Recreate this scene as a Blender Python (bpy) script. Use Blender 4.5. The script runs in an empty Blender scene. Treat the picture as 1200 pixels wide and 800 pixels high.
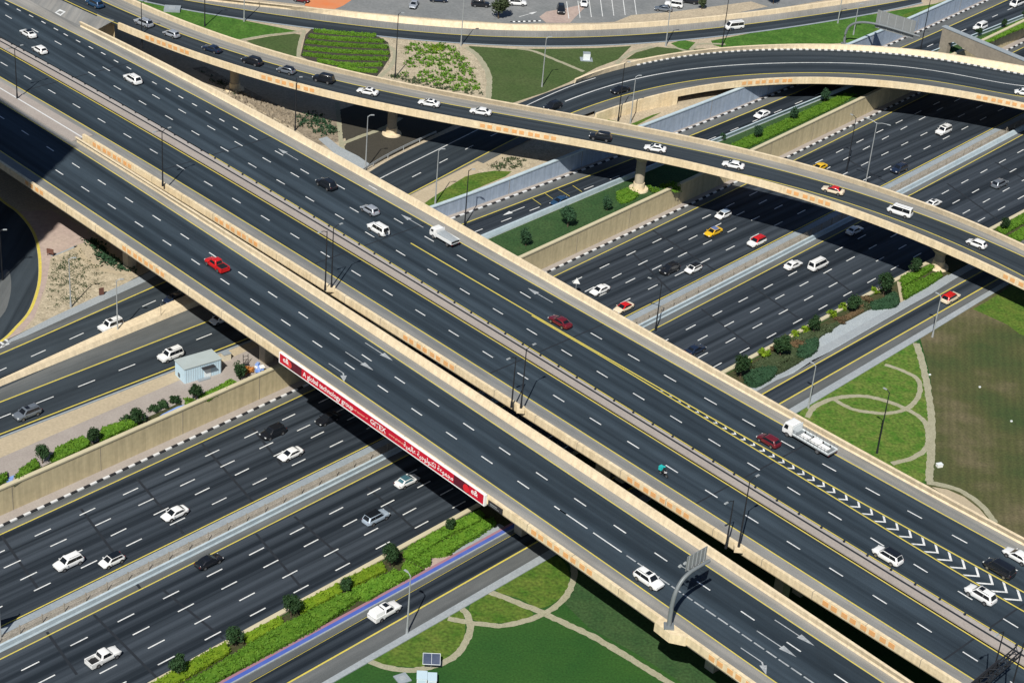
import bpy, bmesh, math, random
import numpy as np
from mathutils import Vector, Matrix

random.seed(7)
rng = np.random.default_rng(11)
SC = bpy.context.scene
COL = SC.collection

# ------------------------------------------------------------------ camera
F, PITCH, ROLL, HC = 2320.0, 0.538, 0.091, 143.6        # focal length in 1200-px units, tilt, roll, height
_fw = np.array([0, math.cos(PITCH), -math.sin(PITCH)])
_up = np.array([0, math.sin(PITCH), math.cos(PITCH)])
_rt = np.array([1.0, 0, 0])
_r2 = math.cos(ROLL) * _rt + math.sin(ROLL) * _up
_u2 = -math.sin(ROLL) * _rt + math.cos(ROLL) * _up
cam = bpy.data.cameras.new('camera')
cam.sensor_width = 36.0
cam.lens = 36.0 * F / 1200.0
cam.clip_start, cam.clip_end = 1.0, 6000.0
camo = bpy.data.objects.new('camera', cam)
COL.objects.link(camo)
camo.matrix_world = Matrix(((_r2[0], _u2[0], -_fw[0], 0), (_r2[1], _u2[1], -_fw[1], 0), (_r2[2], _u2[2], -_fw[2], HC), (0, 0, 0, 1)))
SC.camera = camo
_M = np.array([_r2, -_u2, _fw])

# ------------------------------------------------------------------ light
LX, LY = 0.18, 0.87                                       # how far a one-metre post throws its shadow
ELEV = math.atan2(1.0, math.hypot(LX, LY))
AZ = math.atan2(-LX, -LY)
world = bpy.data.worlds.new('World'); SC.world = world; world.use_nodes = True
nt = world.node_tree
sky = nt.nodes.new('ShaderNodeTexSky'); sky.sky_type = 'NISHITA'; sky.sun_disc = False
sky.sun_elevation = ELEV; sky.sun_rotation = AZ; sky.dust_density = 0.6; sky.air_density = 1.0; sky.ozone_density = 4.0
bg = nt.nodes['Background']; bg.inputs[1].default_value = 0.046
nt.links.new(sky.outputs[0], bg.inputs[0])
sun = bpy.data.lights.new('sun', 'SUN'); sun.energy = 4.6; sun.angle = math.radians(0.5); sun.color = (1.0, 0.94, 0.84)
suno = bpy.data.objects.new('sun', sun); COL.objects.link(suno)
suno.rotation_euler = Vector((LX, LY, -1)).to_track_quat('-Z', 'Y').to_euler()
suno.location = (0, 0, 300)
SC.view_settings.view_transform = 'Standard'
SC.view_settings.look = 'None'
SC.view_settings.gamma = 1.0
SC.view_settings.use_curve_mapping = False
SC.view_settings.exposure = 0.25

# ------------------------------------------------------------------ levels (metres)
DK, HW, ZW, ZN, ZS = 8.5, -4.9, -1.3, 0.8, 0.0            # bridge deck, sunken highway, west ground, north ground, south ground

def at(px, py, z):
    d = _M.T @ np.array([(px - 600) / F, (py - 400) / F, 1.0])
    t = (z - HC) / d[2]
    return Vector((d[0] * t, d[1] * t, z))

# ------------------------------------------------------------------ materials
def lin(c):
    return tuple(c) + (1.0,)

def mat(name, col, rough=0.85, col2=None, scale=1.0, detail=6.0, amt=0.5, fine=None, metallic=0.0, bump=0.0, spec=0.3, objvar=0.0, coat=0.0, emit=None):
    m = bpy.data.materials.new(name); m.use_nodes = True
    n = m.node_tree; b = n.nodes['Principled BSDF']
    b.inputs['Roughness'].default_value = rough
    b.inputs['Metallic'].default_value = metallic
    b.inputs['Specular IOR Level'].default_value = spec
    b.inputs['Coat Weight'].default_value = coat
    b.inputs['Base Color'].default_value = lin(col)
    if col2 is not None:
        tc = n.nodes.new('ShaderNodeTexCoord')
        geo = n.nodes.new('ShaderNodeNewGeometry')
        no = n.nodes.new('ShaderNodeTexNoise'); no.inputs['Scale'].default_value = scale; no.inputs['Detail'].default_value = detail; no.inputs['Roughness'].default_value = 0.6
        n.links.new(geo.outputs['Position'], no.inputs['Vector'])
        ramp = n.nodes.new('ShaderNodeMapRange'); ramp.inputs[1].default_value = 0.5 - amt / 2; ramp.inputs[2].default_value = 0.5 + amt / 2
        n.links.new(no.outputs['Fac'], ramp.inputs[0])
        mx = n.nodes.new('ShaderNodeMix'); mx.data_type = 'RGBA'
        mx.inputs[6].default_value = lin(col); mx.inputs[7].default_value = lin(col2)
        n.links.new(ramp.outputs[0], mx.inputs[0])
        out = mx.outputs[2]
        if fine:
            no2 = n.nodes.new('ShaderNodeTexNoise'); no2.inputs['Scale'].default_value = fine[0]; no2.inputs['Detail'].default_value = 4
            n.links.new(geo.outputs['Position'], no2.inputs['Vector'])
            mr = n.nodes.new('ShaderNodeMapRange'); mr.inputs[1].default_value = 0.3; mr.inputs[2].default_value = 0.7; mr.inputs[3].default_value = 1 - fine[1]; mr.inputs[4].default_value = 1 + fine[1]
            n.links.new(no2.outputs['Fac'], mr.inputs[0])
            vm = n.nodes.new('ShaderNodeVectorMath'); vm.operation = 'SCALE'
            n.links.new(out, vm.inputs[0]); n.links.new(mr.outputs[0], vm.inputs['Scale'])
            out = vm.outputs[0]
        if objvar:
            oi = n.nodes.new('ShaderNodeObjectInfo')
            mr = n.nodes.new('ShaderNodeMapRange'); mr.inputs[3].default_value = 1 - objvar; mr.inputs[4].default_value = 1 + objvar
            n.links.new(oi.outputs['Random'], mr.inputs[0])
            vm = n.nodes.new('ShaderNodeVectorMath'); vm.operation = 'SCALE'
            n.links.new(out, vm.inputs[0]); n.links.new(mr.outputs[0], vm.inputs['Scale'])
            out = vm.outputs[0]
        n.links.new(out, b.inputs['Base Color'])
        if bump:
            bp = n.nodes.new('ShaderNodeBump'); bp.inputs['Strength'].default_value = bump; bp.inputs['Distance'].default_value = 0.15
            n.links.new(no.outputs['Fac'], bp.inputs['Height']); n.links.new(bp.outputs[0], b.inputs['Normal'])
    return m

def asphalt(name, base, streak, grime=0.35, across=0.62, along=0.006):
    """UV: u = metres across, v = metres along. Tyre-polished tracks, drips and patches run along the lane."""
    m = bpy.data.materials.new(name); m.use_nodes = True
    n = m.node_tree; b = n.nodes['Principled BSDF']; b.inputs['Roughness'].default_value = 0.8; b.inputs['Specular IOR Level'].default_value = 0.25
    uv = n.nodes.new('ShaderNodeUVMap'); uv.uv_map = 'uv'
    mp = n.nodes.new('ShaderNodeMapping'); mp.inputs['Scale'].default_value = (across, along, 1)
    n.links.new(uv.outputs[0], mp.inputs[0])
    a = n.nodes.new('ShaderNodeTexNoise'); a.inputs['Scale'].default_value = 1.0; a.inputs['Detail'].default_value = 4; a.inputs['Roughness'].default_value = 0.55
    n.links.new(mp.outputs[0], a.inputs['Vector'])
    mp2 = n.nodes.new('ShaderNodeMapping'); mp2.inputs['Scale'].default_value = (0.2, 0.06, 1)
    n.links.new(uv.outputs[0], mp2.inputs[0])
    c = n.nodes.new('ShaderNodeTexNoise'); c.inputs['Scale'].default_value = 1.0; c.inputs['Detail'].default_value = 8; c.inputs['Roughness'].default_value = 0.7
    n.links.new(mp2.outputs[0], c.inputs['Vector'])
    f = n.nodes.new('ShaderNodeTexNoise'); f.inputs['Scale'].default_value = 9.0; f.inputs['Detail'].default_value = 3
    n.links.new(uv.outputs[0], f.inputs['Vector'])
    mr = n.nodes.new('ShaderNodeMapRange'); mr.inputs[1].default_value = 0.38; mr.inputs[2].default_value = 0.64
    n.links.new(a.outputs['Fac'], mr.inputs[0])
    mx = n.nodes.new('ShaderNodeMix'); mx.data_type = 'RGBA'; mx.inputs[6].default_value = lin(base); mx.inputs[7].default_value = lin(streak)
    n.links.new(mr.outputs[0], mx.inputs[0])
    s1 = n.nodes.new('ShaderNodeMapRange'); s1.inputs[1].default_value = 0.3; s1.inputs[2].default_value = 0.7; s1.inputs[3].default_value = 1 - grime; s1.inputs[4].default_value = 1 + grime
    n.links.new(c.outputs['Fac'], s1.inputs[0])
    s2 = n.nodes.new('ShaderNodeMapRange'); s2.inputs[1].default_value = 0.3; s2.inputs[2].default_value = 0.7; s2.inputs[3].default_value = 0.85; s2.inputs[4].default_value = 1.15
    n.links.new(f.outputs['Fac'], s2.inputs[0])
    mm = n.nodes.new('ShaderNodeMath'); mm.operation = 'MULTIPLY'
    n.links.new(s1.outputs[0], mm.inputs[0]); n.links.new(s2.outputs[0], mm.inputs[1])
    vm = n.nodes.new('ShaderNodeVectorMath'); vm.operation = 'SCALE'
    n.links.new(mx.outputs[2], vm.inputs[0]); n.links.new(mm.outputs[0], vm.inputs['Scale'])
    n.links.new(vm.outputs[0], b.inputs['Base Color'])
    return m

ASPH = asphalt('asphalt_deck', (0.016, 0.026, 0.037), (0.039, 0.058, 0.078), grime=0.22)
ASPH_H = asphalt('asphalt_highway', (0.010, 0.016, 0.024), (0.047, 0.061, 0.080), grime=0.10, across=0.85, along=0.004)
ASPH_R = asphalt('asphalt_ramp', (0.018, 0.026, 0.035), (0.041, 0.055, 0.069), grime=0.22)
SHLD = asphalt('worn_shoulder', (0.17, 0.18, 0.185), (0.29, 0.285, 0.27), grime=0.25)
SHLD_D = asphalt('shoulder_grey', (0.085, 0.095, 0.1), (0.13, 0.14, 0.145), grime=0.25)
WHITE = mat('white_paint', (0.80, 0.82, 0.82), 0.7, (0.50, 0.53, 0.55), 1.1, amt=0.45, fine=(7.0, .18))
WORN = mat('worn_white_paint', (0.46, 0.49, 0.51), 0.75, (0.24, 0.27, 0.30), 1.6, amt=0.5, fine=(7.0, .2))
YELLOW = mat('yellow_paint', (0.64, 0.53, 0.075), 0.7, (0.50, 0.44, 0.12), .8, amt=0.5, fine=(6.0, .15))
JOINT = mat('joint_seal_and_gap_shade', (0.017, 0.022, 0.030), 0.75)
PARA = mat('beige_concrete', (0.66, 0.535, 0.34), 0.9, (0.76, 0.65, 0.46), 0.35, amt=0.45, fine=(3.0, 0.10))
PTOP = mat('pale_beige_concrete', (0.76, 0.65, 0.47), 0.9, (0.66, 0.55, 0.38), 0.5, amt=0.6, fine=(4.0, 0.08))
TILE = mat('orange_tile', (0.72, 0.36, 0.13), 0.75, (0.66, 0.40, 0.19), 1.0, amt=0.5)
GIRD = mat('girder_concrete', (0.30, 0.27, 0.22), 0.95, (0.22, 0.2, 0.17), 0.4, amt=0.6, fine=(2.0, 0.1))
PIERM = mat('pier_concrete', (0.42, 0.37, 0.29), 0.95, (0.34, 0.30, 0.24), 0.5, amt=0.6, fine=(2.5, 0.1))
WALLB = mat('beige_wall_render', (0.55, 0.475, 0.30), 0.95, (0.48, 0.415, 0.265), 0.25, amt=0.6, fine=(1.5, 0.07))
COPE = mat('wall_coping', (0.56, 0.51, 0.36), 0.9, (0.47, 0.43, 0.30), 0.5, amt=0.6)
WALLBL = mat('blue_grey_wall', (0.30, 0.38, 0.50), 0.9, (0.36, 0.43, 0.53), 0.3, amt=0.6, fine=(1.2, 0.06))
PALE = mat('pale_barrier_paint', (0.38, 0.48, 0.55), 0.7, (0.49, 0.58, 0.64), 0.4, amt=0.5, fine=(2.0, 0.08))
STRIP = mat('pale_concrete_strip', (0.23, 0.275, 0.32), 0.9, (0.29, 0.335, 0.37), 0.4, amt=0.6, fine=(3.0, 0.1))
TANST = mat('median_gravel', (0.22, 0.21, 0.18), 0.95, (0.32, 0.30, 0.27), 0.9, amt=0.5, fine=(6.0, 0.3))
PINK = mat('pink_pavers', (0.30, 0.268, 0.252), 0.95, (0.365, 0.335, 0.31), 0.3, amt=0.6, fine=(5.0, 0.1))
PINKR = mat('rose_sand_paving', (0.36, 0.28, 0.26), 0.95, (0.44, 0.36, 0.31), 0.15, amt=0.5, fine=(2.0, 0.12))
SIDEW = mat('grey_pavers', (0.27, 0.31, 0.345), 0.95, (0.33, 0.365, 0.39), 0.4, amt=0.6, fine=(4.0, 0.12))
GRAV = mat('pale_gravel', (0.31, 0.36, 0.40), 0.95, (0.37, 0.415, 0.44), 0.6, amt=0.6, fine=(6.0, 0.2))
SAND = mat('sand', (0.45, 0.385, 0.285), 0.97, (0.37, 0.32, 0.24), 0.2, amt=0.5, fine=(3.0, 0.2), bump=0.2)
SANDR = mat('rough_sand', (0.50, 0.44, 0.33), 0.97, (0.30, 0.26, 0.185), 0.9, amt=0.45, fine=(3.5, 0.3), bump=0.6)
TAN = mat('tan_concrete', (0.46, 0.39, 0.275), 0.95, (0.39, 0.335, 0.245), 0.25, amt=0.6, fine=(3.0, 0.1))
PATH = mat('path_gravel', (0.37, 0.36, 0.27), 0.95, (0.27, 0.265, 0.18), 0.8, amt=0.6, fine=(5.0, 0.15))
ROCKY = mat('broken_rock_ground', (0.34, 0.29, 0.22), 0.97, (0.13, 0.11, 0.085), 1.1, amt=0.4, fine=(3.5, .3), bump=0.6)
LAWN = mat('deep_green_lawn', (0.012, 0.066, 0.012), 0.95, (0.034, 0.098, 0.016), 0.06, amt=0.4, fine=(4.0, 0.25))
LAWN2 = mat('muted_green_lawn', (0.018, 0.060, 0.018), 0.95, (0.045, 0.090, 0.030), 0.3, amt=0.5, fine=(3.0, 0.35))  # less saturated green, for the verge and the grass beside the near deck
ROUGH = mat('rough_grass', (0.045, 0.115, 0.010), 0.95, (0.11, 0.155, 0.025), 0.45, amt=0.35, fine=(2.5, 0.4), bump=0.4)
ROUGH2 = mat('meadow_grass', (0.045, 0.135, 0.010), 0.95, (0.13, 0.175, 0.035), 0.6, amt=0.35, fine=(2.5, 0.4), bump=0.4)
LUSH = mat('lush_grass', (0.030, 0.105, 0.010), 0.95, (0.075, 0.165, 0.025), 0.4, amt=0.5, fine=(3.0, 0.35), bump=0.4)
DULL = mat('dull_grass', (0.045, 0.085, 0.022), 0.95, (0.07, 0.10, 0.035), 0.15, amt=0.5, fine=(3.0, 0.25))
DIRT = mat('dark_brown_soil', (0.045, 0.042, 0.034), 0.95, (0.055, 0.052, 0.042), 0.3, amt=0.6, fine=(4.0, 0.15))
MUD = mat('leafy_soil', (0.07, 0.06, 0.03), 0.95, (0.03, 0.05, 0.015), 0.8, amt=0.5, fine=(4.0, 0.3))
PARK = mat('parking_asphalt', (0.15, 0.165, 0.175), 0.9, (0.23, 0.24, 0.245), 0.12, amt=0.5, fine=(2.0, 0.12))
ORNG = mat('red_sand', (0.62, 0.18, 0.06), 0.95, (0.55, 0.25, 0.13), 0.3, amt=0.5)
BLUEK = mat('blue_kerb_paint', (0.05, 0.10, 0.42), 0.6, (0.10, 0.15, 0.46), 0.5, amt=0.5)
REDK = mat('rose_kerb_paint', (0.34, 0.15, 0.20), 0.8, (0.30, 0.19, 0.24), 0.5, amt=0.5)
BLACKK = mat('black_kerb_paint', (0.02, 0.022, 0.028), 0.7)
WHITEK = mat('white_kerb_paint', (0.62, 0.64, 0.66), 0.7)

def streaky(m, amt=.16):
    n = m.node_tree; b = n.nodes['Principled BSDF']; src = b.inputs['Base Color'].links[0].from_socket
    geo = n.nodes.new('ShaderNodeNewGeometry'); mp = n.nodes.new('ShaderNodeMapping'); mp.inputs['Scale'].default_value = (1.6, 1.6, .12)
    n.links.new(geo.outputs['Position'], mp.inputs[0])
    no = n.nodes.new('ShaderNodeTexNoise'); no.inputs['Scale'].default_value = 1.0; no.inputs['Detail'].default_value = 5; no.inputs['Roughness'].default_value = .65
    n.links.new(mp.outputs[0], no.inputs['Vector'])
    mr = n.nodes.new('ShaderNodeMapRange'); mr.inputs[1].default_value = .35; mr.inputs[2].default_value = .65; mr.inputs[3].default_value = 1 - amt; mr.inputs[4].default_value = 1 + amt * .4
    n.links.new(no.outputs['Fac'], mr.inputs[0])
    vm = n.nodes.new('ShaderNodeVectorMath'); vm.operation = 'SCALE'; n.links.new(src, vm.inputs[0]); n.links.new(mr.outputs[0], vm.inputs['Scale']); n.links.new(vm.outputs[0], b.inputs['Base Color'])
for m_ in (PARA, PTOP, WALLB, WALLBL): streaky(m_)

def field_mat():
    m = bpy.data.materials.new('mown_dry_field'); m.use_nodes = True
    n = m.node_tree; b = n.nodes['Principled BSDF']; b.inputs['Roughness'].default_value = 0.95
    geo = n.nodes.new('ShaderNodeNewGeometry')
    a = n.nodes.new('ShaderNodeTexNoise'); a.inputs['Scale'].default_value = 0.07; a.inputs['Detail'].default_value = 5; a.inputs['Roughness'].default_value = 0.55
    n.links.new(geo.outputs['Position'], a.inputs['Vector'])
    r = n.nodes.new('ShaderNodeValToRGB'); r.color_ramp.elements[0].position = 0.36; r.color_ramp.elements[0].color = (0.034, 0.060, 0.014, 1)
    r.color_ramp.elements[1].position = 0.68; r.color_ramp.elements[1].color = (0.135, 0.112, 0.064, 1)
    e = r.color_ramp.elements.new(0.52); e.color = (0.064, 0.071, 0.022, 1)
    n.links.new(a.outputs['Fac'], r.inputs[0])
    w = n.nodes.new('ShaderNodeTexWave'); w.bands_direction = 'X'; w.inputs['Scale'].default_value = 0.28; w.inputs['Distortion'].default_value = 1.2; w.inputs['Detail'].default_value = 3
    mp = n.nodes.new('ShaderNodeMapping'); mp.inputs['Rotation'].default_value = (0, 0, math.radians(8))
    n.links.new(geo.outputs['Position'], mp.inputs[0]); n.links.new(mp.outputs[0], w.inputs['Vector'])
    mr = n.nodes.new('ShaderNodeMapRange'); mr.inputs[3].default_value = 0.92; mr.inputs[4].default_value = 1.09
    n.links.new(w.outputs['Fac'], mr.inputs[0])
    f = n.nodes.new('ShaderNodeTexNoise'); f.inputs['Scale'].default_value = 3.0; f.inputs['Detail'].default_value = 4
    n.links.new(geo.outputs['Position'], f.inputs['Vector'])
    mr2 = n.nodes.new('ShaderNodeMapRange'); mr2.inputs[1].default_value = 0.3; mr2.inputs[2].default_value = 0.7; mr2.inputs[3].default_value = 0.75; mr2.inputs[4].default_value = 1.25
    n.links.new(f.outputs['Fac'], mr2.inputs[0])
    mm = n.nodes.new('ShaderNodeMath'); mm.operation = 'MULTIPLY'; n.links.new(mr.outputs[0], mm.inputs[0]); n.links.new(mr2.outputs[0], mm.inputs[1])
    vm = n.nodes.new('ShaderNodeVectorMath'); vm.operation = 'SCALE'; n.links.new(r.outputs[0], vm.inputs[0]); n.links.new(mm.outputs[0], vm.inputs['Scale'])
    n.links.new(vm.outputs[0], b.inputs['Base Color'])
    return m
FIELD = field_mat()

LEAF = {
    'dark': mat('dark_leaves', (0.012, 0.038, 0.014), 0.7, (0.03, 0.065, 0.022), 1.6, amt=0.5, objvar=0.2, spec=0.2),
    'mid': mat('green_leaves', (0.050, 0.14, 0.010), 0.7, (0.12, 0.23, 0.022), 1.2, amt=0.5, objvar=0.15, spec=0.2),
    'lime': mat('yellow_green_leaves', (0.085, 0.18, 0.008), 0.7, (0.20, 0.29, 0.018), 1.0, amt=0.5, objvar=0.15, spec=0.2),
    'olive': mat('olive_leaves', (0.035, 0.06, 0.025), 0.7, (0.07, 0.09, 0.045), 1.2, amt=0.5, objvar=0.2, spec=0.2),
    'rust': mat('rust_leaves', (0.10, 0.06, 0.035), 0.8, (0.13, 0.10, 0.05), 1.2, amt=0.5, objvar=0.2, spec=0.2),
    'blue': mat('grey_green_leaves', (0.02, 0.055, 0.028), 0.7, (0.035, 0.085, 0.04), 1.5, amt=0.5, objvar=0.15, spec=0.2),
}
BARK = mat('bark', (0.12, 0.09, 0.06), 0.95, (0.07, 0.055, 0.04), 4.0)
METD = mat('dark_lamp_metal', (0.030, 0.034, 0.042), 0.5, metallic=0.4)
METG = mat('galvanised_metal', (0.42, 0.45, 0.47), 0.5, (0.36, 0.39, 0.41), 1.0, metallic=0.3)
LENS = mat('lamp_lens', (0.30, 0.33, 0.35), 0.3)
SIGNB = mat('sign_back', (0.30, 0.32, 0.33), 0.55, (0.26, 0.28, 0.29), 0.8, metallic=0.3)
SIGND = mat('dark_sign', (0.03, 0.03, 0.035), 0.5)
RUSTY = mat('brown_board', (0.13, 0.06, 0.045), 0.8)
WPLAST = mat('white_panel', (0.72, 0.77, 0.8), 0.5, (0.66, 0.72, 0.75), 0.7)
KIOSKW = mat('pale_blue_sheet', (0.46, 0.60, 0.70), 0.55, (0.50, 0.64, 0.73), 0.8)
KIOSKR = mat('grey_sheet_roof', (0.40, 0.47, 0.49), 0.6, (0.36, 0.42, 0.43), 0.7)
CREAM = mat('cream_box', (0.62, 0.58, 0.46), 0.8)
RED = mat('banner_red', (0.56, 0.012, 0.035), 0.45, (0.46, 0.008, 0.03), 0.15, amt=0.5)
DRED = mat('banner_dark_red', (0.10, 0.012, 0.025), 0.5)
BWHITE = mat('banner_white', (0.85, 0.86, 0.86), 0.5)
BPINK = mat('banner_peach', (0.85, 0.45, 0.33), 0.5)
SOLAR = mat('solar_cells', (0.05, 0.07, 0.12), 0.25, (0.09, 0.11, 0.17), 1.2)
TOWERM = mat('tower_cladding', (0.4, 0.42, 0.45), 0.4)
GLASS = mat('car_glass', (0.010, 0.013, 0.018), 0.06, spec=0.6)
GLASSB = mat('bluish_car_glass', (0.05, 0.13, 0.17), 0.08, spec=0.6)
TYRE = mat('tyre', (0.012, 0.012, 0.013), 0.85)
RIM = mat('rim', (0.33, 0.34, 0.36), 0.35, metallic=0.7)
LAMPW = mat('headlight_lens', (0.65, 0.68, 0.7), 0.15)
LAMPR = mat('taillight_lens', (0.16, 0.008, 0.008), 0.2)
TRIM = mat('black_trim', (0.015, 0.016, 0.018), 0.5)
def paint(name, c, rough=0.28, metallic=0.0):
    return mat(name, c, rough, metallic=metallic, coat=0.6, spec=0.5)
PAINT = {
    'white': paint('white_car_paint', (0.78, 0.80, 0.81)), 'silver': paint('silver_car_paint', (0.40, 0.44, 0.50), 0.3, 0.3),
    'grey': paint('grey_car_paint', (0.17, 0.20, 0.24), 0.3, 0.3), 'black': paint('black_car_paint', (0.010, 0.012, 0.017)),
    'navy': paint('navy_car_paint', (0.012, 0.022, 0.05)), 'blue': paint('blue_car_paint', (0.02, 0.07, 0.16), 0.3, 0.2),
    'maroon': paint('dark_red_car_paint', (0.13, 0.010, 0.018)), 'red': paint('red_car_paint', (0.55, 0.012, 0.012)),
    'yellow': paint('yellow_car_paint', (0.72, 0.45, 0.02)), 'cream': paint('cream_car_paint', (0.72, 0.62, 0.47)),
    'slate': paint('slate_blue_roof', (0.12, 0.17, 0.36), 0.35), 'paleblue': paint('pale_blue_paint', (0.42, 0.52, 0.64), 0.3, 0.2),
}
TEAL = mat('teal_bag', (0.02, 0.42, 0.42), 0.6)
SKIN = mat('skin', (0.30, 0.17, 0.10), 0.6)
CLOTH = mat('dark_clothes', (0.02, 0.022, 0.03), 0.85)
BLUEC = mat('blue_tarp', (0.10, 0.22, 0.62), 0.6, (0.3, 0.42, 0.7), 1.5)
ORNGB = mat('orange_blooms', (0.62, 0.28, 0.06), 0.8, (0.42, 0.16, 0.05), 2.0, objvar=0.1)

# ------------------------------------------------------------------ building helpers
class MB:
    """collects faces; build() links them as ONE mesh object"""
    def __init__(s):
        s.v, s.f, s.m, s.uv = [], [], [], []
    def face(s, pts, m=0, uv=None):
        i = len(s.v); s.v.extend([tuple(p) for p in pts]); s.f.append(tuple(range(i, i + len(pts)))); s.m.append(m)
        s.uv.append(uv if uv else [(p[0], p[1]) for p in pts])
    def strip(s, A, B, m=0, uvA=None, uvB=None):
        for k in range(len(A) - 1):
            u = [uvA[k], uvA[k + 1], uvB[k + 1], uvB[k]] if uvA else None
            s.face([A[k], A[k + 1], B[k + 1], B[k]], m, u)
    def ring_loft(s, rings, m=0, cap=True, closed=True):
        n = len(rings[0])
        base = len(s.v)
        for r in rings: s.v.extend([tuple(p) for p in r])
        for a in range(len(rings) - 1):
            for k in range(n if closed else n - 1):
                q = (base + a * n + k, base + a * n + (k + 1) % n, base + (a + 1) * n + (k + 1) % n, base + (a + 1) * n + k)
                s.f.append(q); s.m.append(m); s.uv.append([(s.v[i][0], s.v[i][1]) for i in q])
        if cap and closed:
            for a in (0, len(rings) - 1):
                q = tuple(base + a * n + k for k in range(n)); s.f.append(q); s.m.append(m); s.uv.append([(s.v[i][0], s.v[i][1]) for i in q])
    def box(s, c, d, rz=0.0, m=0, taper=1.0):
        cx, cy, cz = c; hx, hy, hz = d[0] / 2, d[1] / 2, d[2] / 2
        co, si = math.cos(rz), math.sin(rz)
        def P(x, y, z): return (cx + x * co - y * si, cy + x * si + y * co, cz + z)
        lo = [P(-hx, -hy, -hz), P(hx, -hy, -hz), P(hx, hy, -hz), P(-hx, hy, -hz)]
        t = taper
        hi = [P(-hx * t, -hy * t, hz), P(hx * t, -hy * t, hz), P(hx * t, hy * t, hz), P(-hx * t, hy * t, hz)]
        s.ring_loft([lo, hi], m)
    def tube(s, pts, r, n=8, m=0):
        pts = [Vector(p) for p in pts]
        if not isinstance(r, (list, tuple)): r = [r] * len(pts)
        rings = []
        for k, p in enumerate(pts):
            d = (pts[min(k + 1, len(pts) - 1)] - pts[max(k - 1, 0)]).normalized()
            a = d.orthogonal().normalized() if abs(d.z) < 0.999 else Vector((1, 0, 0))
            if abs(d.z) < 0.999: a = d.cross(Vector((0, 0, 1))).normalized()
            b = d.cross(a).normalized()
            rings.append([p + (a * math.cos(2 * math.pi * i / n) + b * math.sin(2 * math.pi * i / n)) * r[k] for i in range(n)])
        s.ring_loft(rings, m)
    def cyl(s, c, r0, r1, h, n=20, m=0):
        s.ring_loft([[(c[0] + r * math.cos(2 * math.pi * i / n), c[1] + r * math.sin(2 * math.pi * i / n), c[2] + z) for i in range(n)] for r, z in ((r0, 0), (r1, h))], m)
    def prism(s, poly, z0, z1, m=0, ms=None):
        top = [(p[0], p[1], z1) for p in poly]; bot = [(p[0], p[1], z0) for p in poly]
        s.face(top, m)
        n = len(poly)
        for k in range(n):
            s.face([bot[k], bot[(k + 1) % n], top[(k + 1) % n], top[k]], m if ms is None else ms)
    def build(s, name, mats, parent=None, smooth=False, weld=False, kind=None, fix=True):
        me = bpy.data.meshes.new(name)
        me.from_pydata(s.v, [], s.f)
        for mt in (mats if isinstance(mats, (list, tuple)) else [mats]): me.materials.append(mt)
        me.polygons.foreach_set('material_index', s.m)
        l = me.uv_layers.new(name='uv')
        flat = []
        for u in s.uv:
            for q in u: flat.extend((q[0], q[1]))
        l.data.foreach_set('uv', flat)
        if weld or fix:
            bm = bmesh.new(); bm.from_mesh(me)
            if weld: bmesh.ops.remove_doubles(bm, verts=bm.verts, dist=1e-4)
            bmesh.ops.recalc_face_normals(bm, faces=bm.faces)
            if smooth:
                for e in bm.edges:
                    if len(e.link_faces) == 2 and e.calc_face_angle(0) > math.radians(38): e.smooth = False
            bm.to_mesh(me); bm.free()
        if smooth: me.polygons.foreach_set('use_smooth', [True] * len(me.polygons))
        me.update()
        return link(name, me, parent, kind)

def link(name, me, parent=None, kind=None):
    o = bpy.data.objects.new(name, me); COL.objects.link(o)
    if parent: o.parent = parent
    if kind: o['kind'] = kind
    return o
def empty(name, loc=(0, 0, 0), rz=0.0, label=None, cat=None, group=None):
    o = bpy.data.objects.new(name, None); COL.objects.link(o); o.location = loc; o.rotation_euler = (0, 0, rz); o.empty_display_size = 0.5
    tag(o, label, cat, group); return o
def tag(o, label=None, cat=None, group=None):
    if label: o['label'] = label
    if cat: o['category'] = cat
    if group: o['group'] = group
    return o

def smoothpoly(pts, sub=6, closed=False):
    P = [Vector(p) for p in pts]; out = []; n = len(P)
    rngk = range(n) if closed else range(n - 1)
    for k in rngk:
        if closed: p0, p1, p2, p3 = P[(k - 1) % n], P[k], P[(k + 1) % n], P[(k + 2) % n]
        else: p0, p1, p2, p3 = P[max(k - 1, 0)], P[k], P[k + 1], P[min(k + 2, n - 1)]
        for j in range(sub):
            t = j / sub
            out.append(0.5 * ((2 * p1) + (p2 - p0) * t + (2 * p0 - 5 * p1 + 4 * p2 - p3) * t * t + (3 * p1 - p0 - 3 * p2 + p3) * t ** 3))
    if not closed: out.append(P[-1])
    return out

# straight-road frames: s runs along the road, t across it (to the left)
class Frame:
    def __init__(s, o, ang):
        s.o = np.array([o.x, o.y]); s.d = np.array([math.cos(ang), math.sin(ang)]); s.n = np.array([-s.d[1], s.d[0]]); s.ang = ang
    def st(s, p):
        q = np.array([p[0], p[1]]) - s.o; return float(q @ s.d), float(q @ s.n)
    def p(s, S, T, z):
        q = s.o + s.d * S + s.n * T; return Vector((q[0], q[1], z))
FB = Frame(at(600, 400, DK), -0.763)                      # main bridge
FH = Frame(at(600, 400, HW), 0.834)                       # sunken highway
class Line:
    """an edge that runs along a road: t as a smooth function of s, fitted through seen points"""
    def __init__(s, fr, z, px, deg=3):
        q = [fr.st(at(x, y, z)) for x, y in px]
        S = np.array([a for a, b in q]); T = np.array([b for a, b in q])
        s.c = np.polyfit(S / 100, T, min(deg, len(px) - 1)); s.lo, s.hi = S.min(), S.max(); s.fr = fr
    def t(s, S):
        c = min(max(S, s.lo), s.hi); v = np.polyval(s.c, c / 100)
        if c != S: v += np.polyval(np.polyder(s.c), c / 100) / 100 * (S - c) * 0.9
        return float(v)
    def p(s, S, z, dt=0.0): return s.fr.p(S, s.t(S) + dt, z)

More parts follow.
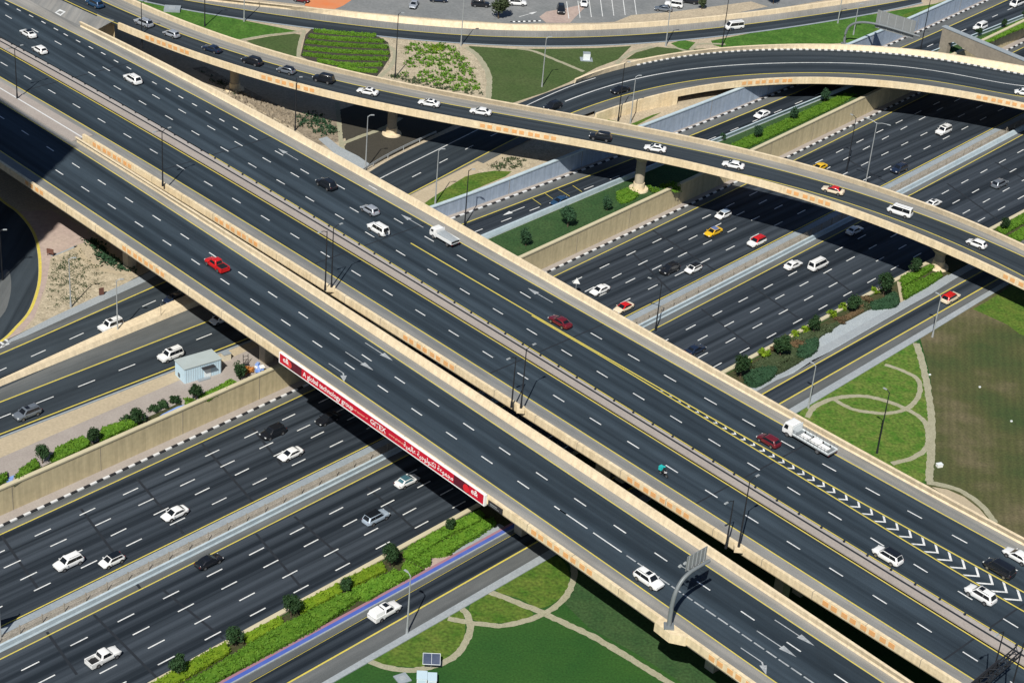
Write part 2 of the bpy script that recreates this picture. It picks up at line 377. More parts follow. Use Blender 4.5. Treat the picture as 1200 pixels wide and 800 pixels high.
def rrange(a, b, step):
    n = max(1, int(round((b - a) / step))); return [a + (b - a) * k / n for k in range(n + 1)]
def band(mb, la, lb, S, z, m, da=0.0, db=0.0):
    A = [la.p(s, z, da) for s in S]; B = [lb.p(s, z, db) for s in S]
    mb.strip(A, B, m, [(la.t(s) + da, s) for s in S], [(lb.t(s) + db, s) for s in S])
def stripe(mb, l, S, z, m, w=0.2, dt=0.0): band(mb, l, l, S, z, m, dt - w / 2, dt + w / 2)
def dash(mb, l, s, z, m, ln=2.1, w=0.17, dt=0.0): stripe(mb, l, [s - ln / 2, s + ln / 2], z, m, w, dt)
def sweep(mb, l, prof, S, m, dt=0.0):
    """sweep a closed (t, z) outline along a line"""
    mb.ring_loft([[l.p(s, z, dt + t) for t, z in prof] for s in S], m)

# edges of a curved road, seen as y(x); z may change along it
class Curve:
    def __init__(s, px, zf, deg=5):
        s.x0, s.x1 = px[0][0], px[-1][0]; X = np.array([(p[0] - 600) / 600 for p in px]); Y = np.array([p[1] for p in px])
        s.c = np.polyfit(X, Y, min(deg, len(px) - 1)); s.zf = zf
    def y(s, x):
        c = min(max(x, s.x0), s.x1); v = np.polyval(s.c, (c - 600) / 600)
        if c != x: v += np.polyval(np.polyder(s.c), (c - 600) / 600) / 600 * (x - c)
        return float(v)
    def p(s, x, dz=0.0): return at(x, s.y(x), s.zf(x) + dz)
def line3(cv, X, dz=0.0, drop=None):
    return [cv.p(x, dz) for x in X]
def off(P, d, dz=0.0):
    """parallel polyline at distance d to the left of travel"""
    out = []
    for k, p in enumerate(P):
        t = P[min(k + 1, len(P) - 1)] - P[max(k - 1, 0)]; t.z = 0; t.normalize()
        out.append(Vector((p.x - t.y * d, p.y + t.x * d, p.z + dz)))
    return out
def lift(P, dz): return [Vector((p.x, p.y, p.z + dz)) for p in P]
def arclen(P):
    L = [0.0]
    for a, b in zip(P, P[1:]): L.append(L[-1] + (b - a).length)
    return L
def resample(P, step):
    L = arclen(P); n = max(2, int(L[-1] / step)); out = []; j = 0
    for k in range(n + 1):
        d = L[-1] * k / n
        while j < len(L) - 2 and L[j + 1] < d: j += 1
        out.append(P[j].lerp(P[j + 1], (d - L[j]) / max(1e-6, L[j + 1] - L[j])))
    return out
def pband(mb, A, B, m, dz=0.0):
    la = arclen(A); w = (A[0] - B[0]).length
    mb.strip(lift(A, dz), lift(B, dz), m, [(0, l) for l in la], [(w, l) for l in la])
def pstripe(mb, P, m, w=0.16, dz=0.012): pband(mb, off(P, w / 2), off(P, -w / 2), m, dz)
def pdashes(mb, P, m, ln=2.2, pitch=6.7, w=0.17, dz=0.012, start=0.0):
    L = arclen(P); d = start
    while d + ln < L[-1]:
        q = []
        for dd in (d, d + ln):
            j = max(k for k in range(len(L) - 1) if L[k] <= dd + 1e-9); q.append(P[j].lerp(P[j + 1], (dd - L[j]) / max(1e-6, L[j + 1] - L[j])))
        pstripe(mb, q, m, w, dz); d += pitch
def pts(z, *px): return [at(x, y, z) for x, y in px]

def arrow(mb, p, d, z, m, ln=6.0, turn=False):
    """painted lane arrow: thin shaft, long head"""
    d = Vector((d[0], d[1], 0)).normalized(); n = Vector((-d.y, d.x, 0)); p = Vector((p.x, p.y, z))
    a = p - d * ln * 0.5; h = p + d * ln * 0.12
    mb.face([a - n * 0.07, h - n * 0.07, h + n * 0.07, a + n * 0.07], m)
    if turn:                                               # shaft that bends off to the right
        d2 = (d - n * 0.75).normalized(); n2 = Vector((-d2.y, d2.x, 0)); q = h + d2 * .55; dz = Vector((0, 0, .001))
        mb.face([h - n2 * .09 + dz, q - n2 * .09 + dz, q + n2 * .09 + dz, h + n2 * .09 + dz], m)
        mb.face([q - n2 * .42, q + d2 * 1.5, q + n2 * .42], m)
    else:
        mb.face([h - n * 0.42, p + d * ln * 0.5, h + n * 0.42], m)

# ------------------------------------------------------------------ the sunken highway and its walls
far_wall_foot = Line(FH, HW, [(66, 575), (143, 542), (216.5, 508.8), (637, 317), (696, 287.5), (748, 260), (916, 185), (1026, 128)], 2)
far_wall_top = Line(FH, ZW + 0.5, [(0, 580.7), (66, 553), (142.5, 515), (200, 488.9), (327.7, 431), (608.8, 300), (748.8, 235), (900, 165), (1014, 112.5)], 2)
near_wall_top = Line(FH, ZS + 0.35, [(172.5, 800), (300, 728.8), (445, 655), (540, 601), (860, 425), (988, 358), (1052.5, 325.6), (1159.7, 267.4), (1200, 245.4)], 2)
kerbF = Line(FH, HW, [(0, 617), (35, 600.6), (199.5, 526.5), (350, 456), (645, 317.5), (797.5, 245), (922.5, 185), (1036, 129.4)], 2)
yF = Line(FH, HW, [(0, 626), (57.5, 600), (200, 534.4), (300, 488), (352.5, 463.8), (650, 323.8), (810, 246.8), (930.6, 187.5), (1047.5, 130.6)], 2)
yFr = Line(FH, HW, [(2.5, 731.9), (71.3, 700), (150, 661), (273.8, 600), (435, 520), (750, 361.9), (873.8, 300), (926.9, 272.5), (1050, 208.8), (1165, 150)], 2)
tanF = Line(FH, HW + .1, [(0, 743), (150, 672), (286, 604), (750, 371), (886, 301), (1060, 211), (1180, 149)], 2)
barU = Line(FH, HW + 0.8, [(0, 755), (112.5, 700), (150, 681.9), (300, 606), (750, 380), (900, 304), (1060, 219), (1190, 152)], 2)
barL = Line(FH, HW, [(0, 764), (130, 700), (150, 690), (300, 613.8), (760, 381), (900, 309.5), (1062, 225), (1192, 157)], 2)
yN = Line(FH, HW, [(0, 772.5), (143.75, 700.6), (226, 660), (300, 622.5), (345, 598.8), (463.8, 540.5), (765, 387.5), (900, 315.5), (964.4, 283), (1065, 229.4), (1199.4, 157.5)], 2)
_n = [[(35.6, 780), (89.6, 752.75), (140.3, 726.9), (192.5, 700.5), (248.5, 672.2), (296, 648.3), (342.75, 624.4), (389, 600.7), (816.6, 380), (848.75, 362.9), (881, 345.9), (914, 328.25), (975.4, 295.9), (1005, 280.25), (1120.6, 217.9), (1146.25, 204.25), (1171.5, 190.75), (1196.25, 177.5)],
      [(53.75, 795.3), (159, 741.9), (212.1, 714.4), (265.6, 687.1), (314.4, 662.1), (361.25, 637.75), (408.4, 613.5), (834, 390.6), (866.6, 372.9), (930.4, 339), (962.25, 321.9), (992.75, 305.25), (1023, 289), (1108.75, 242.75), (1137.75, 226.9), (1162.5, 213.1), (1187.5, 200)],
      [(126.9, 783.5), (177.5, 756.9), (230, 730), (285, 701.2), (332.1, 676.5), (379.6, 651.9), (426, 627.5), (882.9, 384.4), (949.75, 348.1), (978.5, 332.25), (1010, 315.25), (1039.4, 299.4), (1155, 235.6), (1179.1, 222.5)],
      [(194.8, 773.4), (248.75, 744.75), (351.25, 690.5), (397.5, 666.25), (996, 342.75), (1026.25, 325.9), (1172.5, 244.75), (1196.9, 231.25)]]
_f = [[(50, 623.5), (96.9, 601.9), (336, 490), (690, 320.5), (759, 286), (791, 272.5), (825, 256), (976.5, 181.5), (1007, 165)],
      [(14.75, 661), (67.25, 636.5), (118.75, 612.1), (303, 526), (329, 514), (355, 500.5), (741.5, 313.5), (776, 297), (808, 281), (1059, 150)],
      [(32.5, 673.75), (136.6, 624.1), (310, 541), (347, 523), (758, 319), (858, 268), (1066, 167), (1082, 157)],
      [(49.6, 687.25), (101.5, 662.25), (152.6, 637.5), (202.25, 613.75), (342, 545), (387, 523), (741, 349), (874.5, 281), (1082, 175), (1109, 161.5)]]
NL = [Line(FH, HW, p, 2) for p in _n]
FL = [Line(FH, HW, p, 2) for p in _f]
S0, S1 = -330.0, 420.0
SS = rrange(S0, S1, 6.0)
mb = MB()
Z0 = HW
band(mb, near_wall_top, near_wall_top, [S0, S1], Z0 - 0.04, 0, -30, 90)
band(mb, near_wall_top, barL, SS, Z0, 0, -0.3, 0)
band(mb, barU, kerbF, SS, Z0 + 0.002, 0, -2.0, 0)
band(mb, yF, kerbF, SS, Z0 + 0.006, 1, 0.1, 0)
band(mb, yN, barL, SS, Z0 + 0.006, 1, 0.1, 0)
for l in (yF, yFr, yN): stripe(mb, l, SS, Z0 + 0.014, 3, 0.17)
for k, l in enumerate(NL):
    s0 = FH.st(at(*[(35.6, 780), (53.75, 795.3), (126.9, 783.5), (194.8, 773.4)][k], HW))[0]
    pitch = (FH.st(at(*[(1196.25, 177.5), (1187.5, 200), (1179.1, 222.5), (1196.9, 231.25)][k], HW))[0] - s0)
    nd = round(pitch / 6.55); pitch /= nd
    for j in range(-8, nd + 14): dash(mb, l, s0 + j * pitch, Z0 + 0.014, 2, 2.35, 0.17)
for k, l in enumerate(FL):
    a, b, = [((50, 623.5), (1007, 165)), ((14.75, 661), (1059, 150)), ((32.5, 673.75), (1082, 157)), ((49.6, 687.25), (1109, 161.5))][k]
    s0 = FH.st(at(*a, HW))[0]; pitch = FH.st(at(*b, HW))[0] - s0; nd = round(pitch / 6.55); pitch /= nd
    for j in range(-8, nd + 14): dash(mb, l, s0 + j * pitch, Z0 + 0.014, 2, 2.35, 0.17)
# sealed joints that cross the carriageways at a slant
for (x0, y0), (x1, y1) in [((0, 625), (45, 690)), ((95, 596), (165, 690)), ((160, 560), (215, 625)), ((237, 520), (300, 592)), ((295, 500), (330, 545)),
                           ((55, 740), (90, 790)), ((110, 720), (185, 795)), ((190, 690), (262, 748)), ((345, 605), (412, 662)), ((300, 625), (355, 690)), ((430, 570), (500, 632)),
                           ((765, 270), (840, 318)), ((740, 295), (790, 345)), ((822, 362), (880, 405)), ((880, 335), (935, 372)), ((955, 310), (1002, 345)), ((1110, 215), (1170, 258)), ((1166, 190), (1200, 210)), ((990, 185), (1040, 215))]:
    a, b = at(x0, y0, HW), at(x1, y1, HW)
    sa, ta = FH.st(a); sb, tb_ = FH.st(b)
    q = [FH.p(sa + (sb - sa) * k / 6, ta + (tb_ - ta) * k / 6, HW) for k in range(7)]
    pstripe(mb, q, 4, 0.34, 0.010)
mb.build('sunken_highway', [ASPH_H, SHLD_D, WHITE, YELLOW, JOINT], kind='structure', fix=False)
# pavement at the foot of the far wall with its black and white kerb
mb = MB()
pv = [(0.0, HW + 0.14), (0.0, HW - 0.1)]
mb.strip([kerbF.p(s, HW + 0.14) for s in SS], [far_wall_foot.p(s, HW + 0.14, 0.1) for s in SS], 0)
kst = rrange(S0, S1, 1.0)
for a, b in zip(kst, kst[1:]):
    m = 1 if int(round(a)) % 2 else 2
    mb.ring_loft([[kerbF.p(s, z, t) for t, z in ((-0.12, HW - .05), (0.2, HW - .05), (0.2, HW + 0.17), (-0.12, HW + 0.17))] for s in (a, b)], m)
mb.build('wall_pavement', [PINK, BLACKK, WHITEK], kind='structure')
# the raised median between the carriageways
mb = MB()
mb.ring_loft([[yFr.p(s, HW - 0.05, -0.35), yFr.p(s, HW + 0.12, -0.35), tanF.p(s, HW + 0.12), tanF.p(s, HW - 0.05)] for s in SS], 0)
mb.ring_loft([[tanF.p(s, HW - 0.05, -0.002), tanF.p(s, HW + 0.10, -0.002), barU.p(s, HW + 0.10, 0.05), barU.p(s, HW - 0.05, 0.05)] for s in SS], 1)
mb.build('highway_median', [STRIP, TANST], kind='structure')
mb = MB()
mb.ring_loft([[barU.p(s, HW - 0.02, 0.28), barU.p(s, HW + 0.8, 0.15), barU.p(s, HW + 0.8, -0.15), barL.p(s, HW + 0.25, 0.12), barL.p(s, HW, 0.02)] for s in SS], 0)
bar = mb.build('median_barrier', PALE)
tag(bar, 'long pale blue concrete barrier along the middle of the sunken highway', 'barrier')
fe = empty('fence', barU.p(0, HW + .1, .9), 0, 'row of slim dark fence posts with wires on the gravel strip of the highway median', 'fence')
IFe = Matrix.Translation(-fe.location)
FS = [-112 + 3.02 * k for k in range(98)]
mb0 = MB(); mb0.box((0, 0, .62), (.10, .10, 1.24)); mb0.box((0, 0, 1.24), (.14, .14, .06)); _p = mb0.build('post', [GIRD], fe)
for k, q in enumerate(FS):
    o = _p if k == 0 else link('post', _p.data, fe)
    o.location = barU.p(q, HW + .1, .9) - fe.location
mb0 = MB()
for zz in (.45, .8, 1.05): mb0.ring_loft([[barU.p(q, HW + .1 + zz + a, .9 + b) for a, b in ((0, -.01), (.02, -.01), (.02, .01), (0, .01))] for q in FS], 0)
o = mb0.build('wire', [GIRD], fe); o.data.transform(IFe)

# earth blocks either side, retained by walls
def wall_line(l, S, dt=0.0): return [l.p(s, 0, dt) for s in S]
mb = MB()
w = [far_wall_foot.p(s, 0, 0.3) for s in SS]
mb.prism([(p.x, p.y) for p in w] + [tuple(FH.o + FH.d * S1 + FH.n * 1500), tuple(FH.o + FH.d * (S0 - 900) + FH.n * 1500), tuple(FH.o + FH.d * (S0 - 900) + FH.n * 60)], HW - 0.3, ZW, 0)
mb.build('west_ground', [SAND], kind='structure')
mb = MB()
w = [near_wall_top.p(s, 0, -0.35) for s in SS]
mb.prism([(p.x, p.y) for p in w] + [tuple(FH.o + FH.d * S1 + FH.n * -1500), tuple(FH.o + FH.d * S0 + FH.n * -1500)], HW - 0.3, ZS, 0)
mb.build('south_ground', [LAWN], kind='structure')
def wall_thing(name, l, S, z0, z1, th, m, mc, cope_h, label, cat='wall', side=1, joints=None):
    e = empty(name, l.p(S[len(S) // 2], z0), 0, label, cat)
    inv = Matrix.Translation(-e.location)
    mb = MB(); sweep(mb, l, [(0, z0), (side * th, z0), (side * th, z1), (0, z1)], S, 0)
    if joints:
        for s in joints:
            if S[0] < s < S[-1]: mb.box(l.p(s, (z0 + z1) / 2, -side * 0.01), (0.06, 0.05, z1 - z0 - .02), l.fr.ang, 1)
    o = mb.build('wall_face', [m, GIRD], e); o.data.transform(inv)
    mb = MB(); sweep(mb, l, [(-side * 0.10, z1 + 0.003), (side * (th + 0.12), z1 + 0.003), (side * (th + 0.12), z1 + cope_h), (-side * 0.10, z1 + cope_h)], S, 0)
    o = mb.build('coping', mc, e); o.data.transform(inv)
    return e
jn = [-118 + 13.2 * k for k in range(26)]
wall_thing('retaining_wall', far_wall_foot, SS, HW - 0.2, ZW + 0.30, 0.4, WALLB, COPE, 0.22, 'long beige retaining wall with pale coping along the far edge of the sunken highway', joints=jn)
wall_thing('retaining_wall', near_wall_top, SS, HW - 0.2, ZS + 0.14, 0.4, WALLB, COPE, 0.2, 'low cream wall top between the hedges and the near carriageway of the sunken highway', side=-1)

# ------------------------------------------------------------------ the main overpass (two separate decks side by side)
LCly = Line(FB, DK, [(53.75, 212.5), (95.2, 239.1), (160, 282.4), (280, 364), (300, 376.8), (363.3, 420), (440, 472.5), (480, 500), (560, 557.5), (680, 638.6), (720, 666.4), (788.8, 714.5), (860, 764.5), (907.5, 798.8)])
LCry = Line(FB, DK, [(0, 119.6), (16, 129), (89.1, 174.4), (140, 207), (160, 219), (280, 297.5), (300, 310.6), (420, 391), (440, 403.8), (560, 483.5), (680, 564.4), (720, 589.4), (840, 670.5), (860, 683.3), (980, 763.8)])
LCpin = Line(FB, DK, [(140, 197), (160, 210.3), (280, 286.5), (300, 301.8), (420, 380), (440, 394), (560, 474), (680, 552), (720, 578.4), (840, 657.3), (860, 670), (980, 750)], 2)
LCtop = Line(FB, DK + .95, [(140, 192.7), (300, 291), (420, 368.3), (440, 382.6), (560, 461.2), (680, 540.2), (720, 565.2), (840, 645.8), (860, 658.8), (980, 737.5)], 2)
MCpup = Line(FB, DK + .95, [(104, 160.4), (140, 179.6), (160, 194.4), (280, 269.5), (300, 278.4), (420, 355.4), (440, 365.3), (560, 441.5), (680, 519), (720, 542.6), (840, 621), (860, 630), (980, 706), (1060, 757.5)])
MCly = Line(FB, DK, [(0, 90.4), (20, 101.7), (80, 135.6), (120, 160), (139, 171.7), (160, 183.4), (280, 256.8), (300, 266.8), (420, 342.5), (440, 352.9), (560, 428.8), (680, 505.8), (720, 529.7), (840, 606.7), (860, 618.8), (980, 694.5), (1060, 743.8), (1146, 799.5)])
BMd = [(4, 74.5), (31.75, 91.25), (60.5, 107.5), (90.75, 125), (121.25, 142.5), (151.25, 160.5), (179.25, 176.75), (210.5, 195.5), (242.5, 214.25), (276, 236.25), (310, 254.5), (345, 276), (381.25, 298), (417.5, 320), (454.5, 342.5), (493, 366), (532.5, 391), (572, 415), (612.5, 440.5), (655, 466.75), (698.25, 494), (741.5, 521), (787.5, 550), (833.75, 578.5), None, (929.5, 638.25), (979.25, 669.75), (1030.5, 701.75), (1083.25, 734.75), (1137.5, 768.75)]
BAd = [(119.5, 214.2), (151.5, 234.5), (183.5, 255.2), (215.8, 276.5), (249.3, 298), (284.5, 321.8), (319.5, 345), (355.5, 369.5), (392.5, 395.5), (430, 419.5), (470, 446), (508, 471.8), (549.5, 499.5), (591.8, 528.8), (633.3, 556.8), (678.8, 588), (724.3, 617.5), (775, 652.5), (825.5, 686), (878, 722.5), (930.5, 758), (985, 794.5)]
BBd = [(69.5, 202), (99.8, 221.5), (131, 242), (163.3, 263), (195.5, 284.5), (229.5, 307.3), (263.8, 330), (298, 353), (335, 378), (371, 402.5), (410, 429), (449.3, 455.3), (488.3, 482.5), (528.8, 510), (570.8, 539.3), (613.8, 568), (656, 597)]
RAd = [(262.5, 174.5), (297.5, 194.25), (328, 213.5), (362.5, 233.75), (397.5, 253.5), (433.25, 275.25), (469.25, 296), (506.5, 318.5), (545, 341.5), (583.75, 364.25), (623.75, 388.75), (663.75, 413), (706.25, 438.75), (748.5, 464.5), (792, 491.25), (837, 518.5), (882.75, 546.25), None, (978.75, 604.5), (1028, 634), (1078.75, 665.5), (1130.25, 697), (1185, 730)]
MCry = Line(FB, DK, [(0, 57), (77.7, 100), (120, 125), (140, 135.9), (179.3, 160), (280, 219.5), (300, 228.9), (420, 302.3), (440, 313.6), (560, 386.7), (615, 420), (680, 461.3), (742, 500), (840, 560.5), (905, 600), (980, 646.3), (1060, 695), (1200, 783.8)])
SLOT = Line(FB, DK, [(0, 49), (93.5, 100), (140, 127.1), (200, 160.5), (280, 208), (300, 220.3), (420, 290.8), (440, 303.9), (560, 376.3), (632.9, 420), (680, 448.9), (761.3, 500), (840, 549), (922.5, 600), (980, 634.5), (1060, 683.8), (1200, 768.8)])
RCly = Line(FB, DK, [(0, 45), (80, 86), (120, 108), (244, 181), (300, 213.2), (312, 220), (420, 287.5), (440, 296.3), (560, 368.6), (769.5, 500), (840, 541), (935, 600), (980, 627.5), (1060, 675), (1195, 757.5)])
RCry = Line(FB, DK, [(8, 0), (80, 35.6), (120, 58), (200, 96.9), (320, 160.6), (440, 227), (560, 295), (620, 329.6), (740, 399), (800, 432.4), (916, 497), (980, 533.6), (1080, 587), (1100, 600), (1180, 643)])
RCbase = Line(FB, DK, [(100, 34), (200, 85.3), (320, 148), (440, 216), (560, 284), (620, 317), (740, 389), (800, 418.4), (920, 486), (980, 519), (1080, 573), (1100, 585), (1200, 640)])
RCtop = Line(FB, DK + .95, [(101, 29), (200, 77.5), (320, 140), (440, 206.4), (560, 276), (620, 308), (740, 379), (800, 410), (920, 477), (980, 509.6), (1080, 564.4), (1100, 577), (1200, 632)])
GR = Line(FB, DK, [(481, 285), (542, 320), (620, 366), (712, 420), (800, 470.4), (920, 538), (980, 572.4), (1060, 616), (1100, 639), (1200, 693.8)])
GL = Line(FB, DK, [(481, 285), (542, 320.2), (620, 366.3), (712, 421), (800, 475.6), (920, 547), (980, 584), (1060, 632.5), (1068, 639), (1200, 716)], 5)
def sB(px, py, z=DK): return FB.st(at(px, py, z))[0]
B0, B1 = -260.0, 190.0
BS = rrange(B0, B1, 5.0)
def dashes_from(mb, pxs, z, m, fr=FB, deg=3, ln=2.0, w=0.17, ext=8, skip=()):
    l = Line(fr, DK, [p for p in pxs if p], 3)
    K = [k for k, p in enumerate(pxs) if p]; S = [fr.st(at(p[0], p[1], DK))[0] for p in pxs if p]
    c = np.polyfit(K, S, 3); n = len(pxs); e0, e1 = S[0], S[-1]
    d0 = np.polyval(c, K[0] + 1) - np.polyval(c, K[0]); d1 = np.polyval(c, K[-1]) - np.polyval(c, K[-1] - 1)
    for k in range(-ext, n + ext):
        s = e0 + k * d0 if k < 0 else (e1 + (k - n + 1) * d1 if k >= n else float(np.polyval(c, k)))
        if k in skip: continue
        dash(mb, l, s, z, m, ln, w)
    return l

def tiles_on(mb, l, t, z, s_list, m, n=8, w=0.8, h=0.62, gap=1.18):
    """square tiles set into the outer face of a parapet, two by two"""
    for s0 in s_list:
        for k in range(n):
            s = s0 + k * gap + (k // 2) * 0.28
            mb.ring_loft([[l.p(s + a, z + b, t) for a, b in ((-w / 2, -h / 2), (w / 2, -h / 2), (w / 2, h / 2), (-w / 2, h / 2))],
                          [l.p(s + a, z + b, t + (0.05 if t > 0 else -0.05) * 0 - 0.035) for a, b in ((-w / 2, -h / 2), (w / 2, -h / 2), (w / 2, h / 2), (-w / 2, h / 2))]], m)

# --- west deck (three lanes)
west = empty('overpass', FB.p(0, -20, ZW), 0, 'near overpass deck with three lanes and a red advertising banner on its side', 'bridge')
IW = Matrix.Translation(-west.location)
def wpart(mb, name, mats, **k):
    o = mb.build(name, mats, west, **k); o.data.transform(IW); return o
LO = -3.05                                                # outer face of the left parapet, from the left yellow line
mb = MB()
band(mb, LCly, LCry, BS, DK, 0, 0.1, -0.1)
band(mb, LCly, LCly, BS, DK, 1, LO + 0.7, 0.1)
band(mb, LCry, LCpin, BS, DK, 1, -0.1, 0.0)
for l in (LCly, LCry): stripe(mb, l, BS, DK + 0.012, 3, 0.16)
dashes_from(mb, BAd, DK + .012, 2)
LBl = dashes_from(mb, BBd, DK + .012, 2, ext=0)
LAl = Line(FB, DK, BAd)
for (x, y) in ((672, 608), (713, 634.5)):               # longer lines at the end of the two-lane divider
    dash(mb, LBl, sB(x, y), DK + .012, 2, 4.6, 0.17)
for k in range(26): dash(mb, LBl, sB(738, 655) + k * 1.75, DK + .012, 4, 1.45, 0.2)
for (x, y), tr in (((444, 412), 0), ((421, 423), 0), ((399, 435), 1), ((931, 741), 0), ((910, 754), 0), ((888, 772), 1)):
    arrow(mb, at(x, y, DK), FB.d, DK + .013, 4, 5.6 if not tr else 4.8, tr)
wpart(mb, 'road_surface', [ASPH, SHLD, WHITE, YELLOW, WORN], fix=False)
mb = MB()
sweep(mb, LCly, [(LO + 0.75, DK - 0.02), (LO + 0.42, DK + .95), (LO, DK + .95), (LO, DK - 0.08), (LO + 0.12, DK - 0.2), (LO + .75, DK - 0.2)], BS, 0)
tiles_on(mb, LCly, LO, DK + 0.44, [sB(45, 216) - 0.5], 1, n=4)
tiles_on(mb, LCly, LO, DK + 0.44, [sB(156, 291), sB(640, 620), sB(848, 766)], 1)
def cuts_on(mb, l, t0, t1, z0, z1, S, m, step=7.4):
    s = S[0] + 3.1
    while s < S[-1]:
        mb.ring_loft([[l.p(s + a, z, t) for z, t in ((z0, t0), (z1, t0), (z1, t1), (z0, t1))] for a in (-.035, .035)], m); s += step
cuts_on(mb, LCly, LO - .004, LO + .43, DK - .05, DK + .954, BS, 2)
wpart(mb, 'parapet', [PARA, TILE, GIRD])
mb = MB()
SG = [s for s in BS if s > sB(92, 166)]; SG = [sB(92, 166)] + SG
mb.ring_loft([[LCpin.p(s, DK - .02), LCpin.p(s, DK + .28, .06), LCtop.p(s, DK + .95, -0.34), LCtop.p(s, DK + .95, 0.06), LCtop.p(s, DK - 0.2, 0.06), LCpin.p(s, DK - .2)] for s in SG], 0)
wpart(mb, 'parapet', [PTOP])
mb = MB()
mb.ring_loft([[LCly.p(s, DK - 0.03, LO + .16), LCtop.p(s, DK - .03, 0.0), LCtop.p(s, DK - .35, 0.0), LCtop.p(s, DK - 0.75, -1.8), LCtop.p(s, DK - 1.9, -2.6), LCly.p(s, DK - 1.9, LO + 2.6), LCly.p(s, DK - 0.75, LO + 1.8), LCly.p(s, DK - 0.35, LO + .16)] for s in BS], 0)
wpart(mb, 'girder', [GIRD])
def pier(parent, inv, p, d, w, th, z0, z1, cap=True):
    mb = MB(); ang = math.atan2(d[1], d[0])
    mb.box((p.x, p.y, (z0 + z1) / 2), (th, w, z1 - z0), ang, 0)
    if cap: mb.box((p.x, p.y, z1 - 0.35), (th + 0.35, w + 1.4, 0.7), ang, 0)
    o = mb.build('pier', [PIERM], parent); o.data.transform(inv); return o
for (x, y, z0) in ((131, 290, ZW), (292, 400, ZW), (590, 612, ZS), (823, 768, ZS)):
    s = FB.st(at(x, y, 3.0))[0]
    for tt in (9.0, 12.2): pier(west, IW, LCly.p(s, 0, LO + tt - 1.2), FB.d, 1.5, 1.3, z0 - 0.2, DK - 1.9, False)
# blister that carries the gantry foot
mb = MB(); sg = sB(789, 731, DK + .95)
mb.prism([tuple(LCly.p(sg + a, 0, LO + b))[:2] for a, b in ((-1.9, 0.35), (-1.7, -0.1), (-1.5, -0.95), (0.9, -1.1), (2.4, -.1), (2.5, .35))], DK - 0.25, DK + 0.965, 0)
wpart(mb, 'gantry_plinth', [PARA])

# --- east deck (two lanes, median, three lanes and the merging ramp)
east = empty('overpass', FB.p(0, 2, ZW), 0, 'far wide overpass deck with a paved median and a chevron hatched gore', 'bridge')
IE = Matrix.Translation(-east.location)
def epart(mb, name, mats, **k):
    o = mb.build(name, mats, east, **k); o.data.transform(IE); return o
MO = -0.42
mb = MB()
band(mb, MCly, MCry, BS, DK, 0, 0.1, -0.1)
band(mb, MCpup, MCly, BS, DK, 1, 0.1, 0.1)
band(mb, RCly, RCry, BS, DK, 4, 0.1, -0.1)
band(mb, RCry, RCbase, BS, DK, 1, -0.1, 0.1)
for l in (MCly, MCry, RCry): stripe(mb, l, BS, DK + .012, 3, 0.17)
SY = rrange(sB(244, 181), B1, 5); stripe(mb, RCly, SY, DK + .012, 3, 0.15)
dashes_from(mb, BMd, DK + .012, 2)
RAl = dashes_from(mb, RAd, DK + .012, 2, ext=0)
# upstream lane lines at the top left
for lst, ln in (([(20, 5), (42, 17), (64.5, 29), (68, 50.5), (95, 65), (113, 87), (124.5, 81)], 2.0), ([(138, 103), (107, 87), (83, 71)], 2.0),
                ([(212, 131), (240, 148), (248, 151), (279, 168), (262, 174), (230, 156), (182, 113.5), (170.5, 121.5), (197.5, 138)], 2.1)):
    pass
K2 = [(10, 20), (41, 36), (68, 50.5), (94.8, 65), (124.5, 81), (153, 97), (182.8, 113.5), (213.5, 130.5), (247.5, 150), (279.5, 168.5), (312.5, 187.5), (345.5, 205)]
K1 = [(-22, 34), (22, 40), None]
K3 = [(8, 5), (22, 12), (36.5, 19), (51, 26.5), (65.5, 34.5), (77, 41), (91.5, 48.5), (106.5, 56), (121, 63), (136, 72), (151, 80)]
K3b = [(181, 97.5), (197, 105), (212, 114), (228, 123), (244, 132), (260, 141), (276, 150.5)]
K1b = [(0, 44 - 20), (107.5, 87), (137.5, 103), (167, 120.5), (198, 138), (229, 156)]
for p in K2: dash(mb, RAl, sB(*p), DK + .012, 2, 2.0, 0.17, FB.st(at(p[0], p[1], DK))[1] - RAl.t(sB(*p)))
for p in K1b[1:]: dash(mb, RAl, sB(*p), DK + .012, 2, 2.0, 0.17, FB.st(at(p[0], p[1], DK))[1] - RAl.t(sB(*p)))
for p in K3 + K3b: dash(mb, RAl, sB(*p), DK + .012, 2, 1.25, 0.2, FB.st(at(p[0], p[1], DK))[1] - RAl.t(sB(*p)))
for p in ((297, 161.5), (327, 179.5), (357, 201), (382, 221 - 2), (399, 219), (415, 246), (437, 240 - 20), (467, 259), (503, 280)): dash(mb, RAl, sB(*p), DK + .012, 2, 2.0, 0.17, FB.st(at(p[0], p[1], DK))[1] - RAl.t(sB(*p)))
ROl = Line(FB, DK, [(541, 302), (579, 324), (610, 342), (698, 394), (743, 418.75), (785.5, 443), (832.5, 470), (877.5, 495), (923, 520.5), (971.75, 547.5), (1022.5, 575.75), (1072, 602.5), (1124.5, 631.25)], 3)
for p in ((541, 302), (579, 324), (617, 345), (698, 394), (743, 418.75), (785.5, 443), (832.5, 470), (877.5, 495), (923, 520.5), (971.75, 547.5), (1022.5, 575.75), (1072, 602.5), (1124.5, 631.25), (1182, 664)):
    dash(mb, ROl, sB(*p), DK + .012, 2, 2.1, 0.17)
for k in range(12):                                       # transverse deck joints
    s_ = B0 + 12 + 36 * k
    mb.strip([FB.p(s_, l.t(s_), DK + .007) for l in (MCly, MCry)], [FB.p(s_ + .22, l.t(s_), DK + .007) for l in (MCly, MCry)], 5)
    mb.strip([FB.p(s_, l.t(s_), DK + .007) for l in (RCly, RCry)], [FB.p(s_ + .22, l.t(s_), DK + .007) for l in (RCly, RCry)], 5)
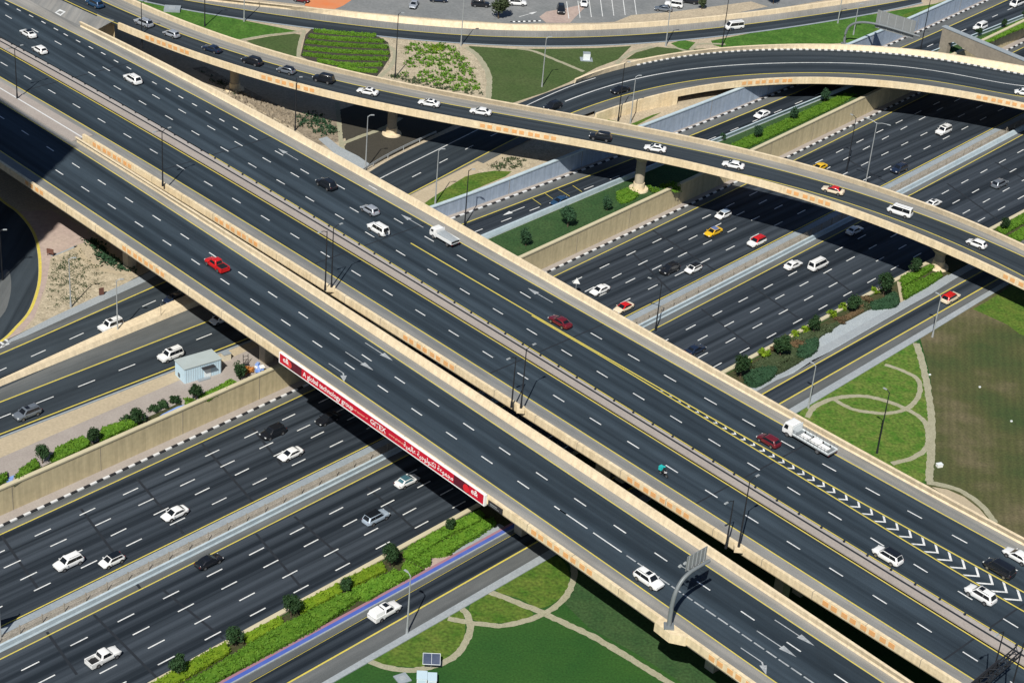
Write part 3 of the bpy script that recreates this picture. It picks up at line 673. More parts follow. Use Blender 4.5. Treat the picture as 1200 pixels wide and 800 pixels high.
# gore lines with chevrons between them
SGo = rrange(sB(481, 285), B1, 3.0)
band(mb, GR, GR, SGo, DK + .012, 3, -0.11, 0.11)
SG2 = rrange(sB(625, 369), B1, 3.0)
mb.strip([FB.p(s, min(GL.t(s), GR.t(s) - .28) - .1, DK + .012) for s in SG2], [FB.p(s, min(GL.t(s), GR.t(s) - .28) + .1, DK + .012) for s in SG2], 3)
s = sB(775, 458)
while s < sB(1199, 703):
    a, b = GL.t(s) + 0.2, GR.t(s) - 0.2
    w = b - a; mid = (a + b) / 2; arm = max(0.35, w * 0.5) * 1.0
    th = min(0.42, 0.28 + w * .04)
    for sg_, e in ((1, b), (-1, a)):
        P = [FB.p(s + arm, mid, DK + .013), FB.p(s, e, DK + .013), FB.p(s - th, e, DK + .013), FB.p(s + arm - th, mid, DK + .013)]
        mb.face(P, 2)
    s += 1.55 if w < 1.3 else 1.85
for (x, y) in ((483, 259), (337.5, 181), (633, 346)):
    arrow(mb, at(x, y, DK), -FB.d, DK + .013, 6, 5.0)
# gravelly gore surface where the slip road peels off at the top left
g = pts(DK - .006, (134, 24), (121, 20), (80, -1), (40, -24), (-20, -50), (-60, -50), (10, 0), (60, 25), (101, 42))
mb.face(g, 1, [(p.x, p.y) for p in g])
mb.face(pts(DK + .012, (64, 15), (70, 11), (77, 14), (71, 19)), 2)
mb.face(pts(DK + .016, (66.5, 15), (70, 13), (74.5, 14.4), (70.7, 17)), 1)
epart(mb, 'road_surface', [ASPH, SHLD, WHITE, YELLOW, ASPH, JOINT, WORN], fix=False)
# paved median; a dark strip stands in for the shade inside its open joint
mb = MB()
mb.ring_loft([[MCry.p(s, DK - .02, .35), MCry.p(s, DK + .16, .35), SLOT.p(s, DK + .16, -.2), SLOT.p(s, DK - .6, -.2)] for s in BS], 0)
mb.ring_loft([[SLOT.p(s, DK - .6, .14), SLOT.p(s, DK + .16, .14), RCly.p(s, DK + .16, -.3), RCly.p(s, DK - .02, -.3)] for s in BS], 1)
band(mb, SLOT, SLOT, BS, DK + .13, 2, -0.2, .14)
s = sB(0, 46)
while s < B1 - 5:
    mb.box(RCly.p(s, DK + .26, -.45), (.22, .22, .24), FB.ang, 2); s += 3.4
epart(mb, 'median', [PINK, mat('rose_grey_pavers', (.32, .30, .29), .95, (.38, .355, .34), .3, amt=.6, fine=(5., .12)), JOINT])
# left parapet, starting where the decks part
mb = MB()
sp = sB(100, 163)
SP = [sp] + [s for s in BS if s > sp + 1]
mb.ring_loft([[MCpup.p(s, DK - .02, .3), MCpup.p(s, DK + .95, 0.0), MCpup.p(s, DK + .95, MO), MCpup.p(s, DK - .05, MO), MCpup.p(s, DK - .25, MO + .1), MCpup.p(s, DK - .25, .3)] for s in SP], 0)
tiles_on(mb, MCpup, MO, DK + .44, [sB(113, 172), sB(252, 261), sB(478, 398), sB(741, 564), sB(968, 710)], 1)
cuts_on(mb, MCpup, MO - .004, .004, DK - .03, DK + .954, SP, 2)
epart(mb, 'parapet', [PARA, TILE, GIRD])
mb = MB()
sr = sB(100, 30)
SR = [sr] + [s for s in BS if s > sr + 1]
mb.ring_loft([[RCbase.p(s, DK - .02, -.12), RCbase.p(s, DK + .25, -.02), RCtop.p(s, DK + .95, -.3), RCtop.p(s, DK + .95, .12), RCtop.p(s, DK - .2, .12), RCbase.p(s, DK - .2)] for s in SR], 0)
epart(mb, 'parapet', [PTOP])
mb = MB()
mb.ring_loft([[MCpup.p(s, DK - .03, MO + .2), SLOT.p(s, DK - .61, -.14), SLOT.p(s, DK - 1.9, -2.4), MCpup.p(s, DK - 1.9, 1.8), MCpup.p(s, DK - .8, .6), MCpup.p(s, DK - .35, MO + .2)] for s in SP], 0)
mb.ring_loft([[SLOT.p(s, DK - .61, .12), RCbase.p(s, DK - .03, .25), RCbase.p(s, DK - .35, .25), RCbase.p(s, DK - .8, -1.2), RCbase.p(s, DK - 1.9, -2.2), SLOT.p(s, DK - 1.9, 2.4)] for s in SR], 0)
epart(mb, 'girder', [GIRD])
for (x, y) in ((345, 336), (690, 560), (913, 688)):
    s = FB.st(at(x, y, 3.0))[0]
    for tt in (5.0, 9.0, 16, 21): pier(east, IE, MCpup.p(s, 0, tt), FB.d, 1.5, 1.3, HW if 330 < x < 700 else ZS, DK - 1.9, False)
# paved strip between the decks where they still run side by side, with its kerb line
mb = MB()
SM = rrange(B0, sB(100, 163) - .3, 4)
mb.ring_loft([[LCry.p(s, DK - .4, .9), LCry.p(s, DK + .15, .9), MCly.p(s, DK + .15, -1.1), MCly.p(s, DK - .4, -1.1)] for s in SM], 0)
band(mb, LCry, LCry, SM, DK + .004, 1, .1, .9)
band(mb, MCly, MCly, SM, DK + .004, 1, -1.1, -.1)
mb.strip([FB.p(s, (LCry.t(s) + MCly.t(s)) / 2 - .12, DK + .162) for s in SM], [FB.p(s, (LCry.t(s) + MCly.t(s)) / 2 + .12, DK + .162) for s in SM], 2)
epart(mb, 'paved_separator', [PINK, SHLD, WHITEK])
# end block of fill under the gore, with its beige face
mb = MB()
fl = [at(x, y, DK - .02) for x, y in ((101, 30), (134, 22.5), (122, 18), (60, -16), (-40, -60), (-60, -20))]
mb.prism([(p.x, p.y) for p in fl], ZW, DK - .03, 0)
epart(mb, 'abutment', [PARA])

# ------------------------------------------------------------------ offshoot: curved flyover
def zfly(x):
    return float(np.interp(x, [100, 300, 600, 900, 1200, 1400], [8.5, 8.4, 7.6, 6.3, 5.0, 4.3]))
F_top = Curve([(60, -10), (134, 25), (200, 49), (300, 82.5), (350, 96), (400, 111), (450, 122.5), (500, 131), (550, 140), (600, 148), (700, 166), (800, 186), (900, 215), (975, 236), (1050, 262.5), (1125, 292.5), (1200, 330)], lambda x: zfly(x) + .95)
F_bot = Curve([(134, 33), (200, 60), (300, 93.8), (350, 106), (400, 120), (450, 130), (500, 140), (550, 149), (600, 158.8), (700, 179), (800, 201), (900, 226), (975, 247.5), (1050, 273.8), (1125, 305), (1200, 343)], lambda x: zfly(x))
F_ry = Curve([(60, -28), (124, 2), (156, 18), (200, 35), (232, 46), (305, 72), (400, 96.3), (487.5, 114), (600, 134.5), (700, 154), (800, 174), (915, 199), (1000, 223.8), (1100, 258.8), (1200, 301)], zfly)
F_in = Curve([(60, -45), (140, 0), (225, 32.5), (300, 60), (375, 81), (450, 98.8), (525, 112.5), (600, 125), (700, 146), (800, 166), (900, 185), (950, 201), (1050, 232.5), (1125, 260), (1200, 294)], zfly)
F_out = Curve([(60, -50), (155, 0), (225, 27.5), (300, 52.5), (375, 75), (450, 92.5), (525, 107.5), (600, 118.8), (700, 140), (800, 160), (900, 178.8), (972.5, 200), (1050, 226), (1125, 254), (1200, 286)], lambda x: zfly(x) + .95)
FX = [20 + 15 * k for k in range(92)]
top = [F_top.p(x) for x in FX]; inn = [F_in.p(x) for x in FX]; out_ = [F_out.p(x) for x in FX]; ry = [F_ry.p(x) for x in FX]
topo = off(top, -0.42)                                    # outer edge of the near parapet (to the right of travel)
basel = lift(off(top, 0.3), -0.95)
fly = empty('flyover', F_ry.p(600), 0, 'slim curved single lane flyover above the highway carrying a row of cars', 'bridge')
IF = Matrix.Translation(-fly.location)
def fpart(mb, name, mats, **k):
    o = mb.build(name, mats, fly, **k); o.data.transform(IF); return o
mb = MB()
pband(mb, basel, ry, 0, 0.0)
pband(mb, ry, inn, 1, 0.0)
pstripe(mb, ry, 3, 0.2)
FLX = [x for x in FX if x >= 860]
F_ly = Curve([(850, 200), (900, 211.5), (975, 232), (1050, 257.5), (1125, 287.5), (1200, 324)], zfly, 3)
pstripe(mb, [F_ly.p(x) for x in FLX], 3, 0.2)
fl2 = [F_ly.p(x) for x in FLX]; bl2 = [p for p, x in zip(basel, FX) if x >= 860]
pband(mb, bl2, fl2, 4, 0.004)
FEX = [x for x in FX if x <= 290]
pstripe(mb, off([p for p, x in zip(basel, FX) if x <= 290], .5), 3, 0.2)
fpart(mb, 'road_surface', [ASPH_R, SHLD, WHITE, YELLOW, SHLD_D], fix=False)
k0 = min(k for k, x in enumerate(FX) if x >= 128)
def parapet_rings(inner_base, inner_top, outer_top, drop=1.15):
    return [[b + Vector((0, 0, -.03)), t, o, Vector((o.x, o.y, o.z - drop)), Vector((b.x, b.y, o.z - drop))] for b, t, o in zip(inner_base, inner_top, outer_top)]
mb = MB()
mb.ring_loft(parapet_rings(basel, top, topo)[k0:], 0)
def ptiles(mb, O, X, groups, m, z=-0.5):
    R = None
    for x0, n in groups:
        j = min(range(len(X)), key=lambda k: abs(X[k] - x0)); P = resample(O[j:j + 12], 0.1)
        for k in range(n):
            i = int((0.6 + k * 1.18 + (k // 2) * .28) / .1)
            if i + 8 >= len(P): break
            a, b = P[i], P[i + 8]
            nrm = Vector((b.y - a.y, a.x - b.x, 0)).normalized() * 0.035
            mb.ring_loft([[Vector((q.x, q.y, q.z + z + h)) for q, h in ((a, -.31), (b, -.31), (b, .31), (a, .31))], [Vector((q.x, q.y, q.z + z + h)) + nrm for q, h in ((a, -.31), (b, -.31), (b, .31), (a, .31))]], m)
ptiles(mb, topo, FX, ((167, 8), (312, 8), (560, 10), (915, 6), (1170, 6)), 1)
fpart(mb, 'parapet', [PARA, TILE])
mb = MB()
ot = [F_out.p(x) for x in FX]
oti = off(ot, -0.38)
mb.ring_loft([[b + Vector((0, 0, -.03)), ti, o, Vector((o.x, o.y, o.z - 1.2)), Vector((b.x, b.y, b.z - .3))] for b, ti, o in zip(inn, oti, off(ot, .1))], 0)
fpart(mb, 'parapet', [PTOP])
mb = MB()
gi, go = off(topo, 0.25), off(ot, -0.1)
mb.ring_loft([[Vector((a.x, a.y, a.z - 1.0)), Vector((b.x, b.y, b.z - 1.0)), Vector((b.x, b.y, b.z - 1.3)), b.lerp(a, .25) + Vector((0, 0, -1.75)), b.lerp(a, .3) + Vector((0, 0, -2.7)), a.lerp(b, .3) + Vector((0, 0, -2.7)), a.lerp(b, .25) + Vector((0, 0, -1.75)), Vector((a.x, a.y, a.z - 1.3))] for a, b in zip(gi, go)][k0:], 0)
fpart(mb, 'girder', [GIRD])
def round_pier(parent, inv, p, z0, z1, r=0.8, base=True):
    mb = MB(); mb.cyl((p.x, p.y, z0 - .2), r, r, z1 - z0 - 0.9, 20, 0)
    mb.cyl((p.x, p.y, z1 - 1.15), r + .1, r + 1.3, 1.2, 20, 0)
    o = mb.build('pier', [PIERM], parent, smooth=True); o.data.transform(inv)
    if base:
        mb = MB(); mb.cyl((p.x, p.y, z0 - .1), 1.7, 1.6, .4, 28, 0); mb.cyl((p.x, p.y, z0 + .3), 1.0, .92, 1.0, 24, 0)
        q = mb.build('pier_base', [PTOP], o, smooth=True); q.data.transform(inv)
    return o
for (x, y, z) in ((275, 105, ZN), (459, 157, ZN), (748, 222, ZW), (1099, 313, ZS), (1225, 395, ZS)):
    q = at(x, y, z); j = min(range(len(FX)), key=lambda k: (F_ry.p(FX[k]) - q).length)
    round_pier(fly, IF, at(x, y, z), z, F_ry.p(FX[j]).z - 1.7)

# ------------------------------------------------------------------ loop ramp that climbs from the slip road
def zloop(x): return float(np.interp(x, [400, 560, 640, 720, 800, 900, 1300], [0.8, 0.8, 1.1, 1.9, 2.6, 2.9, 2.9]))
L_left = Curve([(440, 197), (498, 168), (560, 138.5), (619, 119), (650, 106), (672, 97.5), (700, 88), (725, 81), (762, 73), (800, 67), (850, 61), (900, 58.8), (975, 58.8), (1050, 63.8), (1125, 73.8), (1200, 87.5)], zloop, 7)
L_ry = Curve([(440, 247), (479, 227), (520, 206.5), (560, 186), (585, 172.5), (630, 149.5), (672.5, 130), (725, 114), (775, 102.5), (850, 90), (900, 86), (975, 85.5), (1050, 90.5), (1125, 100), (1200, 113.8)], zloop, 7)
L_mid = Curve([(440, 229.5), (476, 211), (509, 194), (542, 177.4), (600, 148), (655, 121), (712.5, 101), (775, 87.5), (850, 77.5), (900, 74), (975, 73.8), (1050, 78), (1125, 88), (1200, 101)], zloop, 7)
L_wl = Curve([(440, 212), (446, 209), (480, 192), (518, 173), (570, 147), (619, 123), (672, 100), (700, 91)], zloop, 4)
L_top = Curve([(672, 143), (695, 133), (730, 122), (762.5, 112.5), (800, 104), (850, 96), (900, 91.5), (975, 90.7), (1050, 95.5), (1125, 106), (1200, 120.5)], lambda x: zloop(x) + .95, 5)
L_out = Curve([(667, 95.5), (700, 83), (725, 75), (762, 67.5), (800, 61), (850, 55.5), (900, 52.5), (975, 52), (1050, 56), (1125, 65), (1200, 77.5)], lambda x: zloop(x) + .95, 5)
LX_ = [410 + 12 * k for k in range(73)]
ramp = empty('ramp_bridge', L_ry.p(900), 0, 'two lane loop ramp curving behind the slim flyover with black and white kerb stones', 'bridge')
IR = Matrix.Translation(-ramp.location)
def rpart(mb, name, mats, **k):
    o = mb.build(name, mats, ramp, **k); o.data.transform(IR); return o
X1 = [x for x in LX_ if x >= 690]
lin_ = [L_left.p(x) for x in LX_]; lry = [L_ry.p(x) for x in LX_]
XT = [x for x in LX_ if x >= 694]
ltop = [L_top.p(x) for x in XT]; lbase = lift(off(ltop, .3), -.95); ltopo = off(ltop, -.4)
mb = MB()
pband(mb, lry, lin_, 0, 0.012)
lrx = [L_ry.p(x) for x in XT]
pband(mb, lbase, lrx, 1, 0.012)
X0 = [x for x in LX_ if x <= 700]
la = [L_ry.p(x) for x in X0]
pband(mb, off(la, -1.9), la, 1, 0.012)
pstripe(mb, lry, 3, 0.2, .024)
pstripe(mb, [L_mid.p(x) for x in LX_ if x >= 655], 2, 0.22, .024)
pdashes(mb, [L_mid.p(x) for x in LX_ if x <= 655], 2, 2.3, 7.2, .17, .024, 1.2)
pstripe(mb, [L_wl.p(x) for x in LX_ if x <= 700], 2, 0.17, .024)
rpart(mb, 'road_surface', [ASPH_R, SHLD_D, WHITE, YELLOW], fix=False)
mb = MB(); mb.ring_loft(parapet_rings(lbase, ltop, ltopo, 1.2), 0)
ptiles(mb, ltopo, XT, ((866, 8), (1142, 8)), 1)
rpart(mb, 'parapet', [PARA, TILE])
XO = [x for x in LX_ if x >= 667]
lo = [L_out.p(x) for x in XO]; li = [L_left.p(x) for x in XO]
mb = MB(); mb.ring_loft([[b + Vector((0, 0, -.03)), ti, o, Vector((o.x, o.y, o.z - 1.3)), Vector((b.x, b.y, b.z - .4))] for b, ti, o in zip(li, off(lo, -.36), off(lo, .1))], 0)
rpart(mb, 'parapet', [PTOP])
# chequered kerb along the far parapet
mb = MB()
kp = resample([L_left.p(x) for x in LX_ if x >= 740], 0.62); kq = off(kp, -.32)
for k in range(len(kp) - 1):
    m = 1 if (k // 1) % 2 else 0
    mb.ring_loft([[lift([kp[i]], .0)[0], lift([kp[i]], .18)[0], lift([kq[i]], .18)[0], lift([kq[i]], .0)[0]] for i in (k, k + 1)], m)
rpart(mb, 'kerb', [WHITEK, SHLD_D])
XB = [x for x in LX_ if x >= 790]
bt, bo = off([L_top.p(x) for x in XB], -.15), [L_out.p(x) for x in XB]
mb = MB(); mb.ring_loft([[Vector((a.x, a.y, a.z - 1.0)), Vector((b.x, b.y, b.z - 1.0)), Vector((b.x, b.y, b.z - 1.4)), b.lerp(a, .2) + Vector((0, 0, -2.5)), a.lerp(b, .2) + Vector((0, 0, -2.5)), Vector((a.x, a.y, a.z - 1.4))] for a, b in zip(bt, bo)], 0)
rpart(mb, 'girder', [GIRD])
XA = [x for x in LX_ if 690 <= x <= 796]
at_, ao = [L_top.p(max(x, 694)) for x in XA], [L_out.p(max(x, 667)) for x in XA]
mb = MB(); a2 = off(at_, -.385)
mb.ring_loft([[Vector((a.x, a.y, a.z - 1.0)), Vector((b.x, b.y, b.z - 1.0)), Vector((b.x, b.y, -1.2)), Vector((a.x, a.y, -1.2))] for a, b in zip(a2, ao)], 0)
rpart(mb, 'abutment', [PARA])
pr_ = L_mid.p(1245); pier(ramp, IR, Vector((pr_.x, pr_.y, 0)), FH.d, 5.0, 1.2, HW, 1.2, False)
pr_ = L_mid.p(985); pier(ramp, IR, Vector((pr_.x, pr_.y, 0)), FH.d, 5.0, 1.2, ZW, 1.2, False)

# guard rail along the slip road
gr = empty('guard_rail', L_left.p(470), 0, 'grey steel guard rail along the slip road beside the dark soil bed', 'guard rail')
mb = MB(); P = off([L_left.p(x) for x in range(424, 520, 6)], .6)
mb.ring_loft([[Vector((p.x, p.y, p.z + .45)), Vector((p.x, p.y, p.z + .8)), Vector((q.x, q.y, q.z + .8)), Vector((q.x, q.y, q.z + .45))] for p, q in zip(P, off(P, .08))], 0)
o = mb.build('rail', METG, gr); o.data.transform(Matrix.Translation(-gr.location))
for p in resample(P, 4.0):
    mb = MB(); mb.box((p.x, p.y, p.z + .35), (.1, .1, .7)); o = mb.build('post', METG, gr); o.data.transform(Matrix.Translation(-gr.location))

# ------------------------------------------------------------------ ground north of the overpass, collector road and its blue wall
blue_top = Line(FH, ZN + .5, [(520, 238.8), (631, 193.8), (748, 146), (825, 116.8), (1028, 36.7), (1125, 0)], 2)
blue_foot = Line(FH, ZW, [(525, 253.8), (645, 210), (791.7, 155.8), (850.2, 130.3), (1041.7, 51.7), (1146.7, 3.3)], 2)
kerbC = Line(FH, ZW, [(530, 257), (647.5, 212.5), (800, 154), (857, 131), (1050, 51), (1150, 4)], 2)
yC = Line(FH, ZW, [(543.5, 261.5), (600, 241), (668, 215), (812, 159), (888, 127.7), (1055, 55.8), (1100, 35.8), (1181.7, 0.8)], 2)
barCu = Line(FH, ZW + .9, [(563.8, 275), (722, 211.5), (900, 136.5), (961, 112), (1140, 42), (1200, 16)], 2)
barCl = Line(FH, ZW, [(572, 279.5), (732, 214), (900, 141), (966, 114), (1148, 44), (1204, 18)], 2)
sR0 = FH.st(at(500, 262, ZW))[0] - 22
CS = rrange(sR0, S1, 5)
mb = MB()
wn = [blue_foot.p(s, 0, .35) for s in CS]
def under(px, py): p = at(px, py, ZN); return (p.x, p.y)
tB = -2.0
q0 = FB.st(wn[0]); 
nw = [FB.p(s, 7.0, 0) for s in (q0[0], -150, -500)]
mb.prism([(p.x, p.y) for p in wn] + [tuple(FH.o + FH.d * S1 + FH.n * 1400), (nw[2].x + 400, nw[2].y + 900), (nw[2].x, nw[2].y), (nw[1].x, nw[1].y), (nw[0].x, nw[0].y)], ZW - .3, ZN, 0)
mb.build('north_ground', [SAND], kind='structure')
e = empty('retaining_wall', blue_foot.p(CS[8], ZW), 0, 'pale blue grey retaining wall beside the collector road, passing under both ramps', 'wall')
bz = lambda q: float(np.interp(q, [FH.st(at(560, 240, ZW))[0], FH.st(at(740, 172, ZW))[0]], [ZN + .45, ZN + 1.45]))
mb = MB(); mb.ring_loft([[blue_foot.p(q, z, t) for t, z in ((0, ZW - .1), (.4, ZW - .1), (.4, bz(q)), (0, bz(q)))] for q in CS], 0)
for q in [-40 + 17 * k for k in range(14)]: mb.box(blue_foot.p(q, (ZW + bz(q)) / 2, -.01), (.06, .05, bz(q) - ZW - .02), FH.ang, 1)
o = mb.build('wall_face', [WALLBL, GIRD], e); o.data.transform(Matrix.Translation(-e.location))
mb = MB(); mb.ring_loft([[blue_foot.p(q, z, t) for t, z in ((-.1, bz(q) + .003), (.52, bz(q) + .003), (.52, bz(q) + .2), (-.1, bz(q) + .2))] for q in CS], 0)
o = mb.build('coping', PALE, e); o.data.transform(Matrix.Translation(-e.location))
mb = MB()
band(mb, barCl, kerbC, CS, ZW + .012, 0, -.05, .3)
band(mb, yC, kerbC, CS, ZW + .018, 1, .1, 0)
stripe(mb, yC, CS, ZW + .026, 3, .2)
dC = Line(FH, ZW, [(558.8, 270.5), (590.8, 259.3), (626, 245.8), (692.5, 220.5)], 1)
s0 = FH.st(at(558.8, 270.5, ZW))[0]
for k in range(40): dash(mb, yC, s0 + k * 6.4, ZW + .026, 2, 2.3, .17, dC.t(s0) - yC.t(s0))
for (a, b) in (((624, 233), (634, 240)), ((639, 227), (651, 235.5)), ((654, 222), (667.5, 230)), ((671, 217.5), (682, 225))):
    pstripe(mb, [at(*a, ZW), at(*b, ZW)], 3, .11, .026)
arrow(mb, at(602, 247.5, ZW), -FH.d, ZW + .027, 2, 5.0, False)
mb.build('collector_road', [ASPH_H, SHLD_D, WHITE, YELLOW], kind='structure', fix=False)
mb = MB()
mb.strip([kerbC.p(s, ZW + .14) for s in CS], [blue_foot.p(s, ZW + .14, .1) for s in CS], 0)
for a, b in zip(rrange(sR0, S1, 1.0), rrange(sR0, S1, 1.0)[1:]):
    mb.ring_loft([[kerbC.p(s, z, t) for t, z in ((-.12, ZW - .05), (.2, ZW - .05), (.2, ZW + .17), (-.12, ZW + .17))] for s in (a, b)], 1 if int(round(a)) % 2 else 2)
mb.build('collector_pavement', [PINK, BLACKK, WHITEK], kind='structure')
e = empty('barrier', barCl.p(CS[8], ZW), 0, 'pale white concrete barrier between the collector road and the tree strip', 'barrier')
mb = MB(); mb.ring_loft([[barCl.p(s, ZW - .02, -.05), barCl.p(s, ZW + .25, -.02), barCu.p(s, ZW + .9, -.22), barCu.p(s, ZW + .9, .06), barCl.p(s, ZW + .2, .45), barCl.p(s, ZW - .02, .5)] for s in CS], 0)
o = mb.build('barrier_wall', PALE, e); o.data.transform(Matrix.Translation(-e.location))
# green strip with trees between collector road and highway
mb = MB(); band(mb, far_wall_foot, barCl, CS, ZW + .02, 0, .4, -.1); mb.build('verge_lawn', [LAWN2], kind='structure')

def patch(name, z, px, m, smooth=0, th=None):
    P = [at(x, y, z) for x, y in px]
    if smooth: P = smoothpoly(P, smooth, True)
    mb = MB(); mb.face(P, 0, [(p.x, p.y) for p in P]); return mb.build(name, [m], kind='structure')
def trail(name, z, px, w, m, sm=6):
    P = smoothpoly([at(x, y, z) for x, y in px], sm)
    w *= .8; P = resample(P, .45)
    A, B = off(P, w / 2), off(P, -w / 2)
    j = w * .09                                            # trodden, uneven edges
    A = [a + (a - b).normalized() * rng.uniform(-j, j) for a, b in zip(A, B)]; B = [b + (b - a).normalized() * rng.uniform(-j, j) for a, b in zip(A, B)]
    mb = MB(); pband(mb, A, B, 0, 0.0); return mb.build(name, [m], kind='structure', fix=False)
zn = ZN + .015
# along the slip road, between main overpass and flyover
patch('soil_bed', zn, [(402, 150), (406, 168), (400, 178), (426, 197), (438, 193), (505, 160), (545, 140), (420, 120)], DIRT)
patch('soil_bed', zn + .01, [(395, 130), (400, 139), (401, 163), (430, 154), (452, 145), (470, 130), (430, 118)], DIRT)
trail('footpath', zn + .02, [(395, 120), (397, 140), (402, 175), (420, 195)], 1.0, PATH)
trail('footpath', zn + .022, [(402, 168), (425, 159), (450, 150), (470, 138)], 1.1, PATH)
patch('paved_corner', zn + .024, [(373, 163), (383, 160), (398, 172), (420, 183), (433, 192), (428, 199), (410, 196), (392, 180)], SIDEW)
patch('rubble_bed', zn + .004, [(240, 78), (300, 110), (345, 132), (395, 142), (400, 165), (372, 172), (345, 150), (300, 126), (255, 96), (225, 80)], ROCKY)
patch('gravel_shoulder', zn, [(480, 229), (560, 188.5), (640, 148), (650, 153), (575, 192), (512, 236), (500, 240)], TAN)
patch('rough_grass', zn + .01, [(492, 242), (506, 232), (524, 220), (545, 207), (560, 203), (580, 200), (600, 201), (592, 207), (556, 222), (524, 238), (505, 246)], ROUGH)
patch('sandy_ground', zn + .006, [(560, 200), (600, 182), (650, 160), (690, 140), (700, 150), (655, 175), (620, 196), (590, 206), (565, 208)], SANDR)
patch('rough_grass', zn + .01, [(690, 150), (700, 137), (738, 146), (764, 135), (775, 132), (740, 150), (715, 160)], ROUGH)
# beyond the flyover
patch('lush_grass', zn, [(140, -14), (170, 3), (246, 16), (300, 27), (345, 36), (352, 37), (340, 39), (283, 46.5), (262, 44), (222, 27), (165, 3), (130, -14)], LUSH, 0)
patch('dark_grass', zn + .005, [(288, 48), (315, 43), (345, 39.5), (352, 41), (350, 57), (347, 68), (320, 62)], DULL)
trail('footpath', zn + .01, [(280, 47.5), (310, 42), (340, 38.5), (358, 36)], .8, PATH)
trail('footpath', zn + .011, [(357, 37), (352, 48), (350, 60), (349, 70)], .8, PATH)
patch('planted_sand', zn, [(448, 44), (548, 56), (562, 68), (571, 88), (570, 114), (440, 90), (455, 62)], SANDR)
patch('soil_bed', zn + .004, [(352, 66), (358, 41), (366, 33), (440, 41), (455, 50), (458, 66), (448, 82), (440, 92), (380, 80)], DIRT)
patch('dull_grass', zn + .002, [(549, 54), (600, 57.5), (640, 57.5), (700, 56.5), (740, 54), (724, 70), (700, 79), (668, 96), (640, 108), (600, 121), (575, 118), (574, 88)], DULL)
trail('footpath', zn + .01, [(452, 52), (463, 62), (458, 78), (445, 90)], 1.0, PATH)
trail('footpath', zn + .01, [(546, 55), (560, 66), (572, 86), (573, 104), (572, 116)], 1.3, PATH)
trail('footpath', zn + .012, [(606, 57), (625, 60), (655, 72), (684, 84)], 1.0, PATH)
trail('footpath', zn + .012, [(765, 55), (742, 61), (730, 68), (722, 75)], 1.1, PATH)
patch('dull_grass', zn + .003, [(733, 70), (745, 62), (770, 55), (800, 58), (828, 57), (800, 62), (760, 68)], DULL)
patch('lush_grass', zn + .002, [(786, 51), (800, 47), (815, 50), (806, 59), (796, 57)], LUSH)
trail('footpath', zn + .01, [(782, 54), (795, 57), (808, 60), (818, 52), (850, 52)], .9, PATH)
patch('lush_grass', zn, [(833, 48), (880, 39), (950, 27), (1020, 17.5), (1100, 4), (1108, 3), (1104, 9), (1028, 37), (1000, 50), (900, 56), (850, 57), (836, 53)], LUSH)
patch('planted_edge', zn + .004, [(1020, 37), (1060, 17), (1104, 2), (1120, -3), (1124, 0), (1028, 37.5)], ROUGH)

# the far service road and the car park behind its parapet
zT = lambda x: ZN
T_out = Curve([(180, -14), (277, 0), (425, 15), (512, 23), (600, 29.5), (700, 28), (800, 22), (900, 12.5), (978, 0), (1060, -14)], lambda x: ZN + .95, 6)
T_in = Curve([(180, -9), (300, 6), (425, 22.5), (512, 31), (600, 36.7), (700, 35), (800, 28), (900, 18.8), (980, 6), (1060, -6)], zT, 6)
T_y = Curve([(180, -6), (220.7, 0), (300, 15), (420, 30), (450, 33), (525, 40), (600, 44.7), (700, 43), (800, 36.5), (900, 26), (1020, 7.5), (1080, -3)], zT, 6)
T_lo = Curve([(150, -3), (168.7, 1), (246.7, 15), (300, 24), (344, 33), (450, 41.5), (525, 48), (600, 54.5), (700, 53.8), (800, 46.5), (900, 34.5), (1020, 16.7), (1092, 0)], zT, 6)
TX = [150 + 15 * k for k in range(63)]
mb = MB()
ti, ty, tl = [T_in.p(x) for x in TX], [T_y.p(x) for x in TX], [T_lo.p(x) for x in TX]
pband(mb, tl, ty, 0, .02); pband(mb, ty, ti, 1, .02); pstripe(mb, ty, 2, .2, .03)
pband(mb, off(tl, -.5), tl, 3, .05)
mb.build('service_road', [ASPH_R, SHLD, YELLOW, STRIP], kind='structure', fix=False)
e = empty('parapet_wall', T_out.p(600), 0, 'long pale beige parapet between the far service road and the car park', 'wall')
mb = MB(); to = [T_out.p(x) for x in TX]
mb.ring_loft([[b + Vector((0, 0, -.03)), t, o, Vector((o.x, o.y, ZN - .1))] for b, t, o in zip(ti, off(to, -.4), off(to, .1))], 0)
o = mb.build('wall_face', PTOP, e); o.data.transform(Matrix.Translation(-e.location))
patch('car_park', ZN + .01, [(420, 14), (512, 22), (600, 28), (700, 27), (800, 21), (900, 12), (975, -1), (1000, -30), (300, -40), (280, -3)], PARK)
patch('red_sand_heap_ground', ZN + .016, [(357, 7), (362, -4), (380, -14), (420, -10), (411, 1), (402, 7), (392, 11), (374, 10)], ORNG)
patch('paved_island', ZN + .018, [(632, 20), (640, 14), (662, 10), (690, 4), (668, 27), (640, 27)], PINKR)
patch('sandy_verge', ZN + .018, [(720, 26), (740, 18), (790, 14), (880, 2), (900, 8), (860, 16), (800, 21), (750, 26)], SAND)
mb = MB()
for x0, y0, dx, dy, n in ((664, 2, 13.2, -.8, 7), (468, 6, 14, 1.4, 6), (520, 10, 12, 1, 4)):
    for k in range(n):
        a = at(x0 + dx * k, y0 + dy * k, ZN + .03); b = at(x0 + dx * k + 2.6, y0 + dy * k + 20, ZN + .03)
        if y0 + dy * k + 20 < 25: pstripe(mb, [a, b], 0, .14, 0)
for k in range(12):
    a = at(598 + 3 * k, 26 - .1 * k, ZN + .05); b = at(600.6 + 3 * k, 26 - .1 * k, ZN + .05); mb.tube([a, b], .14, 4, 0 if k % 2 else 1)
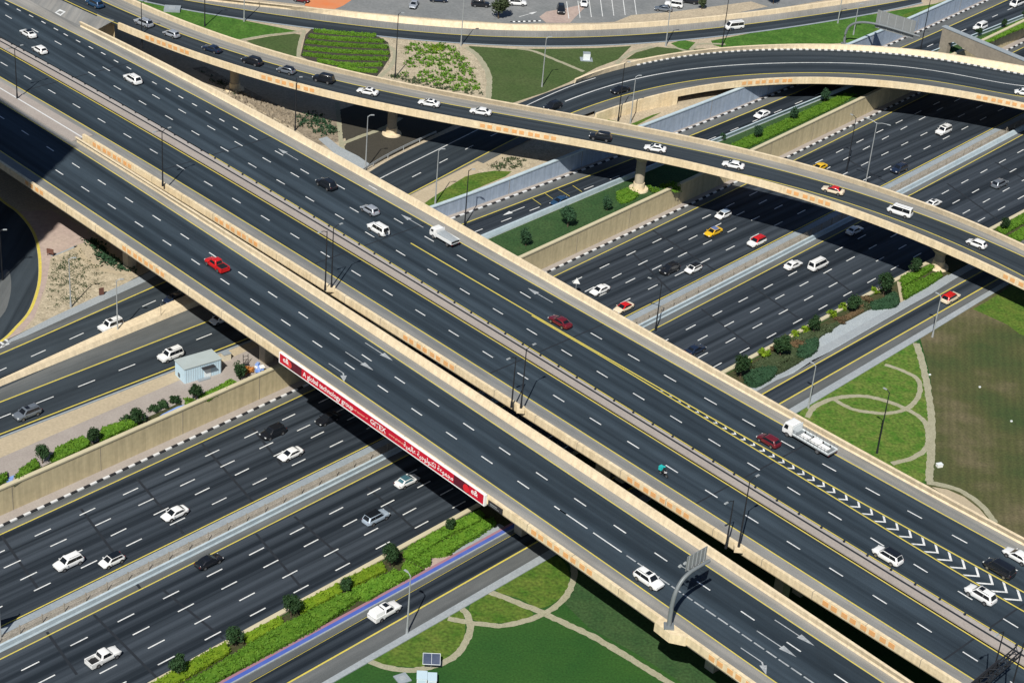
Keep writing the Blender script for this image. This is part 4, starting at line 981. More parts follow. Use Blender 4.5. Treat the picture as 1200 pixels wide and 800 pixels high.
arrow(mb, at(619, 17, ZN + .03), (FB.n[0], FB.n[1]), ZN + .035, 0, 5.0)
mb.build('parking_markings', [WHITE, BLACKK], kind='structure')

# ------------------------------------------------------------------ west ground: two roads, turning road, sand and paving
zw = ZW + .012
def WL(*px, z=ZW): return Line(FH, z, list(px), 1)
aU = WL((12, 396), (165.6, 322)); aY = WL((35, 400), (185, 334)); aBar = WL((0, 449), (110, 398.5)); aBar2 = WL((0, 455), (110, 404), (230, 361))
bSh = WL((0, 456), (112, 405.5)); bY1 = WL((0, 471), (185, 400), (242, 376.5)); bY2 = WL((0, 508.8), (280, 400.5)); bEdge = WL((0, 512.5), (284, 403))
aD = WL((2.5, 433), (45, 414), (90, 394), (176, 355)); bD = WL((5, 487.5), (53, 469), (100, 449.5), (147, 431), (236, 396))
s_under = FB.st
WS = rrange(-300, FH.st(at(345, 330, ZW))[0] + 10, 5)
mb = MB()
band(mb, aBar, aU, WS, zw, 0, -.3, 0); band(mb, aY, aU, WS, zw + .006, 1, .1, 0)
band(mb, bEdge, aBar2, WS, zw + .002, 0, 0, .3); band(mb, bY1, bSh, WS, zw + .008, 1, .1, 0)
for l in (aY, bY1, bY2): stripe(mb, l, WS, zw + .016, 3, .22)
s0 = FH.st(at(45, 414, ZW))[0]
for k in range(-24, 8): dash(mb, aD, s0 + k * 6.6, zw + .016, 2, 2.5, .17)
s0 = FH.st(at(53, 469, ZW))[0]
for k in range(-24, 9): dash(mb, bD, s0 + k * 6.55, zw + .016, 2, 2.7, .17)
for k in range(6):
    a = at(10 - 6 * k, 402 + 3 * k, ZW); arrow
    p = FH.p(FH.st(a)[0], FH.st(a)[1], zw + .018)
    d = Vector((FH.d[0], FH.d[1], 0)); n = Vector((FH.n[0], FH.n[1], 0))
    mb.face([p, p + n * 1.1 - d * .0, p + n * 1.1 + d * .35, p + d * .35], 2)
    mb.face([p, p - d * 1.2, p - d * 1.2 - n * .3, p - n * .3], 2)
mb.build('slip_roads', [ASPH_R, SHLD_D, WHITE, YELLOW], kind='structure', fix=False)
e = empty('barrier', aBar.p(0, ZW), 0, 'low beige concrete barrier between the two slip roads left of the overpass', 'barrier')
mb = MB(); mb.ring_loft([[aBar2.p(s, ZW), aBar2.p(s, ZW + .25, .1), aBar2.p(s, ZW + .75, .3), aBar.p(s, ZW + .75, -.15), aBar.p(s, ZW, 0.1)] for s in WS], 0)
o = mb.build('barrier_wall', PTOP, e); o.data.transform(Matrix.Translation(-e.location))
tn = WL((0, 536), (200, 452), (285, 412)); kr = WL((0, 514), (284, 404.5))
mb = MB()
band(mb, tn, kr, WS, ZW + .05, 0, 0, 0)
mb.ring_loft([[bEdge.p(s, ZW, .0), bEdge.p(s, ZW + .15, .0), bEdge.p(s, ZW + .15, -.28), bEdge.p(s, ZW, -.28)] for s in WS], 1)
band(mb, far_wall_foot, tn, WS, ZW + .045, 2, .45, 0)
mb.build('west_pavement', [TAN, STRIP, PINK], kind='structure')
arc = smoothpoly([at(x, y, ZW) for x, y in ((-30, 205), (0, 235), (19, 249), (34.4, 267.5), (42, 286), (45, 311), (43, 336), (33, 364), (17, 383), (0, 399), (-40, 425))], 6)
mb = MB()
fill = arc + [at(-160, 470, ZW), at(-160, 180, ZW)]
mb.face(lift(fill, .01), 0, [(p.x, p.y) for p in fill])
pstripe(mb, off(arc, .25), 1, .42, .022)
mb.build('turning_road', [ASPH_R, YELLOW], kind='structure', fix=False)
patch('grey_edge', ZW + .016, [(-40, 340), (-4, 322), (9, 316), (13, 330), (11, 350), (2, 370), (-30, 395)], SHLD_D, 4)
patch('rose_paving', zw, [(20, 248), (60, 246), (100, 268), (112, 282), (92, 286), (60, 300), (55, 330), (40, 372), (22, 392), (2, 402), (18, 383), (34, 364), (44, 336), (46, 311), (43, 286), (35, 267)], PINKR)
patch('rippled_sand', zw + .008, [(59, 303), (90, 288), (96, 292), (108, 308), (128, 316), (160, 324), (110, 356), (70, 376), (36, 386), (52, 345)], SANDR)
trail('footpath', zw + .016, [(90, 288), (98, 302), (112, 312), (130, 318), (165, 321)], 1.1, TAN)
trail('kerb_path', zw + .016, [(60, 300), (74, 295), (90, 288)], .5, SIDEW)
patch('grey_pavement', zw + .02, [(184, 314), (166, 323), (60, 372), (12, 397), (6, 403), (30, 394), (170, 330), (192, 318)], SIDEW)

# ------------------------------------------------------------------ south ground: ramp road, pavements, lawns
zs = ZS + .012
rL = Line(FH, ZS, [(484, 692), (601, 626.7), (896, 460), (1060, 369), (1124.7, 332.2)], 2)
rR = Line(FH, ZS, [(380, 776), (621.3, 639.2), (938, 459), (1060, 390), (1144.4, 341)], 2)
rU = Line(FH, ZS, [(300, 782), (380, 737), (596, 622.5), (886, 458), (1000, 394), (1115, 330)], 2)
swU = Line(FH, ZS, [(380, 797), (642.7, 649), (960, 458), (1000, 434), (1150, 348)], 2)
swL = Line(FH, ZS, [(388, 800), (433, 773), (508, 734.7), (646.7, 656), (945, 478), (1000, 440), (1157.5, 350)], 2)
RS = rrange(-300, S1, 5)
mb = MB()
band(mb, swU, rU, RS, zs, 0, -.1, 0); band(mb, swU, rR, RS, zs + .006, 1, 0, -.1); band(mb, rL, rU, RS, zs + .006, 1, .1, 0)
stripe(mb, rR, RS, zs + .014, 2, .22); stripe(mb, rL, [q for q in RS if q > FH.st(at(700, 570, ZS))[0]], zs + .014, 2, .2); stripe(mb, rL, [q for q in RS if q < FH.st(at(720, 560, ZS))[0]], zs + .014, 2, .06)
mb.ring_loft([[swU.p(s, ZS, 0), swU.p(s, ZS + .13, 0), swL.p(s, ZS + .13, 0), swL.p(s, ZS, 0)] for s in RS], 3)
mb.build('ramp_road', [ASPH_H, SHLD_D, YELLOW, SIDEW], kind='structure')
sM = sB(0, 0)
RS1 = [s for s in RS if s < FH.st(at(640, 600, ZS))[0]]
mb = MB()
for t0, t1, m in ((-.45, -.28, 1), (-.28, .25, 0), (.25, .62, 2)):
    mb.ring_loft([[rU.p(s, ZS, t0), rU.p(s, ZS + .15 + .002 * m, t0), rU.p(s, ZS + .15 + .002 * m, t1), rU.p(s, ZS, t1)] for s in RS1], m)
mb.build('painted_kerb', [BLUEK, SIDEW, REDK], kind='structure')
mb = MB(); band(mb, rU, near_wall_top, RS, zs + .002, 0, 0, -.6); mb.build('planting_soil', [MUD], kind='structure')
RS2 = [s for s in RS if s > FH.st(at(640, 600, ZS))[0]]
mb = MB(); band(mb, rU, rU, RS2, zs + .03, 0, 0, 1.3); mb.build('ramp_pavement', [SIDEW], kind='structure')
patch('pale_gravel_bed', zs + .02, [(884, 456), (930, 437), (958, 418), (960, 397), (972, 386), (998, 374), (1020, 362), (1038, 362), (1056, 358), (1066, 352), (1066, 358), (972, 412)], GRAV)
patch('red_sand_notch', zs + .02, [(497, 663), (505, 652), (520, 648), (530, 652), (520, 660), (500, 672)], PINKR)
patch('pale_path', zs + .022, [(530, 648), (560, 628), (585, 613), (592, 617), (560, 640), (535, 654)], SIDEW)
patch('pale_path', zs + .024, [(1051, 330), (1056, 329), (1060, 352), (1056, 358)], TAN)
patch('pale_path', zs + .022, [(1062, 352), (1080, 340), (1110, 322), (1122, 325), (1090, 345), (1066, 358)], SIDEW)
_bl = [0]
def bl(name, px, m, k, sm=3):
    _bl[0] += 1; return patch(name, ZS + .010 + .0025 * _bl[0], px, m, sm)
bl('muted_grass', [(655, 700), (668, 672), (680, 650), (800, 730), (900, 790), (900, 830), (800, 800), (745, 765), (690, 735)], LAWN2, 0, 0)
bl('rough_grass', [(436, 774), (470, 746), (518.7, 719), (540, 714), (545, 740), (537, 761), (518.7, 774.7), (500, 781), (468, 780)], ROUGH, 1)
bl('rough_grass', [(549, 716), (556, 702), (570, 690), (606.7, 708), (623, 716), (621, 722.7), (593, 729), (560, 728)], ROUGH, 1)
bl('rough_grass', [(580, 690), (615, 668), (646.7, 650), (665, 664), (666.7, 684), (657, 700), (636, 712), (620, 706.7), (606.7, 700)], ROUGH, 1)
bl('rough_grass', [(524, 721), (533, 714), (541, 710), (543, 727)], ROUGH, 1, 0)
for i, (px, w) in enumerate((([(431, 773), (440, 777), (452, 781), (479, 785), (508, 780), (532, 769), (545, 753), (551, 735), (547, 719), (538, 710)], 1.05),
              ([(570, 692), (590, 699), (607, 706), (625, 713), (641, 720), (673, 735), (700, 748), (745, 775), (785, 800), (830, 830)], 1.15),
              ([(525, 724), (551, 729), (575, 732), (593, 732), (625, 724), (647, 713), (662, 700), (670, 685), (673, 670), (669, 655)], 1.0))):
    trail('footpath', ZS + .040 + .003 * i, px, w, PATH)
bl('dry_field', [(1078, 395), (1140, 355), (1300, 262), (1700, 330), (1700, 760), (1230, 660), (1165, 620), (1130, 590), (1085, 568), (1093, 520), (1094, 480), (1090, 440)], FIELD, 1, 0)
bl('green_margin', [(1140, 362), (1158, 352), (1300, 262), (1330, 320), (1230, 400), (1196, 392), (1180, 380)], ROUGH, 2, 0)
bl('meadow', [(925, 500), (940, 480), (978, 455), (1037, 420), (1074, 400), (1081, 430), (1087, 455), (1090, 500), (1089, 562), (1080, 565), (1030, 540), (980, 515)], ROUGH2, 2, 0)
for i, (px, w) in enumerate((([(1074, 402), (1082, 430), (1089, 467), (1092, 500), (1091, 530), (1089, 564)], 1.25),
              ([(946, 489), (955, 476), (980, 466), (1012, 464), (1040, 470), (1062, 479), (1080, 490), (1087, 503), (1087, 522), (1072, 535), (1045, 543)], 1.0),
              ([(975, 466), (990, 475), (1007, 481), (1040, 484), (1065, 477), (1077, 462), (1076, 445), (1060, 435), (1037, 427)], .9),
              ([(1086, 565), (1104, 568), (1124, 574), (1142, 585), (1155, 597), (1166, 612)], 1.1))):
    trail('footpath', ZS + .041 + .003 * i, px, w, PATH)
bl('tan_bed', [(1092, 570), (1110, 573), (1130, 582), (1148, 596), (1160, 610), (1130, 596)], TAN, 3, 0)

# ------------------------------------------------------------------ trees, hedges and shrubs
def leaf_quads(mb, C, N, size, m=0, flat=0.0):
    """small folded leaf clumps at points C facing roughly N"""
    for c, nn in zip(C, N):
        nn = Vector(nn) + Vector(rng.normal(0, .55, 3)); nn.normalize()
        a = nn.orthogonal().normalized(); a.rotate(Matrix.Rotation(rng.uniform(0, 6.28), 3, nn)); b = nn.cross(a)
        s = size * rng.uniform(.6, 1.35)
        c = Vector(c)
        p = [c + a * s * .6, c + b * s * .42 + nn * s * .12, c - a * s * .6, c - b * s * .42 + nn * s * .1]
        mb.face(p, m)
def crown_points(n, r, h, lumps):
    L = []
    for _ in range(lumps):
        d = rng.normal(0, 1, 3); d /= np.linalg.norm(d); k = rng.uniform(.35, .75)
        L.append((d * np.array([r, r, h]) * k, rng.uniform(.38, .62)))
    P, N = [], []
    while len(P) < n:
        c, q = L[rng.integers(len(L))]
        d = rng.normal(0, 1, 3); d /= np.linalg.norm(d)
        rad = q * rng.uniform(.35, 1.05)
        p = c + d * np.array([r, r, h]) * rad
        P.append(p); N.append(d)
    return P, N
TREE = {}
def tree_meshes(key, n=1500, r=1.35, h=1.45, trunk=1.3, leaf=.27, lumps=13):
    if key in TREE: return TREE[key]
    mb = MB(); P, N = crown_points(n, r, h, lumps)
    leaf_quads(mb, [p + np.array([0, 0, trunk + h * .85]) for p in P], N, leaf)
    cr = mb.build('crown', [LEAF['dark']], fix=False); cr_me = cr.data; bpy.data.objects.remove(cr)
    mb = MB(); mb.tube([(0, 0, -.1), (.04, .02, trunk * .7), (.0, .05, trunk + h * .6)], [.13, .10, .05], 7)
    for k in range(4):
        a = k * 1.6 + .4; mb.tube([(0, 0, trunk * .75), (math.cos(a) * r * .3, math.sin(a) * r * .3, trunk + .35), (math.cos(a) * r * .55, math.sin(a) * r * .55, trunk + h * .8)], [.07, .05, .02], 5)
    tr = mb.build('trunk', [BARK]); tr_me = tr.data; bpy.data.objects.remove(tr)
    TREE[key] = (cr_me, tr_me); return TREE[key]
def tree(px, z, label, size=1.0, kind=0, leaf='dark', group=None, sx=1.0):
    cm, tm = tree_meshes('t%d' % kind, r=[1.35, 1.2, 1.5][kind], h=[1.45, 1.6, 1.3][kind], trunk=[1.2, 1.0, 1.4][kind])
    p = at(px[0], px[1], z)
    e = empty('tree', p, rng.uniform(0, 6.28), label, 'tree', group); e.scale = (size * sx * .68, size * sx * .68, size * .66)
    if leaf != 'dark':
        cm2 = cm.copy(); cm2.materials.clear(); cm2.materials.append(LEAF[leaf]); cm = cm2
    link('crown', cm, e); link('trunk', tm, e)
    return e
GW = 'small trees along the far retaining wall'
GE = 'small trees in the hedge strip beside the highway'
for px, s, k, lab in (((50, 543), 1.12, 0, 'dark round tree nearest the left edge in the hedge above the far wall'),
                      ((109, 521), 1.05, 1, 'dark upright tree rising from the middle of the hedge above the far wall'),
                      ((163, 499), 1.15, 2, 'dark bushy tree at the right end of the green hedge, beside the blue channel'),
                      ((229, 469), 1.0, 0, 'dark tree standing in front of the pale kiosk by the wall'),
                      ((281, 445), 1.15, 1, 'dark tree between the pale kiosk and the orange flowering bush')):
    tree(px, ZW, lab, s, k, 'dark', GW)
for px, s, k, lab in (((616, 288), 1.2, 1, 'leftmost of the three trees on the green strip, close to the overpass parapet'),
                      ((665, 266), 1.4, 0, 'tallest of three dark trees on the green strip above the highway wall'),
                      ((711, 247), 1.05, 1, 'slim dark tree on the green strip nearest the round flyover pier'),
                      ((887, 163), 1.05, 0, 'dark tree behind the white barrier just right of the slim flyover'),
                      ((929, 141), 1.05, 1, 'narrow dark tree halfway along the shrubs between barrier and beige wall'),
                      ((966, 121), 1.1, 0, 'dark tree where the white barrier disappears under the loop ramp'),
                      ((847, 165), .6, 2, 'tiny round bush at the parapet beside a lawn past the slim flyover')):
    tree(px, ZW, lab, s, k, 'blue', 'trees on the strip between collector road and highway')
for px, s, k, lab in (((209, 792), 1.1, 0, 'dark tree closest to the bottom of the hedge strip beside the highway'),
                      ((276, 757), 1.1, 2, 'second dark tree from the bottom in the hedge strip, beside the yellow hedge'),
                      ((341, 723), 1.25, 0, 'full round dark tree in the hedge strip above the blue kerb'),
                      ((405, 695), .9, 1, 'small thin tree in the hedge strip left of the white pickup on the ramp'),
                      ((457, 664), 1.3, 0, 'round dark tree standing at the gap in the two hedges'),
                      ((527, 623), .8, 1, 'small tree in the hedge strip nearest the red banner'),
                      ((867, 443), 1.5, 0, 'dark tree right beside the overpass parapet, in the shrub bed'),
                      ((914, 418), 1.5, 2, 'dark tree between the lime shrubs in the bed beside the gravel'),
                      ((953, 391), 1.15, 0, 'dark tree above the tip of the olive shrub, third along the shrub bed'),
                      ((998, 367), 1.25, 1, 'dark tree at the upper edge of the gravel bed'),
                      ((1035, 347), 1.6, 0, 'large dark tree at the far end of the shrub bed near the clipped hedge'),
                      ((1070, 322), 1.15, 2, 'dark tree growing out of the clipped hedge by the flyover pier'),
                      ((1176, 271), 1.0, 0, 'dark tree by the hedge at the right edge beyond the flyover')):
    tree(px, ZS, lab, s, k, 'dark', GE)
tree((584, 22), ZN, 'big spreading green tree at the corner of the car park', 2.0, 2, 'olive', None, 1.0)
tree((822, 11), ZN, 'thin half bare tree on the sandy verge beyond the far parapet', 1.1, 1, 'olive')
tree((906, 5), ZN, 'dark tree at the top, above the far parapet', 1.3, 0, 'dark')
for x, y, lab in ((1146, 43, 'dark bush hiding the front of the white car on the collector road'), (1176, 33, 'dark bush in the barrier gap at upper right'), (1200, 22, 'dark bush cut by the right edge beside the barrier')):
    tree((x, y), ZW, lab, .75, 0, 'dark', 'bushes at the end of the white barrier')

def inside(p, poly):
    c = False; n = len(poly); j = n - 1
    for i in range(n):
        if (poly[i].y > p[1]) != (poly[j].y > p[1]) and p[0] < (poly[j].x - poly[i].x) * (p[1] - poly[i].y) / (poly[j].y - poly[i].y) + poly[i].x: c = not c
        j = i
    return c
def hedge(px, z, h, label, leaf='mid', name='hedge', cat='hedge', dens=26, group=None, size=.26, rough=.12, smooth=2, P=None, up=.7):
    h *= .72
    if P is None: P = [at(x, y, z + h * up) for x, y in px]
    if smooth > 1: P = smoothpoly(P, smooth, True)
    c = sum((Vector(p) for p in P), Vector()) / len(P)
    Q = [Vector((p.x - c.x, p.y - c.y, 0)) for p in P]
    e = empty(name, (c.x, c.y, z), 0, label, cat, group)
    mb = MB()
    ar = abs(sum(Q[i].x * Q[(i + 1) % len(Q)].y - Q[(i + 1) % len(Q)].x * Q[i].y for i in range(len(Q)))) / 2
    mb.prism([(q.x * .97, q.y * .97) for q in Q], -.05, h * .82, 0)
    x0, x1 = min(q.x for q in Q), max(q.x for q in Q); y0, y1 = min(q.y for q in Q), max(q.y for q in Q)
    C, N = [], []
    n = int(min(ar * dens, 9000)); tries = 0
    while len(C) < n and tries < n * 60:
        tries += 1
        p = (rng.uniform(x0, x1), rng.uniform(y0, y1))
        if inside(p, Q):
            C.append((p[0], p[1], h * (1 + rough * (math.sin(p[0] * 1.7 + c.x) + math.sin(p[1] * 2.3 + p[0] * .9)) * .5) + rng.uniform(-.2, .05))); N.append((0, 0, 1))
    per = [(Q[i], Q[(i + 1) % len(Q)]) for i in range(len(Q))]
    for a, b in per:
        L = (b - a).length; nn = Vector((b.y - a.y, a.x - b.x, 0)).normalized()
        for _ in range(int(L * h * dens * .9)):
            q = a.lerp(b, rng.uniform(0, 1)); C.append((q.x + nn.x * rng.uniform(-.15, .1), q.y + nn.y * rng.uniform(-.15, .1), rng.uniform(.05, h))); N.append((nn.x, nn.y, .3))
    leaf_quads(mb, C, N, size)
    mb.build('foliage', [LEAF[leaf]], e, fix=False)
    return e
GN = 'clipped hedges beside the near highway wall'
def strip_px(a0, a1, b0, b1): return [a0, a1, b1, b0]
# near side: yellow-green row against the wall, greener row towards the ramp
hedge([(178, 800), (240, 765), (266, 752), (270, 763), (240, 781), (190, 808)], ZS, .7, 'yellow green hedge row at the bottom against the highway wall', 'lime', group=GN, smooth=1)
hedge([(285, 744), (328, 722), (333, 730), (290, 753)], ZS, .7, 'yellow green hedge row between two dark trees, second from the bottom', 'lime', group=GN, smooth=1)
hedge([(348, 708), (397, 683), (401, 693), (354, 718)], ZS, .7, 'yellow green hedge row in the middle of the strip above the blue kerb', 'lime', group=GN, smooth=1)
hedge([(404, 678), (447, 658), (453, 667), (411, 688)], ZS, .7, 'short yellow green hedge left of the round tree at the gap', 'lime', group=GN, smooth=1)
hedge([(180, 820), (240, 787), (275, 766), (293, 754), (333, 731), (355, 720), (400, 696), (418, 691), (421, 700), (373, 734), (320, 762), (256, 796), (215, 822)], ZS, .9, 'long green hedge along the blue kerb at the bottom left', 'mid', group=GN, smooth=1, dens=34)
hedge([(412, 691), (440, 678), (464, 667), (470, 671), (471, 678), (450, 691), (432, 702), (418, 699)], ZS, .9, 'rounded green hedge just left of the bare gap by the blue kerb', 'mid', group=GN, smooth=1, dens=34)
hedge([(471, 664), (476, 656), (493, 667), (473, 679)], ZS, .8, 'small green hedge block between the bare gap and the red sand notch', 'mid', group=GN, smooth=1, dens=34)
hedge([(472, 650), (480, 640), (523, 616), (562, 598), (568, 604), (560, 611), (527, 625), (486, 653), (478, 656)], ZS, .8, 'bright hedge against the wall under the end of the red banner', 'mid', group=GN, smooth=1, dens=34)
hedge([(484, 656), (507, 641), (560, 613), (578, 606), (581, 612), (560, 627), (541, 637), (523, 649), (504, 651), (504, 660), (496, 663)], ZS, .9, 'bright curved hedge beside the paved notch near the red banner', 'mid', group=GN, smooth=1, dens=34)
# shrub bed right of the overpass
GS = 'shrubs in the bed between highway and gravel'
def shrub(px, z, r, h, leaf, label, name='shrub', cat='shrub', group=GS, n=260):
    r, h = r * .98, h * .85
    p = at(px[0], px[1], z)
    e = empty(name, p, rng.uniform(0, 6.28), label, cat, group)
    mb = MB(); P, N = crown_points(int(n * r * r) + 60, r, h * .55, 7)
    leaf_quads(mb, [q + np.array([0, 0, h * .55]) for q in P], N, .26)
    mb.build('foliage', [LEAF[leaf] if isinstance(leaf, str) else leaf], e, fix=False); return e
for px, r, h, lf, lab in (((877, 425), .55, .9, 'lime', 'tiny lime shrub closest to the overpass in the shrub bed'), ((894, 418), 1.0, 1.4, 'lime', 'large lime shrub near the overpass parapet'), ((906, 411), .8, .8, 'rust', 'rusty shrub behind the first lime shrub'),
                          ((920, 400), .8, 1.0, 'olive', 'olive shrub above the second dark tree of the bed'), ((933, 394), .8, 1.2, 'lime', 'lime shrub left of a pair in the bed beside the gravel'), ((944, 389), .8, 1.3, 'lime', 'lime shrub right of a pair in the bed beside the gravel'),
                          ((934, 405), 1.3, .9, 'rust', 'low brown shrub between lime pair and blue green mound'), ((975, 371), .95, 1.4, 'lime', 'bright lime shrub halfway along the shrub bed'), ((987, 363), .8, 1.2, 'lime', 'lime shrub beside the dark tree at the upper gravel edge'),
                          ((965, 387), 1.5, .8, 'olive', 'low olive shrub above the pale gravel curve'), ((985, 376), 1.1, .7, 'rust', 'low brown shrub at the gravel edge'), ((1012, 353), 1.2, .9, 'rust', 'rust coloured shrub between the dark tree and the big tree'),
                          ((1025, 344), .8, 1.2, 'lime', 'lime shrub touching the big dark tree'), ((1012, 360), 1.3, .8, 'olive', 'olive shrub at the tip of the gravel bed')):
    shrub(px, ZS, r, h, lf, lab)
hedge([(872, 440), (890, 431), (908, 430), (909, 438), (895, 448), (884, 452), (876, 449)], ZS, .9, 'broad grey green shrub mound right next to the overpass parapet', 'blue', 'shrub', 'shrub', group=GS)
hedge([(938, 404), (950, 397), (959, 398), (957, 410), (944, 418), (934, 417)], ZS, .9, 'grey green shrub mound at the start of the gravel bed', 'blue', 'shrub', 'shrub', group=GS)
hedge([(906, 432), (922, 422), (938, 417), (942, 420), (925, 431), (910, 438)], ZS, .5, 'low olive ground shrub between the two grey green mounds', 'olive', 'shrub', 'shrub', group=GS)
for poly_, hh, lf_, lb_ in (([(880, 428), (905, 414), (926, 402), (934, 404), (936, 416), (908, 430), (890, 431)], .5, 'olive', 'low olive thicket under the lime shrubs nearest the overpass'),
                            ([(938, 400), (952, 392), (970, 382), (984, 375), (992, 374), (972, 387), (956, 397), (942, 404)], .5, 'olive', 'low olive thicket between the grey green mound and the gravel curve'),
                            ([(982, 376), (1000, 364), (1016, 355), (1022, 358), (1004, 368), (988, 377)], .5, 'rust', 'brownish thicket behind the upper end of the gravel bed'),
                            ([(930, 398), (944, 390), (956, 383), (960, 386), (946, 396), (934, 402)], .6, 'olive', 'olive thicket behind the lime shrub pair along the wall')):
    hedge(poly_, ZS, hh, lb_, lf_, 'shrub', 'shrub', group=GS, rough=.3)
hedge([(1020, 355), (1034, 350), (1048, 342), (1053, 350), (1051, 358), (1036, 360), (1022, 361)], ZS, .8, 'grey green shrub mound in front of the big dark tree', 'blue', 'shrub', 'shrub', group=GS)
hedge([(1055, 325), (1066, 320), (1096, 309), (1094, 314), (1058, 335)], ZS, .8, 'clipped hedge block against the highway wall by the flyover pier', 'mid', group=GN, smooth=1, dens=34)
hedge([(1057, 338), (1080, 327), (1102, 318), (1104, 323), (1086, 335), (1060, 350)], ZS, .8, 'clipped hedge block beside the ramp pavement by the flyover pier', 'mid', group=GN, smooth=1, dens=34)
hedge([(1168, 268), (1200, 250), (1215, 244), (1215, 252), (1190, 266), (1176, 274)], ZS, .7, 'clipped hedge by the wall beyond the flyover at the right edge', 'mid', group=GN, smooth=1, dens=34)
hedge([(1176, 280), (1200, 266), (1220, 256), (1220, 268), (1195, 282)], ZS, .7, 'clipped hedge beside the ramp beyond the flyover at the right edge', 'mid', group=GN, smooth=1, dens=34)
# far side hedge
GH = 'hedges above the far retaining wall'
hedge([(18, 562), (26, 551), (42, 540), (46, 549), (22, 565)], ZW, .8, 'short hedge left of the leftmost tree above the far wall', 'mid', group=GH, smooth=1, up=0, dens=36)
hedge([(-14, 572), (0, 560), (8, 556), (8, 564), (-10, 577)], ZW, .8, 'hedge tip cut by the left edge above the far wall', 'mid', group=GH, smooth=1, up=0, dens=36)
hedge([(58, 541), (68, 527), (96, 514), (106, 519), (104, 524), (66, 544)], ZW, .8, 'green hedge between the first two trees above the far wall', 'mid', group=GH, smooth=1, up=0, dens=36)
hedge([(116, 515), (120, 504), (142, 497), (162, 494), (165, 497), (118, 519)], ZW, .8, 'green hedge between the second and third tree above the far wall', 'mid', group=GH, smooth=1, up=0, dens=36)
for px, r, h, lab in (((147, 494), .9, .9, 'dark shrub left of the bushy tree at the blue channel'), ((181, 482), .9, 1.0, 'first dark shrub beside the blue channel'), ((192, 477), 1.0, 1.0, 'second dark shrub beside the blue channel'), ((205, 471), 1.0, 1.2, 'dark shrub at the head of the blue channel')):
    shrub(px, ZW, r, h, 'dark', lab, group='dark shrubs by the blue channel')
hedge([(232, 466), (245, 460), (270, 447), (276, 450), (272, 455), (244, 470), (236, 472)], ZW, .6, 'low bright hedge in front of the pale kiosk', 'mid', group=GH, smooth=1, up=0, dens=36)
shrub((290, 438), ZW, 1.1, 1.2, ORNGB, 'orange flowering bush beside the far wall under the overpass', 'flowering_bush', 'bush', None)
shrub((222, 472), ZW, .8, .6, 'mid', 'small pale green shrub at the end of the blue channel', group=None)
patch('blue_channel', ZW + .06, [(177, 495), (190, 485), (208, 476), (216, 474), (214, 478), (196, 488), (178, 498)], BLUEC)
patch('blue_channel', ZW + .06, [(6, 563), (12, 558), (17, 556), (15, 562), (9, 567)], BLUEC)
patch('worn_soil', ZW + .055, [(14, 566), (60, 541), (120, 514), (165, 492), (212, 471), (214, 475), (165, 499), (120, 521), (60, 547), (16, 570)], MUD)
shrub((784, 221), ZW, 2.3, 1.0, 'mid', 'bright hedge bush overhanging the beige wall by the flyover pier', group=None, n=160)
shrub((765, 224), ZW, 1.3, .7, 'mid', 'bright low bush just right of the round flyover pier', group=None, n=160)
hedge([(722, 226), (738, 220), (748, 224), (745, 232), (728, 238)], ZW, .5, 'scruffy low shrubs left of the round flyover pier', 'mid', 'shrub', 'shrub')
hedge([(843, 176), (880, 158), (925, 138), (960, 122), (990, 110), (1004, 110), (985, 122), (930, 148), (880, 171), (850, 181)], ZW, .5, 'long shrub border between white barrier and beige wall, past the slim flyover', 'mid', 'shrub_border', 'shrub', smooth=1)
hedge([(1144, 48), (1170, 36), (1215, 15), (1215, 27), (1185, 38), (1158, 50)], ZW, .4, 'shrub border behind the white barrier at upper right', 'mid', 'shrub_border', 'shrub', smooth=1)
# clipped rows on the far slope
rows = [((368, 37), (398, 40), (440, 43)), ((362, 43.5), (400, 47), (450, 49.5)), ((358, 50), (400, 54), (455, 56.5)), ((356, 57.5), (400, 61.5), (456, 63.5)), ((355, 64.5), (400, 69), (454, 70.5)), ((372, 72), (405, 77), (448, 77)), ((396, 79.5), (420, 83.5), (442, 84.5))]
for k, r in enumerate(rows):
    P = smoothpoly([at(x, y, ZN) for x, y in r], 4); A, B = off(P, .56), off(P, -.52)
    hedge(None, ZN, .58, '%s clipped hedge row on the slope between flyover and service road' % ['topmost', 'second from the top', 'third from the top', 'middle', 'third from the bottom', 'second from the bottom', 'shortest and lowest'][k], 'mid', group='clipped hedge rows on the slope', P=A + B[::-1], smooth=1, dens=34, size=.24)
def scatter(name, z, px, n, h, size, leaf, label, cat='ground cover'):
    P = [at(x, y, z) for x, y in px]; x0, x1 = min(p.x for p in P), max(p.x for p in P); y0, y1 = min(p.y for p in P), max(p.y for p in P)
    mb = MB(); C, N = [], []
    k = 0
    while k < n:
        p = (rng.uniform(x0, x1), rng.uniform(y0, y1))
        if inside(p, P):
            k += 1; r = rng.uniform(.25, .8)
            for _ in range(14): C.append((p[0] + rng.normal(0, r * .6), p[1] + rng.normal(0, r * .6), z + rng.uniform(0, h))); N.append((0, 0, 1))
    leaf_quads(mb, C, N, size)
    o = mb.build(name, [LEAF[leaf]], fix=False); o['kind'] = 'stuff'; tag(o, label, cat); return o
scatter('ground_cover', ZN + .02, [(475, 52), (515, 52), (535, 58), (552, 78), (562, 108), (535, 106), (500, 98), (470, 90), (478, 70)], 190, .4, .36, 'mid', 'patchy green ground cover on sand right of the clipped hedge rows')
scatter('ground_cover', ZN + .02, [(490, 55), (515, 54), (522, 62), (500, 66)], 20, .35, .3, 'lime', 'yellowish ground cover in the upper part of the planted sand')
scatter('ground_cover', ZN + .02, [(470, 88), (500, 95), (560, 108), (568, 113), (500, 102), (452, 90)], 40, .3, .3, 'olive', 'thin olive ground cover along the flyover parapet')
